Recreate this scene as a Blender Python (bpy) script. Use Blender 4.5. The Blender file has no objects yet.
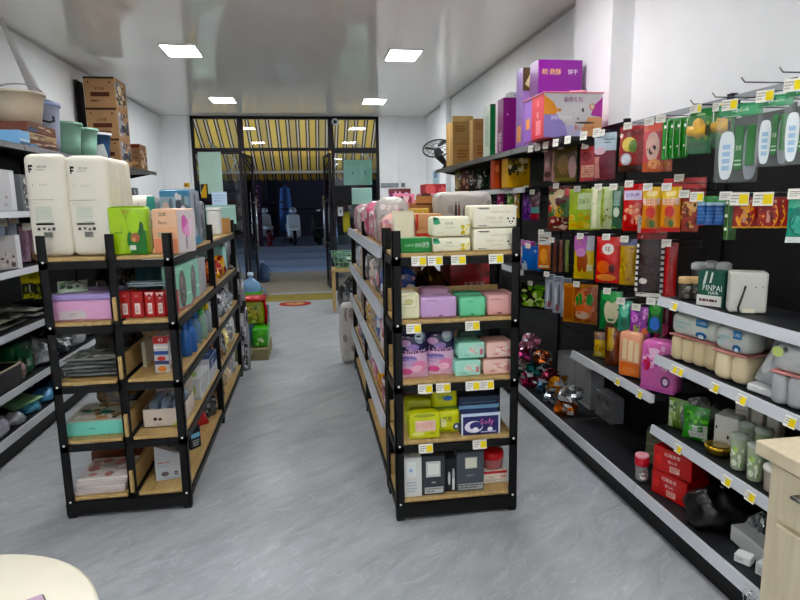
import bpy, bmesh, math, random
from mathutils import Vector, Matrix
random.seed(7)
scene = bpy.context.scene
COL = scene.collection
sin, cos, pi = math.sin, math.cos, math.pi
def rad(a): return a*pi/180

# ------------------------------------------------------------------ camera
F_PX, YAW, PITCH, ROLL, EYE = 588.08, .1476, .1641, -.0165, 1.6
_f = Vector((sin(YAW)*cos(PITCH), cos(YAW)*cos(PITCH), -sin(PITCH)))
_r0 = Vector((cos(YAW), -sin(YAW), 0)); _u0 = _r0.cross(_f)
_r = _r0*cos(ROLL) + _u0*sin(ROLL); _u = -_r0*sin(ROLL) + _u0*cos(ROLL)
_o = Vector((0, 0, EYE))
cd = bpy.data.cameras.new('camera'); cam = bpy.data.objects.new('camera', cd); COL.objects.link(cam)
cd.sensor_width = 36; cd.lens = F_PX/800*36; cd.clip_start = .05; cd.clip_end = 200
cam.matrix_world = Matrix(((_r.x, _u.x, -_f.x, 0), (_r.y, _u.y, -_f.y, 0), (_r.z, _u.z, -_f.z, EYE), (0, 0, 0, 1)))
scene.camera = cam
if hasattr(scene, 'cycles'): scene.cycles.max_bounces = 12; scene.cycles.diffuse_bounces = 8
vs = scene.view_settings
vs.view_transform = 'Standard'; vs.look = 'None'; vs.gamma = 1; vs.use_curve_mapping = False
vs.exposure = 0.52
LAMP = 38.5            # radiance of the ceiling panels
# ------------------------------------------------------------------ daylight
w = bpy.data.worlds.new('World'); scene.world = w; w.use_nodes = True
bg = w.node_tree.nodes['Background']
bg.inputs[0].default_value = (.42, .55, .8, 1); bg.inputs[1].default_value = 4
sd = bpy.data.lights.new('sun', 'SUN'); sd.energy = 1.2; sd.angle = rad(3); sd.color = (1, .93, .82)
sun = bpy.data.objects.new('sun', sd); COL.objects.link(sun)
sun.rotation_euler = Vector((0, .5, .866)).to_track_quat('Z', 'Y').to_euler()
sun.location = (0, 20, 20)

# ------------------------------------------------------------------ pixel helpers (800 x 600 frame)
def ray(x, y): return _f + _r*((x-400)/F_PX) + _u*((300-y)/F_PX)
def onx(x, y, X): d = ray(x, y); return _o + d*(X/d.x)
def ony(x, y, Y): d = ray(x, y); return _o + d*(Y/d.y)
def onz(x, y, Z): d = ray(x, y); return _o + d*((Z-EYE)/d.z)
def proj(p):
    d = Vector(p) - _o; z = d.dot(_f)
    return 400 + F_PX*d.dot(_r)/z, 300 - F_PX*d.dot(_u)/z
def fit(x0, y0, x1, y1, X=None, Y=None, rz=0, zs=None):
    """front-face rectangle in the photo + the plane it stands on -> base centre of that face, width, height"""
    xm, ym = (x0+x1)/2, (y0+y1)/2
    c = onx(xm, ym, X) if X is not None else ony(xm, ym, Y)
    t = Vector((cos(rad(rz)), sin(rad(rz)), 0))*.01
    w = (x1-x0)/max(1e-6, abs(proj(c+t)[0]-proj(c-t)[0]))*.02
    zt = Vector((0, 0, .01)); s = (proj(c-zt)[1]-proj(c+zt)[1])/.02
    h = (y1-y0)/s; z0 = c.z - h/2
    if zs is not None: h = z0+h-zs; z0 = zs
    return Vector((c.x, c.y, z0)), w, h

# ------------------------------------------------------------------ materials
def lin(h):
    if isinstance(h, tuple): return h
    o = []
    for k in (16, 8, 0):
        c = ((h >> k) & 255)/255
        o.append(c/12.92 if c <= .04045 else ((c+.055)/1.055)**2.4)
    g = .3*o[0]+.55*o[1]+.15*o[2]
    return tuple(max(0, g+(q-g)*1.16) for q in o)
MATS = {}
def newmat(name):
    m = bpy.data.materials.new(name); m.use_nodes = True
    MATS[name] = m
    nt = m.node_tree; return m, nt, nt.nodes['Principled BSDF']
def N(nt, t, **kw):
    n = nt.nodes.new(t)
    for k, v in kw.items():
        if k in n.inputs: n.inputs[k].default_value = v
        else: setattr(n, k, v)
    return n
def col_mat(name, rough, spec=.5, metal=0, bump=0, bscale=30, vary=.06, vscale=6, trans=0, alpha=1.0, coat=0):
    """procedural material driven by the mesh's own colour attribute with a little noise"""
    m, nt, b = newmat(name); L = nt.links
    a = N(nt, 'ShaderNodeVertexColor'); a.layer_name = 'Col'
    tc = N(nt, 'ShaderNodeTexCoord')
    nz = N(nt, 'ShaderNodeTexNoise', Scale=vscale, Detail=3.0)
    L.new(tc.outputs['Object'], nz.inputs['Vector'])
    mr = N(nt, 'ShaderNodeMapRange'); mr.inputs[3].default_value = 1-vary*1.2; mr.inputs[4].default_value = 1+vary
    L.new(nz.outputs['Fac'], mr.inputs[0])
    mx = N(nt, 'ShaderNodeVectorMath', operation='SCALE')
    L.new(a.outputs['Color'], mx.inputs[0]); L.new(mr.outputs[0], mx.inputs['Scale'])
    L.new(mx.outputs[0], b.inputs['Base Color'])
    b.inputs['Roughness'].default_value = rough; b.inputs['Specular IOR Level'].default_value = spec
    b.inputs['Metallic'].default_value = metal; b.inputs['Alpha'].default_value = alpha
    b.inputs['Coat Weight'].default_value = coat; b.inputs['Coat Roughness'].default_value = .1
    if trans: b.inputs['Transmission Weight'].default_value = trans
    if bump:
        n2 = N(nt, 'ShaderNodeTexNoise', Scale=bscale, Detail=4.0); L.new(tc.outputs['Object'], n2.inputs['Vector'])
        bp = N(nt, 'ShaderNodeBump', Strength=bump, Distance=.01); L.new(n2.outputs['Fac'], bp.inputs['Height'])
        L.new(bp.outputs[0], b.inputs['Normal'])
    return m
col_mat('paper', .6, .3)
col_mat('carton', .85, .15, vary=.12, vscale=9, bump=.1, bscale=60)
col_mat('gloss', .28, .5, bump=.12, bscale=14)
col_mat('bagfilm', .2, .7, bump=.8, bscale=26)
col_mat('softpack', .42, .35, bump=.35, bscale=16)
col_mat('plastic', .35, .5)
col_mat('matte', .8, .2)
col_mat('fabric', .95, .1, bump=.3, bscale=120, vary=.15)
col_mat('foil', .25, .5, metal=.85, bump=.5, bscale=25)
col_mat('steel', .5, .28, metal=.0, vary=.04)
col_mat('chrome', .2, .5, metal=1.0, vary=.02)
col_mat('clear', .12, .5, alpha=.09, bump=.3, bscale=18)
col_mat('tint', .15, .5, alpha=.62, bump=.15, bscale=18)

def wood_mat(name, c1, c2, scale):
    m, nt, b = newmat(name); L = nt.links
    tc = N(nt, 'ShaderNodeTexCoord'); mp = N(nt, 'ShaderNodeMapping'); mp.inputs['Scale'].default_value = scale
    L.new(tc.outputs['Object'], mp.inputs[0])
    nz = N(nt, 'ShaderNodeTexNoise', Scale=4.0, Detail=6.0, Distortion=.6); L.new(mp.outputs[0], nz.inputs['Vector'])
    cr = N(nt, 'ShaderNodeValToRGB'); e = cr.color_ramp.elements
    e[0].position = .3; e[0].color = lin(c1)+(1,); e[1].position = .72; e[1].color = lin(c2)+(1,)
    L.new(nz.outputs['Fac'], cr.inputs[0]); L.new(cr.outputs[0], b.inputs['Base Color'])
    b.inputs['Roughness'].default_value = .45
    return m
wood_mat('board', 0xA88C5E, 0xC4A878, (14, 1.2, 8))
wood_mat('maple', 0xC6B99F, 0xD6CAB2, (9, 9, 1.2))

# floor: grey sheet vinyl with soft diagonal veins and slightly offset sheets
m, nt, b = newmat('vinyl'); L = nt.links
tc = N(nt, 'ShaderNodeTexCoord')
mr_ = N(nt, 'ShaderNodeMapping'); mr_.inputs['Rotation'].default_value = (0, 0, rad(-40)); L.new(tc.outputs['Object'], mr_.inputs[0])
mp = N(nt, 'ShaderNodeMapping'); mp.inputs['Scale'].default_value = (1.3, 4.0, 1)
L.new(mr_.outputs[0], mp.inputs[0])
n1 = N(nt, 'ShaderNodeTexNoise', Scale=2.0, Detail=8.0, Roughness=.6, Distortion=.8); L.new(mp.outputs[0], n1.inputs['Vector'])
n2 = N(nt, 'ShaderNodeTexNoise', Scale=.7, Detail=3.0); L.new(tc.outputs['Object'], n2.inputs['Vector'])
cr = N(nt, 'ShaderNodeValToRGB'); e = cr.color_ramp.elements
e[0].position = .25; e[0].color = lin(0x969A9D)+(1,); e[1].position = .78; e[1].color = lin(0xBEC1C3)+(1,)
q = cr.color_ramp.elements.new(.5); q.color = lin(0xABAEB2)+(1,)
L.new(n1.outputs['Fac'], cr.inputs[0])
n3 = N(nt, 'ShaderNodeTexNoise', Scale=2.4, Detail=4.0, Distortion=1.2); L.new(mp.outputs[0], n3.inputs['Vector'])
v1 = N(nt, 'ShaderNodeMath', operation='SUBTRACT'); v1.inputs[1].default_value = .5; L.new(n3.outputs['Fac'], v1.inputs[0])
v2 = N(nt, 'ShaderNodeMath', operation='ABSOLUTE'); L.new(v1.outputs[0], v2.inputs[0])
v3 = N(nt, 'ShaderNodeMapRange'); v3.inputs[1].default_value = 0; v3.inputs[2].default_value = .018; v3.inputs[3].default_value = .3; v3.inputs[4].default_value = 0
L.new(v2.outputs[0], v3.inputs[0])
mx = N(nt, 'ShaderNodeMixRGB'); mx.inputs[2].default_value = lin(0xD6D9DB)+(1,)
L.new(v3.outputs[0], mx.inputs[0]); L.new(cr.outputs[0], mx.inputs[1])
mm = N(nt, 'ShaderNodeMixRGB', blend_type='MULTIPLY'); mm.inputs[0].default_value = .35
L.new(mx.outputs[0], mm.inputs[1]); L.new(n2.outputs['Fac'], mm.inputs[2])
hs = N(nt, 'ShaderNodeHueSaturation'); hs.inputs['Value'].default_value = 1.12; L.new(mm.outputs[0], hs.inputs['Color'])
L.new(hs.outputs[0], b.inputs['Base Color'])
b.inputs['Roughness'].default_value = .36; b.inputs['Specular IOR Level'].default_value = .4
bp = N(nt, 'ShaderNodeBump', Strength=.08, Distance=.01); L.new(n1.outputs['Fac'], bp.inputs['Height']); L.new(bp.outputs[0], b.inputs['Normal'])

def plaster(name, c, rough=.8, sc=3):
    m, nt, b = newmat(name); L = nt.links
    tc = N(nt, 'ShaderNodeTexCoord'); n1 = N(nt, 'ShaderNodeTexNoise', Scale=sc, Detail=5.0); L.new(tc.outputs['Object'], n1.inputs['Vector'])
    cr = N(nt, 'ShaderNodeValToRGB'); e = cr.color_ramp.elements; a = lin(c)
    e[0].position = .3; e[0].color = tuple(x*.94 for x in a)+(1,); e[1].position = .7; e[1].color = a+(1,)
    L.new(n1.outputs['Fac'], cr.inputs[0]); L.new(cr.outputs[0], b.inputs['Base Color'])
    b.inputs['Roughness'].default_value = rough
    n2 = N(nt, 'ShaderNodeTexNoise', Scale=90.0); L.new(tc.outputs['Object'], n2.inputs['Vector'])
    bp = N(nt, 'ShaderNodeBump', Strength=.04, Distance=.01); L.new(n2.outputs['Fac'], bp.inputs['Height']); L.new(bp.outputs[0], b.inputs['Normal'])
    return m
plaster('wallpaint', 0xEDEEEF)
plaster('asphalt', 0x8892A0, .75, 1.2)
plaster('stone', 0x9A8F7C, .6, 2)
plaster('facade', 0x3A3640, .8, 2)
# ceiling: glossy white panels with fine ribs across the room
m, nt, b = newmat('ceiling_panel'); L = nt.links
tc = N(nt, 'ShaderNodeTexCoord'); wv = N(nt, 'ShaderNodeTexWave', Scale=3.3, Distortion=.3); wv.bands_direction = 'Y'
L.new(tc.outputs['Object'], wv.inputs['Vector'])
mp = N(nt, 'ShaderNodeMapping'); mp.inputs['Scale'].default_value = (.8, 9, 1); L.new(tc.outputs['Object'], mp.inputs[0])
n1 = N(nt, 'ShaderNodeTexNoise', Scale=1.2, Detail=2.0); L.new(mp.outputs[0], n1.inputs['Vector'])
ad = N(nt, 'ShaderNodeMath', operation='MULTIPLY_ADD'); ad.inputs[1].default_value = .35; L.new(wv.outputs['Fac'], ad.inputs[0]); L.new(n1.outputs['Fac'], ad.inputs[2])
bp = N(nt, 'ShaderNodeBump', Strength=.035, Distance=.004); L.new(ad.outputs[0], bp.inputs['Height']); L.new(bp.outputs[0], b.inputs['Normal'])
b.inputs['Base Color'].default_value = lin(0xF0EFEA)+(1,); b.inputs['Roughness'].default_value = .07; b.inputs['Specular IOR Level'].default_value = .75
def emis(name, c, s):
    m, nt, b = newmat(name)
    b.inputs['Base Color'].default_value = (.8, .8, .8, 1); b.inputs['Emission Color'].default_value = c+(1,); b.inputs['Emission Strength'].default_value = s
emis('panel_light', (.965, .985, 1.0), LAMP)
# clear glass
m, nt, b = newmat('glass'); L = nt.links
tr = N(nt, 'ShaderNodeBsdfTransparent'); tr.inputs[0].default_value = (.93, .96, .95, 1)
gl = N(nt, 'ShaderNodeBsdfGlossy'); gl.inputs['Roughness'].default_value = .02
fr = N(nt, 'ShaderNodeFresnel'); fr.inputs['IOR'].default_value = 1.5
ms = N(nt, 'ShaderNodeMixShader'); L.new(fr.outputs[0], ms.inputs[0]); L.new(tr.outputs[0], ms.inputs[1]); L.new(gl.outputs[0], ms.inputs[2])
L.new(ms.outputs[0], nt.nodes['Material Output'].inputs[0])
# awning cloth: striped, lets some light through
m, nt, b = newmat('awning_cloth'); L = nt.links
a = N(nt, 'ShaderNodeVertexColor'); a.layer_name = 'Col'
di = N(nt, 'ShaderNodeBsdfDiffuse'); tl = N(nt, 'ShaderNodeBsdfTranslucent')
L.new(a.outputs[0], di.inputs[0]); L.new(a.outputs[0], tl.inputs[0])
ms = N(nt, 'ShaderNodeMixShader'); ms.inputs[0].default_value = .5; L.new(di.outputs[0], ms.inputs[1]); L.new(tl.outputs[0], ms.inputs[2])
L.new(ms.outputs[0], nt.nodes['Material Output'].inputs[0])

# ------------------------------------------------------------------ mesh builder
_txt = {}
def text_geo(s):
    if s in _txt: return _txt[s]
    cu = bpy.data.curves.new('t', 'FONT'); cu.body = s; cu.size = 1; cu.resolution_u = 1
    ob = bpy.data.objects.new('t', cu); COL.objects.link(ob)
    bpy.context.view_layer.update()
    me = bpy.data.meshes.new_from_object(ob.evaluated_get(bpy.context.evaluated_depsgraph_get()))
    vs_ = [v.co.copy() for v in me.vertices]; fs = [tuple(p.vertices) for p in me.polygons]
    bpy.data.objects.remove(ob); bpy.data.curves.remove(cu); bpy.data.meshes.remove(me)
    if vs_:
        x0 = min(v.x for v in vs_); x1 = max(v.x for v in vs_); y0 = min(v.y for v in vs_); y1 = max(v.y for v in vs_)
        vs_ = [((v.x-(x0+x1)/2)/(y1-y0), (v.y-(y0+y1)/2)/(y1-y0)) for v in vs_]
    _txt[s] = (vs_, fs); return _txt[s]

class MB:
    def __init__(s): s.v = []; s.f = []; s.c = []; s.m = []; s.s = []; s.mats = []
    def mi(s, mat):
        if mat not in s.mats: s.mats.append(mat)
        return s.mats.index(mat)
    def add(s, vs, fs, col, mat='paper', smooth=False, flip=False):
        b = len(s.v); s.v += [tuple(v) for v in vs]; k = s.mi(mat)
        many = isinstance(col, list)
        for i, f in enumerate(fs):
            f = tuple(b+j for j in f)
            s.f.append(f[::-1] if flip else f); s.c.append(lin(col[i] if many else col)); s.m.append(k); s.s.append(smooth)
    def box(s, a, b, col, mat='paper', bev=0, M=None):
        (x0, y0, z0), (x1, y1, z1) = a, b
        if not bev:
            vs = [(x, y, z) for x in (x0, x1) for y in (y0, y1) for z in (z0, z1)]
            fs = [(0, 1, 3, 2), (4, 6, 7, 5), (0, 4, 5, 1), (2, 3, 7, 6), (0, 2, 6, 4), (1, 5, 7, 3)]
        else:
            e = min(bev, (x1-x0)*.45, (y1-y0)*.45, (z1-z0)*.45); vs = []; ix = {}
            for i, x in enumerate((x0, x1)):
                for j, y in enumerate((y0, y1)):
                    for k, z in enumerate((z0, z1)):
                        dx, dy, dz = (e if not i else -e), (e if not j else -e), (e if not k else -e)
                        for ax, p in enumerate(((x, y+dy, z+dz), (x+dx, y, z+dz), (x+dx, y+dy, z))):
                            ix[i, j, k, ax] = len(vs); vs.append(p)
            fs = []
            for i in (0, 1): fs.append([ix[i, 0, 0, 0], ix[i, 1, 0, 0], ix[i, 1, 1, 0], ix[i, 0, 1, 0]])
            for j in (0, 1): fs.append([ix[0, j, 0, 1], ix[1, j, 0, 1], ix[1, j, 1, 1], ix[0, j, 1, 1]])
            for k in (0, 1): fs.append([ix[0, 0, k, 2], ix[1, 0, k, 2], ix[1, 1, k, 2], ix[0, 1, k, 2]])
            for i in (0, 1):
                for j in (0, 1): fs.append([ix[i, j, 0, 0], ix[i, j, 1, 0], ix[i, j, 1, 1], ix[i, j, 0, 1]])
                for k in (0, 1): fs.append([ix[i, 0, k, 0], ix[i, 1, k, 0], ix[i, 1, k, 2], ix[i, 0, k, 2]])
            for j in (0, 1):
                for k in (0, 1): fs.append([ix[0, j, k, 1], ix[1, j, k, 1], ix[1, j, k, 2], ix[0, j, k, 2]])
            for i in (0, 1):
                for j in (0, 1):
                    for k in (0, 1): fs.append([ix[i, j, k, 0], ix[i, j, k, 1], ix[i, j, k, 2]])
            c = Vector(((x0+x1)/2, (y0+y1)/2, (z0+z1)/2)); out = []
            for f in fs:
                p = [Vector(vs[q]) for q in f]; n = (p[1]-p[0]).cross(p[2]-p[0]); g = sum(p, Vector())/len(p)
                out.append(tuple(f) if n.dot(g-c) > 0 else tuple(f[::-1]))
            fs = out
        if M: vs = [M @ Vector(v) for v in vs]
        s.add(vs, fs, col, mat)
    def soft(s, w, d, h, r, col, mat='softpack', bulge=0, n=6, noise=0, z=0, cx=0, cy=0):
        """soft-cornered block: rounded edges, bulging faces"""
        rnd = random.Random(int(w*1e4)+int(h*1e4)+len(s.v))
        hw = (w/2, d/2, h/2); r = min(r, *(q*.95 for q in hw)); vs = []; fs = []; seen = {}
        jit = {}
        def vert(p):
            k = tuple(round(q, 5) for q in p)
            if k in seen: return seen[k]
            q = Vector(p); inner = Vector([max(-(hw[a]-r), min(hw[a]-r, q[a])) for a in range(3)])
            dd = q-inner
            if dd.length > 1e-9: q = inner + dd.normalized()*r
            u = [q[a]/hw[a] for a in range(3)]
            if bulge:
                for a in range(3):
                    if a == 2 and u[2] < 0: continue
                    bb = (a+1) % 3; cc = (a+2) % 3
                    q[a] += math.copysign(1, u[a])*abs(u[a])**3*bulge*(1-u[bb]**2)*(1-u[cc]**2)
            if noise: q += Vector((rnd.uniform(-1, 1), rnd.uniform(-1, 1), rnd.uniform(-1, 1)))*noise; q.z = max(q.z, -hw[2])
            seen[k] = len(vs); vs.append((q.x+cx, q.y+cy, q.z+h/2+z)); return seen[k]
        # parameter spacing denser at the edges
        def par(a): 
            L_ = hw[a]; t = [-L_, -L_+r*.45, -L_+r]; inner = max(1, n-4)
            t += [(-L_+r)+(2*L_-2*r)*i/inner for i in range(1, inner)] + [L_-r, L_-r*.45, L_]
            return t
        P = [par(0), par(1), par(2)]
        for a in range(3):
            b_, c_ = (a+1) % 3, (a+2) % 3
            for sg in (-1, 1):
                for i in range(len(P[b_])-1):
                    for j in range(len(P[c_])-1):
                        qd = []
                        for (ii, jj) in ((i, j), (i+1, j), (i+1, j+1), (i, j+1)):
                            p = [0, 0, 0]; p[a] = sg*hw[a]; p[b_] = P[b_][ii]; p[c_] = P[c_][jj]; qd.append(vert(p))
                        if len(set(qd)) > 2: fs.append(tuple(qd) if sg > 0 else tuple(qd[::-1]))
        s.add(vs, fs, col, mat, True)
    def lathe(s, prof, col, mat='plastic', n=20, cx=0, cy=0, cz=0, sy=1, M=None, close=True):
        vs = []; fs = []; cs = []
        for r, z in [p[:2] for p in prof]:
            for k in range(n):
                a = 2*pi*k/n; vs.append((cx+r*cos(a), cy+sy*r*sin(a), cz+z))
        for i in range(len(prof)-1):
            c = prof[i][2] if len(prof[i]) > 2 else col
            for k in range(n):
                fs.append((i*n+k, i*n+(k+1) % n, (i+1)*n+(k+1) % n, (i+1)*n+k)); cs.append(c)
        if close:
            fs.append(tuple(range(n))[::-1]); cs.append(col)
            fs.append(tuple((len(prof)-1)*n+k for k in range(n))); cs.append(prof[-1][2] if len(prof[-1]) > 2 else col)
        if M: vs = [M @ Vector(v) for v in vs]
        s.add(vs, fs, cs, mat, True)
    def tube(s, pts, r, col, mat='steel', n=8, closed=False):
        pts = [Vector(p) for p in pts]; vs = []; fs = []; m_ = len(pts)
        for i, p in enumerate(pts):
            a = pts[(i-1) % m_] if (closed or i) else p; b = pts[(i+1) % m_] if (closed or i < m_-1) else p
            t = (b-a).normalized(); up = Vector((0, 0, 1)) if abs(t.z) < .95 else Vector((1, 0, 0))
            x = t.cross(up).normalized(); y = x.cross(t)
            rr = r[i] if isinstance(r, (list, tuple)) else r
            for k in range(n): vs.append(p + (x*cos(2*pi*k/n)+y*sin(2*pi*k/n))*rr)
        for i in range(m_ if closed else m_-1):
            j = (i+1) % m_
            for k in range(n): fs.append((i*n+k, j*n+k, j*n+(k+1) % n, i*n+(k+1) % n))
        if not closed: fs.append(tuple(range(n))); fs.append(tuple((m_-1)*n+k for k in range(n))[::-1])
        s.add(vs, fs, col, mat, True)
    def prism(s, poly, y0, y1, col, mat='paper'):
        """polygon in XZ, extruded along Y"""
        n = len(poly); vs = [(x, y0, z) for x, z in poly]+[(x, y1, z) for x, z in poly]
        fs = [tuple(range(n)), tuple(range(2*n-1, n-1, -1))]+[(i, i+n, (i+1) % n+n, (i+1) % n) for i in range(n)]
        s.add(vs, fs, col, mat)
    # ---- flat print laid on a surface map S(u, v, offset)
    def pr(s, S, specs, mat, asp=1.0, off0=.0006, seed=1, curved=False):
        rnd = random.Random(seed); o = off0
        def rect(u0, v0, u1, v1, c, o):
            nu, nv = (max(1, int(abs(u1-u0)*8+.99)), max(1, int(abs(v1-v0)*8+.99))) if curved else (1, 1)
            vs = [S(u0+(u1-u0)*i/nu, v0+(v1-v0)*j/nv, o) for j in range(nv+1) for i in range(nu+1)]
            fs = [(j*(nu+1)+i, j*(nu+1)+i+1, (j+1)*(nu+1)+i+1, (j+1)*(nu+1)+i) for j in range(nv) for i in range(nu)]
            s.add(vs, fs, c, mat, curved)
        def ell(u, v, ru, rv, c, o, n=14):
            vs = [S(u, v, o)]; fs = []; R_ = 2 if curved else 1
            for r in range(1, R_+1):
                for k in range(n): a = 2*pi*k/n; vs.append(S(u+ru*r/R_*cos(a), v+rv*r/R_*sin(a), o))
            for k in range(n): fs.append((0, 1+k, 1+(k+1) % n))
            for r in range(1, R_):
                for k in range(n):
                    a = 1+(r-1)*n; b = 1+r*n; fs.append((a+k, b+k, b+(k+1) % n, a+(k+1) % n))
            s.add(vs, fs, c, mat, curved)
        for sp in specs:
            k = sp[0]
            if k == 'r': rect(*sp[1:5], sp[5], o)
            elif k == 'e': ell(*sp[1:5], sp[5], o)
            elif k == 'p':
                vs = [S(u, v, o) for u, v in sp[1]]; s.add(vs, [tuple(range(len(vs)))], sp[2], mat)
            elif k == 't':   # text: centre u, v, height fraction of v, string, colour, optional max width in u
                g, fs = text_geo(sp[4])
                if g:
                    hv = sp[3]; hu = hv/asp; wid = (max(p[0] for p in g)-min(p[0] for p in g))*hu
                    mw = sp[6] if len(sp) > 6 else .9
                    if wid > mw: hu *= mw/wid
                    s.add([S(sp[1]+p[0]*hu, sp[2]+p[1]*hv, o) for p in g], fs, sp[5], mat)
            elif k == 'l':   # n lines of small print
                _, u0, v0, u1, v1, n, c = sp
                for i in range(n):
                    vt = v1-(v1-v0)*(i+.15)/n; vb = v1-(v1-v0)*(i+.62)/n; u = u0
                    end = u1 if i < n-1 else u0+(u1-u0)*rnd.uniform(.4, 1)
                    while u < end:
                        e = min(end, u+(u1-u0)*rnd.uniform(.08, .3)); rect(u, vb, e, vt, c, o); u = e+(u1-u0)*.03
            elif k == 's':   # n irregular patches of printed picture
                _, u0, v0, u1, v1, n, cs = sp
                for i in range(int(n*2.4)):
                    q = 1 if i < n*.6 else .55
                    ru = (u1-u0)*rnd.uniform(.08, .26)*q; rv = (v1-v0)*rnd.uniform(.08, .26)*q
                    u = min(max(rnd.uniform(u0, u1), u0+ru), u1-ru); v = min(max(rnd.uniform(v0, v1), v0+rv), v1-rv)
                    ell(u, v, ru, rv, rnd.choice(cs), o+i*.00003, 10)
            o += .0003
    def build(s, name, parent=None, loc=(0, 0, 0), rz=0, link=True):
        me = bpy.data.meshes.new(name); me.from_pydata(s.v, [], s.f)
        for k in s.mats: me.materials.append(MATS[k])
        me.polygons.foreach_set('material_index', s.m); me.polygons.foreach_set('use_smooth', s.s)
        ca = me.color_attributes.new('Col', 'FLOAT_COLOR', 'CORNER'); d = []
        for f, c in zip(s.f, s.c): d.extend((c[0], c[1], c[2], 1.0)*len(f))
        ca.data.foreach_set('color', d); me.update()
        ob = bpy.data.objects.new(name, me); COL.objects.link(ob)
        ob.location = loc; ob.rotation_euler = (0, 0, rad(rz))
        if parent: ob.parent = parent
        return ob
def tag(o, label, cat, group=None, kind=None):
    if label: o['label'] = label
    if cat: o['category'] = cat
    if group: o['group'] = group
    if kind: o['kind'] = kind
    return o
def empty(name, loc=(0, 0, 0), rz=0):
    o = bpy.data.objects.new(name, None); COL.objects.link(o); o.empty_display_size = .05
    o.location = loc; o.rotation_euler = (0, 0, rad(rz)); return o
def thing(name, label, cat, loc=(0, 0, 0), rz=0, group=None): return tag(empty(name, loc, rz), label, cat, group)
def struct(mb, name, parent=None):
    o = mb.build(name, parent)
    if not parent: o['kind'] = 'structure'
    return o
def dup(o, loc=None, rz=None, label=None, group=None, parent=None):
    c = o.copy(); COL.objects.link(c); c.parent = parent
    if loc is not None: c.location = loc
    if rz is not None: c.rotation_euler = (0, 0, rad(rz))
    if label: c['label'] = label
    if group: c['group'] = group
    for ch in list(o.children): dup(ch, parent=c)
    return c
def boxS(w, d, h, face='F', z=0):
    if face == 'F': return lambda u, v, o: (-w/2+u*w, -d/2-o, z+v*h)
    if face == 'R': return lambda u, v, o: (w/2+o, -d/2+u*d, z+v*h)
    if face == 'L': return lambda u, v, o: (-w/2-o, d/2-u*d, z+v*h)
    if face == 'B': return lambda u, v, o: (w/2-u*w, d/2+o, z+v*h)
    return lambda u, v, o: (-w/2+u*w, -d/2+v*d, z+h+o)

# ================================================================== the room
XL, XR, YB, HC = -2.484, 2.14, 10.85, 3.13
mb = MB(); mb.box((XL-.1, -3, -.1), (XR+.1, YB+.05, 0), 0x888888, 'vinyl'); struct(mb, 'floor')
mb = MB(); mb.box((XL-.1, -3, HC), (XR+.1, YB+.15, HC+.15), 0xcccccc, 'ceiling_panel'); struct(mb, 'ceiling')
mb = MB(); mb.box((XL-.15, -3.1, 0), (XL, YB+.2, HC), 0, 'wallpaint'); struct(mb, 'wall_left')
mb = MB(); mb.box((XR, -3.1, 0), (XR+.15, YB+.2, HC), 0, 'wallpaint')
mb.box((1.985, 3.80, 0), (XR, 4.36, HC), 0, 'wallpaint')       # pillar
mb.box((2.06, 8.9, 0), (XR, 9.3, HC), 0, 'wallpaint'); struct(mb, 'wall_right')
mb = MB(); mb.box((XL, -3.1, 0), (XR, -3, HC), 0, 'wallpaint'); struct(mb, 'wall_front')
mb = MB(); mb.box((XL, YB, 0), (-1.98, YB+.2, HC), 0, 'wallpaint'); mb.box((1.28, YB, 0), (XR, YB+.2, HC), 0, 'wallpaint')
mb.box((1.62, YB-.05, 0), (1.66, YB, HC), 0, 'wallpaint'); struct(mb, 'wall_back')
# thin trim where the walls meet the ceiling, pipe by the door
for i, (a, b) in enumerate((((XL, -3, HC-.025), (XL+.02, YB, HC)), ((XR-.02, 4.36, HC-.025), (XR, YB, HC)))):
    mb = MB(); mb.box(a, b, 0xBDBDBD, 'matte', .006); struct(mb, 'trim_%d' % (i+1))
mb = MB(); mb.tube([(-1.995, YB-.03, 0), (-1.995, YB-.03, HC)], .022, 0xD8DADC, 'plastic', 10); struct(mb, 'trim_3')

# glazed shop front -------------------------------------------------
FRM = 0x17131A
def frame_bar(mb, x0, x1, z0, z1, y0=YB+.03, y1=YB+.11): mb.box((x0, y0, z0), (x1, y1, z1), FRM, 'steel', .006)
def window(n, x0, x1, z0, z1, t=.05):
    w = empty('window_%d' % n); w['kind'] = 'structure'
    for k, (a, b, c, d) in enumerate(((x0, x0+t, z0, z1), (x1-t, x1, z0, z1), (x0+t, x1-t, z0, z0+t), (x0+t, x1-t, z1-t, z1))):
        mb = MB(); frame_bar(mb, a, b, c, d); mb.build('frame_bar', w)
    mb = MB(); mb.box((x0+t, YB+.065, z0+t), (x1-t, YB+.073, z1-t), 0xffffff, 'glass'); mb.build('pane', w)
    return w
window(1, -1.98, -1.15, 0, 2.54)
window(2, .42, 1.28, 0, 2.54)
window(3, -1.98, -1.15, 2.54, HC)
window(4, -1.15, .42, 2.54, HC)
window(5, .42, 1.28, 2.54, HC)
def door(n, hinge, width, ang, label):
    d = empty('door_%d' % n, (hinge, YB+.07, 0), ang); d['kind'] = 'structure'; t = .06; H = 2.5
    for (a, b, c, e) in ((0, t, 0, H), (width-t, width, 0, H), (t, width-t, 0, .12), (t, width-t, H-.06, H)):
        mb = MB(); mb.box((a, -.02, c+.01), (b, .02, e), FRM, 'steel', .004); mb.build('leaf_frame', d)
    mb = MB(); mb.box((t, -.004, .13), (width-t, .004, H-.06), 0xffffff, 'glass'); mb.build('pane', d)
    for s in (-1, 1):
        mb = MB(); mb.tube([(width-.1, .05*s, .75), (width-.1, .05*s, 1.75)], .014, 0xC9CCD0, 'chrome', 8)
        for z in (.85, 1.65): mb.tube([(width-.1, 0, z), (width-.1, .05*s, z)], .009, 0xC9CCD0, 'chrome', 6)
        mb.build('door_handle', d)
    return d
door(1, -1.12, .74, 84, '')
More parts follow.
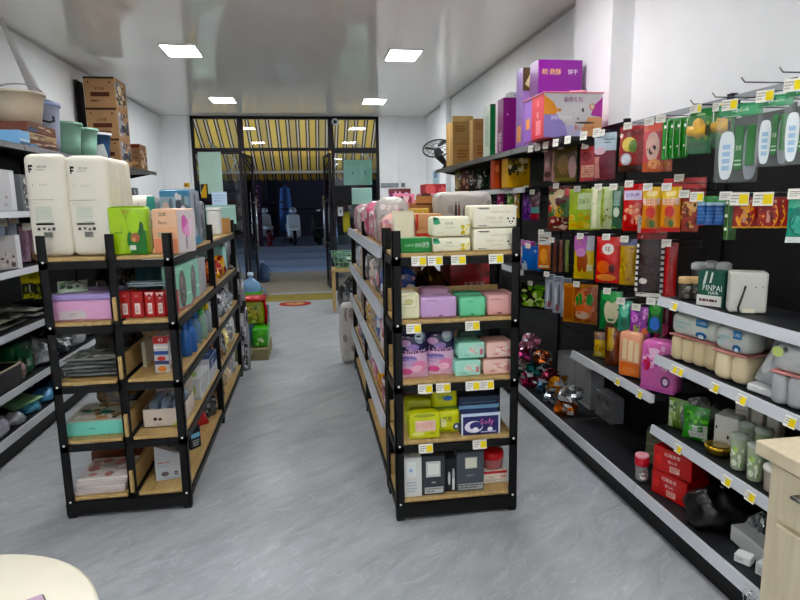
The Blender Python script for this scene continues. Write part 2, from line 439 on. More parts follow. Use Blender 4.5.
dl = door(2, .39, .74, 97, '')
# white vinyl script on the left leaf
mb = MB(); S = lambda u, v, o: (.12+u*.5, -.006-o, 1.0+v*.9)
mb.pr(S, [('t', .5, .82, .2, 'S', 0xE8E8E8), ('t', .5, .6, .18, 'k', 0xE8E8E8), ('t', .5, .4, .18, '&', 0xE8E8E8), ('t', .45, .18, .2, 'R', 0xE8E8E8)], 'paper', 1.8)
tmp = mb.build('door_script', bpy.data.objects['door_1'])
# posters and sheets on the glass -----------------------------------
def sheet(name, label, cat, x0, y0, x1, y1, Y, prints, colr, t=.004, mat='paper', group=None):
    p, w, h = fit(x0, y0, x1, y1, Y=Y); mb = MB(); mb.box((-w/2, -t/2, 0), (w/2, t/2, h), colr, mat)
    mb.pr(boxS(w, t, h), prints, mat, w/h); return tag(mb.build(name, None, p), label, cat, group)
G = YB+.02
sheet('window_poster', 'tall pale mint poster on the glass left of the door', 'poster', 199, 152, 222, 194, G, [('e', .62, .8, .03, .015, 0x8FA39B), ('r', 0, 0, 1, .012, 0xB8C8C0)], 0xA9C3B6)
sheet('notice_sheet', 'small pale blue notice sheet overlapping the tall mint poster', 'notice', 212, 192, 227, 205, G-.012, [('l', .1, .2, .9, .8, 3, 0xA9BACB)], 0xC3D6EA)
sheet('window_poster', 'wide mint poster under the pale blue notice sheet', 'poster', 206, 205, 236, 224, G-.006, [('r', .05, .86, .95, .9, 0xC9DAD2)], 0x9DBDB1)
sheet('window_poster', 'small mint poster low on the glass right of the door', 'poster', 350, 188, 372, 204, G, [('r', 0, .93, 1, 1, 0xB9D3C8)], 0x9CC1B6)
sheet('yellow_card', 'yellow and black card on the glass by the mint poster', 'card', 201, 184, 208, 198, G-.01, [('p', [(0, .4), (.6, 1), (0, 1)], 0x1E1A12), ('r', .8, 0, 1, 1, 0x1E1A12)], 0xC99A1E)
sheet('yellow_card', 'small yellow and black card on the white wall beside the glazing', 'card', 184, 183, 189.5, 187, YB-.01, [('r', .25, .2, .5, .8, 0x1E1A12)], 0xC99A1E)
sheet('wall_switch_label', 'small white card stuck on the right door leaf', 'card', 338, 207, 343, 216, YB-.02, [('r', .35, .3, .65, .7, 0x667080)], 0xDfe3e6)
# meter cabinet hung behind the right glass
p, w, h = fit(344, 160, 372, 185, Y=YB+.3)
t = thing('meter_cabinet', 'mint green two-door meter cabinet behind the glass right of the door', 'cabinet', p)
mb = MB(); mb.box((-w/2, 0, 0), (w/2, .12, h), 0x9CCDBB, 'steel', .006); mb.build('cabinet_body', t)
for x0, x1 in ((-w*.44, w*.06), (w*.08, w*.44)):
    mb = MB(); mb.box((x0, -.012, h*.08), (x1, 0, h*.92), 0x8FC4B4, 'steel', .004); d = mb.build('cabinet_door', t)
    mb = MB(); mb.box(((x0+x1)/2-.008, -.022, h*.42), ((x0+x1)/2+.008, -.012, h*.54), 0x3A4444, 'steel'); mb.build('latch', d)
mb = MB(); mb.box((-w*.1, .12, h*.2), (w*.1, .5, h*.3), 0x777777, 'steel'); mb.build('bracket', t)
# dome camera on the mullion
p = ony(335, 122, YB+.02)
t = thing('security_camera', 'white round security camera on the dark mullion above the door', 'camera', p)
Mx = Matrix.Rotation(rad(90), 4, 'X')
mb = MB(); mb.lathe([(.045, -.01), (.062, 0), (.062, .02), (.045, .035), (.02, .04)], 0xE4E6E8, 'plastic', 20, M=Mx); mb.build('housing', t)
mb = MB(); mb.lathe([(.032, .036), (.028, .046), (.01, .05)], 0x15171A, 'gloss', 16, M=Mx); mb.build('lens', t)
# wall rail with hooks and sign on the back wall
p, w, h = fit(381, 183, 405, 187, Y=YB-.021)
t = thing('coat_rail', 'grey metal hook rail on the white back wall', 'rail', p)
mb = MB(); mb.box((-w/2, -.01, 0), (w/2, .019, h), 0x8D9296, 'steel', .004); mb.build('rail', t)
for k in range(4):
    mb = MB(); x = -w*.42+k*w*.28; mb.tube([(x, -.005, h*.5), (x, -.04, h*.4), (x, -.05, h*.9)], .006, 0x9BA0A4, 'chrome', 6); mb.build('hook', t)
p, w, h = fit(433, 170, 439, 188, X=XR-.012, rz=-90)
mb = MB(); mb.box((-w/2, -.005, 0), (w/2, .005, h), 0xB8CBD6, 'paper'); mb.pr(boxS(w, .01, h), [('r', .2, .55, .8, .9, 0x6D8798), ('l', .15, .1, .85, .45, 4, 0x7D8E98)], 'paper', w/h)
tag(mb.build('wall_notice', None, p, -90), 'narrow blue-grey notice on the right wall near the corner', 'notice')

# ------------------------------------------------------------------ ceiling lights
def ceiling_light(x, y, k):
    row = ('over the back of the shop', 'over the counter end of the shop', 'over the near ends of the racks', 'over the far half of the racks', 'closest to the shop front')[k//2]
    t = tag(empty('ceiling_light', (x, y, HC)), 'white ceiling light panel '+row+', '+('left' if x < 0 else 'right')+' wall side', 'light', 'ceiling light panels')
    mb = MB()
    for a, b in (((-.175, -.24), (-.16, .24)), ((.16, -.24), (.175, .24)), ((-.16, -.24), (.16, -.225)), ((-.16, .225), (.16, .24))):
        mb.box((a[0], a[1], -.012), (b[0], b[1], .002), 0xE8E8E8, 'plastic')
    mb.build('frame', t)
    mb = MB(); mb.box((-.16, -.225, -.006), (.16, .225, .0), 0xffffff, 'panel_light'); mb.build('diffuser', t)
k = 0
for y in (-1.95, .85, 3.62, 6.43, 9.28):
    for x in (-1.2, 1.03): ceiling_light(x, y, k); k += 1

# ================================================================== outside
mb = MB(); mb.box((-14, YB+.05, -.12), (14, 14.4, -.004), 0, 'stone'); struct(mb, 'floor_porch')
mb = MB(); mb.box((-16, 14.4, -.16), (16, 16, -.01), 0, 'asphalt')
for y0, y1, z in ((16, 16.55, .14), (16.55, 17.1, .28), (17.1, 24, .42)): mb.box((-16, y0, -.16), (16, y1+.002, z), 0, 'asphalt', .012)
struct(mb, 'floor_street')
mb = MB(); mb.box((-16, 22.5, 0), (16, 22.9, 5), 0, 'facade')
for x in (-9, -5.2, -1.5, 2.3, 6): mb.box((x, 22.35, 0), (x+.3, 22.5, 3.3), 0x201d26, 'matte')
struct(mb, 'wall_opposite')
mb = MB(); mb.box((-16, 13.3, 3.5), (16, 22.9, 3.65), 0x55555a, 'matte'); struct(mb, 'ceiling_shade_roof')  # unseen roof added to shade the street while sun reaches the awning
mb = MB()
mb.box((-16, YB+.2, 0), (-2.6, YB+.4, 5), 0x55504a, 'matte'); mb.box((2.3, YB+.2, 0), (16, YB+.4, 5), 0x55504a, 'matte'); mb.box((-2.6, YB+.2, HC+.02), (2.3, YB+.4, 5), 0x55504a, 'matte')
struct(mb, 'wall_street')
# awning
t = thing('awning', 'yellow awning with dark double stripes and scalloped front outside the glass front', 'awning', (0, YB+.42, 3.42))
A0, A1 = (0, 0, 0), (1.95, -1.11)
mb = MB(); mv = MB(); x = -2.75; i = 0
pat = [(.105, 0xA88A4C), (.026, 0x1F1410), (.03, 0x9C8C78), (.026, 0x1F1410)]
while x < 2.5:
    wd, c = pat[i % 4]
    if i % 4 == 0: c = (0xA88A4C, 0x957C4C, 0xB09052)[(i//4) % 3]
    n = 5
    vs = [(x+q*wd, A1[0]*j/n, A1[1]*j/n - .03*sin(pi*j/n)) for j in range(n+1) for q in (0, 1)]
    mb.add(vs, [(2*j, 2*j+1, 2*j+3, 2*j+2) for j in range(n)], c, 'awning_cloth')
    def low(xx): return A1[1]-.15-.045*abs(sin(pi*(xx+2.75)/.187))
    mm_ = 4
    vs = []
    for q in range(mm_+1):
        xx = x+wd*q/mm_; vs += [(xx, A1[0], A1[1]), (xx, A1[0]+.01, low(xx))]
    mv.add(vs, [(2*q, 2*q+1, 2*q+3, 2*q+2) for q in range(mm_)], c, 'awning_cloth')
    x += wd; i += 1
mb.build('canopy', t); mv.build('valance', t)
mb = MB(); mb.tube([(-2.75, A1[0]-.02, A1[1]-.02), (2.5, A1[0]-.02, A1[1]-.02)], .03, 0xE6E6E6, 'plastic', 8); mb.build('front_bar', t)
for x in (-1.75, .9):
    mb = MB(); mb.tube([(x, .0, -.7), (x+.35, .9, -.95), (x+.1, A1[0]-.03, A1[1]-.03)], .018, 0xD8D8D8, 'plastic', 8); mb.build('folding_arm', t)
# signs, umbrella, scooters across the street
p, w, h = fit(255, 184, 261, 216, Y=17.6, zs=.42)
t = thing('vertical_sign', 'narrow purple standing sign with white letters across the street', 'sign', p)
mb = MB(); mb.box((-w/2, -.04, 0), (w/2, .04, h), 0x3A1236, 'paper', .01)
mb.pr(boxS(w, .08, h), [('t', .5, .96-.075*i, .05, ch, 0xB9A6BE) for i, ch in enumerate('ORIENT')], 'paper', w/h); mb.build('panel', t)
mb = MB(); mb.box((-w*.7, -.2, 0), (w*.7, .2, .04), 0x222222, 'steel'); mb.build('foot', t)
p = ony(287, 240, 21)
t = thing('folded_parasol', 'folded blue parasol standing between the parked scooters', 'parasol', (ony(286, 215, 19.4).x, 19.4, .42))
mb = MB(); prof = [(.03, .3), (.2, .34), (.22, .6), (.2, 1.2), (.16, 1.68), (.02, 1.76)]
vs = []; fs = []; n = 16
for r, z in prof:
    for k in range(n): a = 2*pi*k/n; rr = r*(1 if k % 2 else .72); vs.append((rr*cos(a), rr*sin(a), z))
for i in range(len(prof)-1):
    for k in range(n): fs.append((i*n+k, i*n+(k+1) % n, (i+1)*n+(k+1) % n, (i+1)*n+k))
mb.add(vs, fs, 0x5E7FB8, 'fabric', True); mb.build('canopy', t)
mb = MB(); mb.tube([(0, 0, 0), (0, 0, 1.8)], .025, 0x8899aa, 'steel'); mb.lathe([(.2, 0), (.2, .05), (.04, .08)], 0x444444, 'matte'); mb.build('pole', t)
def scooter(label, loc, rz, body, dark=0x15151A):
    t = thing('motor_scooter', label, 'scooter', loc, rz)
    for y in (-.62, .62):
        mb = MB(); M_ = Matrix.Translation((0, y, .25)) @ Matrix.Rotation(rad(90), 4, 'Y')
        mb.lathe([(.13, -.04), (.22, -.05), (.25, -.02), (.25, .02), (.22, .05), (.13, .04)], 0x101012, 'matte', 18, M=M_); wz = mb.build('wheel', t)
        mb = MB(); mb.lathe([(.02, -.05), (.13, -.03), (.13, .03), (.02, .05)], 0x8d9096, 'steel', 12, M=M_); mb.build('hub', wz)
    mb = MB(); mb.soft(.3, .75, .36, .12, body, 'gloss', .02, z=.32, cy=.35); mb.build('rear_body', t)
    mb = MB(); mb.soft(.27, .7, .13, .06, dark, 'matte', .02, z=.68, cy=.3); mb.build('seat', t)
    mb = MB(); mb.box((-.14, -.4, .22), (.14, .1, .3), body, 'gloss', .03); mb.build('footboard', t)
    mb = MB(); M_ = Matrix.Translation((0, -.5, .55)) @ Matrix.Rotation(rad(-18), 4, 'X'); mb.box((-.19, -.06, -.32), (.19, .06, .36), body, 'gloss', .05, M=M_); mb.build('front_shield', t)
    mb = MB(); mb.soft(.24, .34, .12, .05, body, 'gloss', .01, z=.44, cy=-.68); mb.build('front_fender', t)
    mb = MB(); mb.soft(.2, .16, .16, .07, body, 'gloss', .01, z=.92, cy=-.44); hd = mb.build('headset', t)
    mb = MB(); mb.lathe([(.05, 0), (.06, .02), (.02, .04)], 0xD0D6DA, 'chrome', 12, M=Matrix.Translation((0, -.52, 1.0)) @ Matrix.Rotation(rad(90), 4, 'X')); mb.build('headlamp', hd)
    mb = MB(); mb.tube([(-.34, -.36, 1.06), (-.12, -.44, 1.04), (.12, -.44, 1.04), (.34, -.36, 1.06)], .018, dark, 'matte'); mb.build('handlebar', t)
    for s in (-1, 1):
        mb = MB(); mb.tube([(.2*s, -.44, 1.04), (.28*s, -.46, 1.24)], .007, dark, 'steel', 6); mb.soft(.1, .02, .06, .01, dark, 'gloss', z=1.22, cx=.3*s, cy=-.46); mb.build('mirror', t)
    return t
def ground(x, y): return onz(x, y, -.02)
scooter('white motor scooter parked beside the folded blue parasol', (ony(293, 240, 17.9).x, 17.9, .42), 6, 0xDDE6EA)
scooter('white motor scooter parked behind the purple sign', (ony(261, 240, 18.8).x, 18.8, .42), 24, 0xD0D9DE)
scooter('black motor scooter with pale plates parked across the street', (ony(318, 243, 17.9).x, 17.9, .42), 4, 0x1B1B20)
t = thing('fire_hydrant', 'dark red hydrant on the street near the purple sign', 'hydrant', (ony(270, 243, 17.4).x, 17.4, .42)); t.scale = (.62, .62, .66)
mb = MB(); mb.lathe([(.16, 0), (.16, .06), (.1, .09), (.1, .42), (.13, .45), (.12, .52), (.05, .58), (.03, .62)], 0x6E1420, 'plastic', 14); mb.build('barrel', t)
for s in (-1, 1):
    mb = MB(); mb.lathe([(.05, 0), (.06, .05), (.06, .1), (.03, .12)], 0x6E1420, 'plastic', 10, M=Matrix.Translation((.08*s, 0, .33)) @ Matrix.Rotation(rad(90*s), 4, 'Y')); mb.build('outlet', t)
t = thing('shop_counter', 'dark counter with red front board across the street', 'counter', (-3.4, 22.0, .42))
mb = MB(); mb.box((-1.6, -.3, 0), (1.6, .3, 1.1), 0x16141a, 'matte', .02); mb.build('body', t)
mb = MB(); mb.box((-1.2, -.32, .75), (1.2, -.3, 1.35), 0x3A1214, 'paper'); mb.build('front_board', t)
p = ony(329, 240, 15.2)
t = thing('barrier_post', 'slim grey post with lever standing outside the right door leaf', 'post', (.55, 13.2, 0))
mb = MB(); mb.tube([(0, 0, 0), (0, 0, 1.65)], .03, 0x9AA3B0, 'chrome'); mb.build('pole', t)
mb = MB(); mb.lathe([(.16, 0), (.15, .03), (.04, .05)], 0x555a60, 'steel'); mb.build('foot', t)

# ================================================================== metal racks with wooden boards
BLK = 0x070708
LV = [.11, .42, .73, 1.035, 1.36]
def post(t, x, y, h=1.47, sx=1, sy=1, dots=True, face=-1):
    mb = MB(); g = .042; tk = .006
    mb.box((0, 0, 0), (g*sx, tk*sy, h) if sx > 0 and sy > 0 else (0, 0, h), BLK, 'steel') if False else None
    xa, xb = sorted((0, g*sx)); ya, yb = sorted((0, g*sy)); ta, tb = sorted((0, tk*sx)); sa, sb = sorted((0, tk*sy))
    mb.box((xa, sa, .015), (xb, sb, h), BLK, 'steel'); mb.box((ta, ya, .015), (tb, yb, h), BLK, 'steel')
    mb.box((xa, ya, 0), (xb, yb, .03), BLK, 'plastic', .004)
    p = mb.build('post', t, (x, y, 0))
    if dots:
        for z in LV:
            d = MB(); d.lathe([(.006, 0), (.006, .003), (.003, .005)], 0xE8E8E8, 'plastic', 8, M=Matrix.Translation((g*.5*sx, 0, z-.02)) @ Matrix.Rotation(rad(90), 4, 'X'))
            b = d.build('bolt', p)
def boards(t, x0, x1, y0, y1, levels, lip=None, dark_front=True):
    for z in levels:
        mb = MB(); mb.box((x0, y0, z-.018), (x1, y1, z), 0xffffff, 'board', .002); b = mb.build('shelf_board', t)
        mb = MB()
        for (a, c) in (((x0, y0-.012), (x1, y0)), ((x0, y1), (x1, y1+.012)), ((x0-.012, y0-.012), (x0, y1+.012)), ((x1, y0-.012), (x1+.012, y1+.012))):
            mb.box((a[0], a[1], z-.056), (c[0], c[1], z-.02), BLK, 'steel')
        mb.build('shelf_beam', b)
# --- left rack: two bays, double-sided, middle post
t = thing('display_rack', 'black steel rack with wooden boards holding the tall white packs', 'rack', (0, 0, 0)); RL = t
lx0, lx1, lm = -1.313, -.691, -.985
ys = [3.07, 4.345, 5.60]
for x, sx in ((lx0, 1), (lx1, -1)):
    for i, y in enumerate(ys): post(t, x, y if i == 0 else y-.025, sx=sx, sy=1 if i < 2 else -1)
post(t, lm-.025, ys[0]+.03, 1.47, 1, 1, dots=False); post(t, lm-.025, ys[1], 1.40, 1, 1, False); post(t, lm-.025, ys[2], 1.40, 1, -1, False)
for a, b in ((ys[0]+.012, ys[1]-.03), (ys[1]+.03, ys[2]-.03)):
    boards(t, lx0+.012, lm-.028, a, b, LV); boards(t, lm+.028, lx1-.012, a, b, LV)
    for z in LV[:4]:
        mb = MB(); mb.box((lm-.012, a, z+.001), (lm+.006, b, z+.12), 0, 'board', .002); mb.build('divider_board', t)
mb = MB(); mb.box((lx0, ys[0]-.004, .02), (lx1, ys[0]+.008, .085), BLK, 'steel'); mb.build('foot_beam', t)
# --- right rack: end cap facing the camera, long side behind it with grey price rails
t = thing('display_rack', 'black steel end-cap rack with wooden boards of tissue and sanitary packs', 'rack', (0, 0, 0)); RE = t
rx0, rx1 = .373, 1.004
for x, sx in ((rx0, 1), (rx1, -1)): post(t, x, 2.74, sx=sx, sy=1); post(t, x, 3.07, sx=sx, sy=-1, dots=False)
boards(t, rx0+.012, rx1-.012, 2.752, 3.058, LV)
for z in LV[:4]:
    mb = MB(); mb.box((rx0+.014, 3.04, z+.001), (rx1-.014, 3.056, z+.12), 0, 'board', .002); mb.build('back_board', t)
mb = MB(); mb.box((rx0, 2.736, .02), (rx1, 2.748, .085), BLK, 'steel'); mb.build('foot_beam', t)
def price_tag(parent, p, rz=0, w=.075, h=.045, tilt=12, yel=.45, c=0xEDEBE4):
    mb = MB(); M_ = Matrix.Translation(p) @ Matrix.Rotation(rad(rz), 4, 'Z') @ Matrix.Rotation(rad(-tilt), 4, 'X')
    mb.box((-w/2, -.0015, -h), (w/2, 0, 0), c, 'paper', M=M_)
    S = lambda u, v, o: M_ @ Vector((-w/2+u*w, -.0015-o, -h+v*h))
    if yel: mb.pr(S, [('r', 1-yel, .12, .97, .85, 0xE6D04E), ('l', .06, .15, .5, .85, 3, 0x9A968E)], 'paper')
    else: mb.pr(S, [('l', .12, .2, .88, .8, 3, 0x9A968E)], 'paper')
    return mb.build('price_tag', parent)
# price cards along the end-cap boards (photo x, level)
RB = [o for o in RE.children if o.name.startswith('shelf_board')]
for x, lv in ((419, 4), (435, 4), (458, 4), (495, 4), (413, 3), (472, 3), (424, 2), (442.5, 2), (472.5, 2), (487, 2), (424, 1), (480, 1)):
    z = LV[lv]; price_tag(RB[lv], (ony(x, 300, 2.74).x + (0), 2.734, z-.012), 0, .072, .046, 10)
t = thing('display_rack', 'long black steel rack with grey price rails behind the end-cap rack', 'rack', (0, 0, 0)); RM = t
ys = [3.10, 4.36, 5.62]
for x, sx in ((rx0, 1), (rx1, -1)):
    for i, y in enumerate(ys): post(t, x, y, sx=sx, sy=1 if i < 2 else -1, dots=False)
for a, b in ((ys[0]+.012, ys[1]-.012), (ys[1]+.012, ys[2]-.012)):
    boards(t, rx0+.012, rx1-.012, a, b, LV)
    for z in LV[:4]:
        mb = MB(); mb.box((.68, a+(.62 if a < 4 else 0), z+.001), (.698, b, z+.25), 0, 'board', .002); mb.build('divider_board', t)
    for z in LV[1:]:
        mb = MB(); c = [(rx0-.008, z-.045), (rx0-.03, z-.05), (rx0-.02, z+.012), (rx0-.004, z+.012)]
        vs = [(x, y, zz) for y in (a-.03, b+.03) for x, zz in c]
        mb.add(vs, [(0, 1, 2, 3), (7, 6, 5, 4), (0, 4, 5, 1), (1, 5, 6, 2), (2, 6, 7, 3), (3, 7, 4, 0)], 0xB9BDC4, 'plastic'); mb.build('price_rail', t)

# ================================================================== wall shelving
PANEL, STEEL, RAILC = 0x0C0C0E, 0x1B1C1F, 0xC3C6CB
XBK = 1.96           # face of the right back panels
def rail(parent, x, y0, y1, z, s, h=.042, c_=None):
    """sloping grey price rail along Y on the front edge of a shelf; s = -1 faces the aisle at -X"""
    mb = MB(); c = [(x, z), (x+s*.012, z), (x+s*.022, z-h), (x, z-h)]
    vs = [(a, y, b) for y in (y0, y1) for a, b in c]
    fs = [(0, 1, 2, 3), (7, 6, 5, 4), (0, 4, 5, 1), (1, 5, 6, 2), (2, 6, 7, 3), (3, 7, 4, 0)]
    mb.add(vs, fs, c_ or RAILC, 'plastic', flip=s < 0); return mb.build('price_rail', parent)
def wshelf(t, xf, xb, y0, y1, z, s, th=.03, railc=None):
    a, b = sorted((xf, xb)); mb = MB(); mb.box((a, y0+.004, z-th), (b, y1-.004, z), STEEL, 'steel', .003); o = mb.build('shelf', t)
    rail(o, xf, y0+.004, y1-.004, z+.004, s, c_=railc)
    for y in (y0+.012, y1-.012):
        mb = MB(); vs = [(xb, y-.003, z-th), (xf-s*.06, y-.003, z-th), (xb, y-.003, z-.1), (xb, y+.003, z-th), (xf-s*.06, y+.003, z-th), (xb, y+.003, z-.1)]
        mb.add(vs, [(0, 1, 2), (5, 4, 3), (0, 3, 4, 1), (1, 4, 5, 2), (2, 5, 3, 0)], STEEL, 'steel'); mb.build('bracket', o)
    return o
def unit(label, side, y0, y1, xbase, xsh, xbk, zs, htop=2.08, zbase=.165, tops=(), bar=False):
    s = -1 if side == 'R' else 1
    t = thing('wall_shelving', label, 'shelving', (xbk, (y0+y1)/2, 0)); t.location = (0, 0, 0)
    def bx(a, b, c, nm, mat='steel', bev=0):
        lo = tuple(min(p, q) for p, q in zip(a, b)); hi = tuple(max(p, q) for p, q in zip(a, b)); m_ = MB(); m_.box(lo, hi, c, mat, bev); return m_.build(nm, t)
    nb = 4; hh = (htop-.13)/nb
    for k in range(nb): bx((xbk, y0+.02, .13+k*hh+.002), (xbk-s*.014, y1-.02, .13+(k+1)*hh-.002), PANEL, 'back_panel', 'steel', .002)
    for y in (y0,): bx((xbk+s*.012, y-.018, 0), (xbk-s*.02, y+.018, htop+.01), 0x101012, 'upright')
    if bar: bx((xbk, y0+.018, 2.035), (xbk+.012, y1-.018, 2.065), 0x9a9da1, 'hang_bar', 'steel', .002); bx((xbk-.01, y0-.018, htop), (xbk+.02, y0+.018, 2.075), 0x101012, 'upright')
    bx((xbase-s*.02, y0, 0), (xbk, y1, .12), 0x0E0E10, 'plinth', 'steel')
    b = bx((xbase, y0+.003, .125), (xbk, y1-.003, zbase), STEEL, 'base_shelf', 'steel', .003); rail(b, xbase, y0+.003, y1-.003, zbase+.002, s, .05)
    t['shelves'] = 0; out = {zbase: b}
    for z in zs: out[z] = wshelf(t, xsh, xbk, y0, y1, z, s)
    for z, xt in tops: out[z] = wshelf(t, xt, xbk, y0, y1, z, s, railc=0x1B1C1F)
    del t['shelves']
    return t, out
YR = [1.66, 2.59, 3.52, 4.45, 5.38, 6.31, 7.24]
UR = []
UR.append(unit('black wall shelving bay with three long shelves of diaper packs', 'R', 1.66, 2.59, 1.588, 1.66, XBK, (.48, .84, 1.13), htop=1.96, bar=True))
UR.append(unit('black wall shelving bay with one low shelf of pink toy packs', 'R', 2.59, 3.52, 1.588, 1.66, XBK, (.63,), htop=1.96, bar=True))
UR.append(unit('black wall shelving bay under the large pink gift box', 'R', 3.52, 4.45, 1.588, 1.66, XBK, (), tops=((1.985, 1.56),)))
UR.append(unit('black wall shelving bay under the green and purple boxes', 'R', 4.45, 5.38, 1.588, 1.66, XBK, (1.05, 1.70), tops=((1.985, 1.56),)))
UR.append(unit('black wall shelving bay under the brown cartons', 'R', 5.38, 6.31, 1.588, 1.66, XBK, (.7, 1.2, 1.70), tops=((1.985, 1.56),)))
UR.append(unit('farthest black wall shelving bay on the right wall', 'R', 6.31, 7.24, 1.588, 1.66, XBK, (.7, 1.2, 1.70), tops=((1.985, 1.56),)))
LZ = (.42, .79, 1.19, 1.58)
UL = []
XLB = -2.44
for i, (a, lab) in enumerate(((2.83, 'dark wall shelving bay of household goods with the beige bucket on top'), (3.76, 'dark wall shelving bay of household goods with yellow tool packs'), (4.69, 'dark wall shelving bay behind the tall white packs'), (5.62, 'dark wall shelving bay under the mint buckets'), (6.55, 'dark wall shelving bay under the stacked brown cartons'), (7.48, 'farthest dark wall shelving bay on the left wall'))):
    UL.append(unit(lab, 'L', a, a+.93, -1.965, -1.99, XLB, LZ, tops=((2.05, -2.02),)))
# price cards on the right shelf rails (photo pixel, plane X of the rail)
for x, y, u, z in ((677, 303, 0, 1.13), (677, 367, 0, .84), (683, 366, 0, .84), (718, 384, 0, .84), (745, 397, 0, .84), (794, 420, 0, .84), (681, 448, 0, .48), (730, 478, 0, .48), (754, 491, 0, .48),
                   (620, 376, 1, .63), (642, 391, 1, .63)):
    q = onx(x, y, 1.645); price_tag(UR[u][1][z], (1.636, q.y, z), -90, .05, .04, 14, .6)

# ================================================================== product builders
def place(p, rz, back):
    a = rad(rz); return Vector((p[0]-sin(a)*back, p[1]+cos(a)*back, p[2]))
def carton(name, label, cat, p, w, d, h, col, prints=None, rz=0, mat='paper', bev=.003, group=None, tilt=0, flaps=None):
    mb = MB(); mb.box((-w/2, -d/2, 0), (w/2, d/2, h), col, mat, bev)
    for f, sp in (prints or {}).items():
        asp = {'F': w/h, 'B': w/h, 'R': d/h, 'L': d/h, 'T': w/d}[f]
        mb.pr(boxS(w, d, h, f), sp, mat, asp, seed=len(label))
    if flaps:
        fl, fh = flaps
        mb.box((-w/2+.004, -d/2, h), (w/2-.004, -d/2+.004, h+fh), fl, mat, M=Matrix.Translation((0, -d/2, h)) @ Matrix.Rotation(rad(-20), 4, 'X') @ Matrix.Translation((0, d/2, -h)))
    o = mb.build(name, None, place(p, rz, d/2), rz)
    if tilt: o.rotation_euler[1] = rad(tilt)
    return tag(o, label, cat, group)
def softpack(name, label, cat, p, w, d, h, col, prints=None, rz=0, mat='softpack', r=.02, bulge=.008, group=None, noise=0, n=6, extra=None):
    mb = MB(); mb.soft(w, d, h, r, col, mat, bulge, n, noise)
    def SS(face):
        B = boxS(w, d, h, face)
        def S(u, v, o): 
            x, y, z = B(u, v, o + .0005 + bulge*(1-(2*u-1)**2)*(1-(2*v-1)**2))
            return (x, y, z)
        return S
    for f, sp in (prints or {}).items():
        asp = {'F': w/h, 'R': d/h, 'L': d/h, 'T': w/d, 'B': w/h}[f]
        mb.pr(SS(f), sp, mat, asp, seed=len(label), curved=True, off0=.0012)
    o = mb.build(name, None, place(p, rz, d/2), rz)
    if extra: extra(o, w, d, h)
    return tag(o, label, cat, group)
def bag_mb(w, h, t, col, prints=None, mat='bagfilm', seed=3, back=None, seal=.06, wr=.0025, sag=0):
    mb = MB(); nu, nv = 8, 11; rnd = random.Random(seed); W = {}
    jit = [[(rnd.uniform(-1, 1), rnd.uniform(-1, 1)) for i in range(nu+1)] for j in range(nv+1)]
    def T(u, v):
        if v < seal*.5 or v > 1-seal: return .0012
        q = (v-seal*.5)/(1-seal*1.5); return .0012+t/2*max(0, 1-abs(2*u-1)**2.6)*max(0, sin(pi*q**(1+sag)))**.55
    def J(u, v):
        a, b = u*nu, v*nv; i, j = min(int(a), nu-1), min(int(b), nv-1); a -= i; b -= j
        f = lambda k: (jit[j][i][k]*(1-a)+jit[j][i+1][k]*a)*(1-b)+(jit[j+1][i][k]*(1-a)+jit[j+1][i+1][k]*a)*b
        return f(0)*wr, f(1)*wr
    def S(u, v, o):
        a, b = J(u, v); e = 1 - .05*sin(pi*v)*(t/max(w, .01))*2
        return (-w/2*e+u*w*e + a*.5, -T(u, v)-o+b, v*h)
    def Bk(u, v, o):
        a, b = J(u, v); e = 1 - .05*sin(pi*v)*(t/max(w, .01))*2
        return (-w/2*e+u*w*e + a*.5, T(u, v)+o+b, v*h)
    for fn, fl, c in ((S, False, col), (Bk, True, back or col)):
        vs = [fn(i/nu, j/nv, 0) for j in range(nv+1) for i in range(nu+1)]
        fs = [(j*(nu+1)+i, j*(nu+1)+i+1, (j+1)*(nu+1)+i+1, (j+1)*(nu+1)+i) for j in range(nv) for i in range(nu)]
        mb.add(vs, fs, c, mat, True, fl)
    if prints:
        lt = tuple(min(1, q*1.35+.03) for q in lin(col))
        mb.pr(S, [('r', .02, 1-seal*.8, .98, 1-seal*.15, lt)] + prints + [('l', .08, .015, .62, .05, 1, lt), ('l', .1, .955-seal, .5, .985-seal, 1, lt)], mat, w/h, .0012, seed, True)
    return mb
def bag(name, label, cat, p, w, h, t, col, prints=None, rz=0, mat='bagfilm', group=None, back=None, lean=0, roll=0, seal=.06, wr=.0025, sag=0):
    o = bag_mb(w, h, t, col, prints, mat, len(label)*7+int(w*1000), back, seal, wr, sag).build(name, None, place(p, rz, t/2), rz)
    o.rotation_euler = (rad(lean), rad(roll), rad(rz)); return tag(o, label, cat, group)
def hook(what, Y, z, xtip, tagc=0xE6E3DA, yel=0, tagw=.05, xb=None, s=-1, card=True):
    """wire display hook from the back panel to xtip, with a price card at its end"""
    xb = XBK if xb is None else xb
    t = thing('display_hook', ('thin wire display hook with price card for ' if card else 'thin wire display hook for ')+what, 'hook', (xb, Y, z))
    L_ = xtip-xb
    mb = MB(); mb.box((min(0, s*.01), -.018, -.02), (max(0, s*.01), .018, .02), 0x222224, 'steel', .002); mb.build('mount', t)
    mb = MB(); mb.tube([(s*.008, 0, 0), (L_*.93, 0, 0), (L_, 0, .018)], .0028, 0x77797C, 'chrome', 6); mb.build('prong', t)
    if card:
        mb = MB(); mb.tube([(s*.008, 0, .028), (L_*.98, 0, .028)], .0022, 0x6c6e72, 'chrome', 6); mb.build('card_arm', t)
        price_tag(t, (L_*.98+s*.004, 0, .03), -62 if s < 0 else 62, tagw, tagw*.72, 4, yel, tagc)
    return t
ORD = ('first', 'second', 'third', 'fourth', 'fifth', 'sixth')
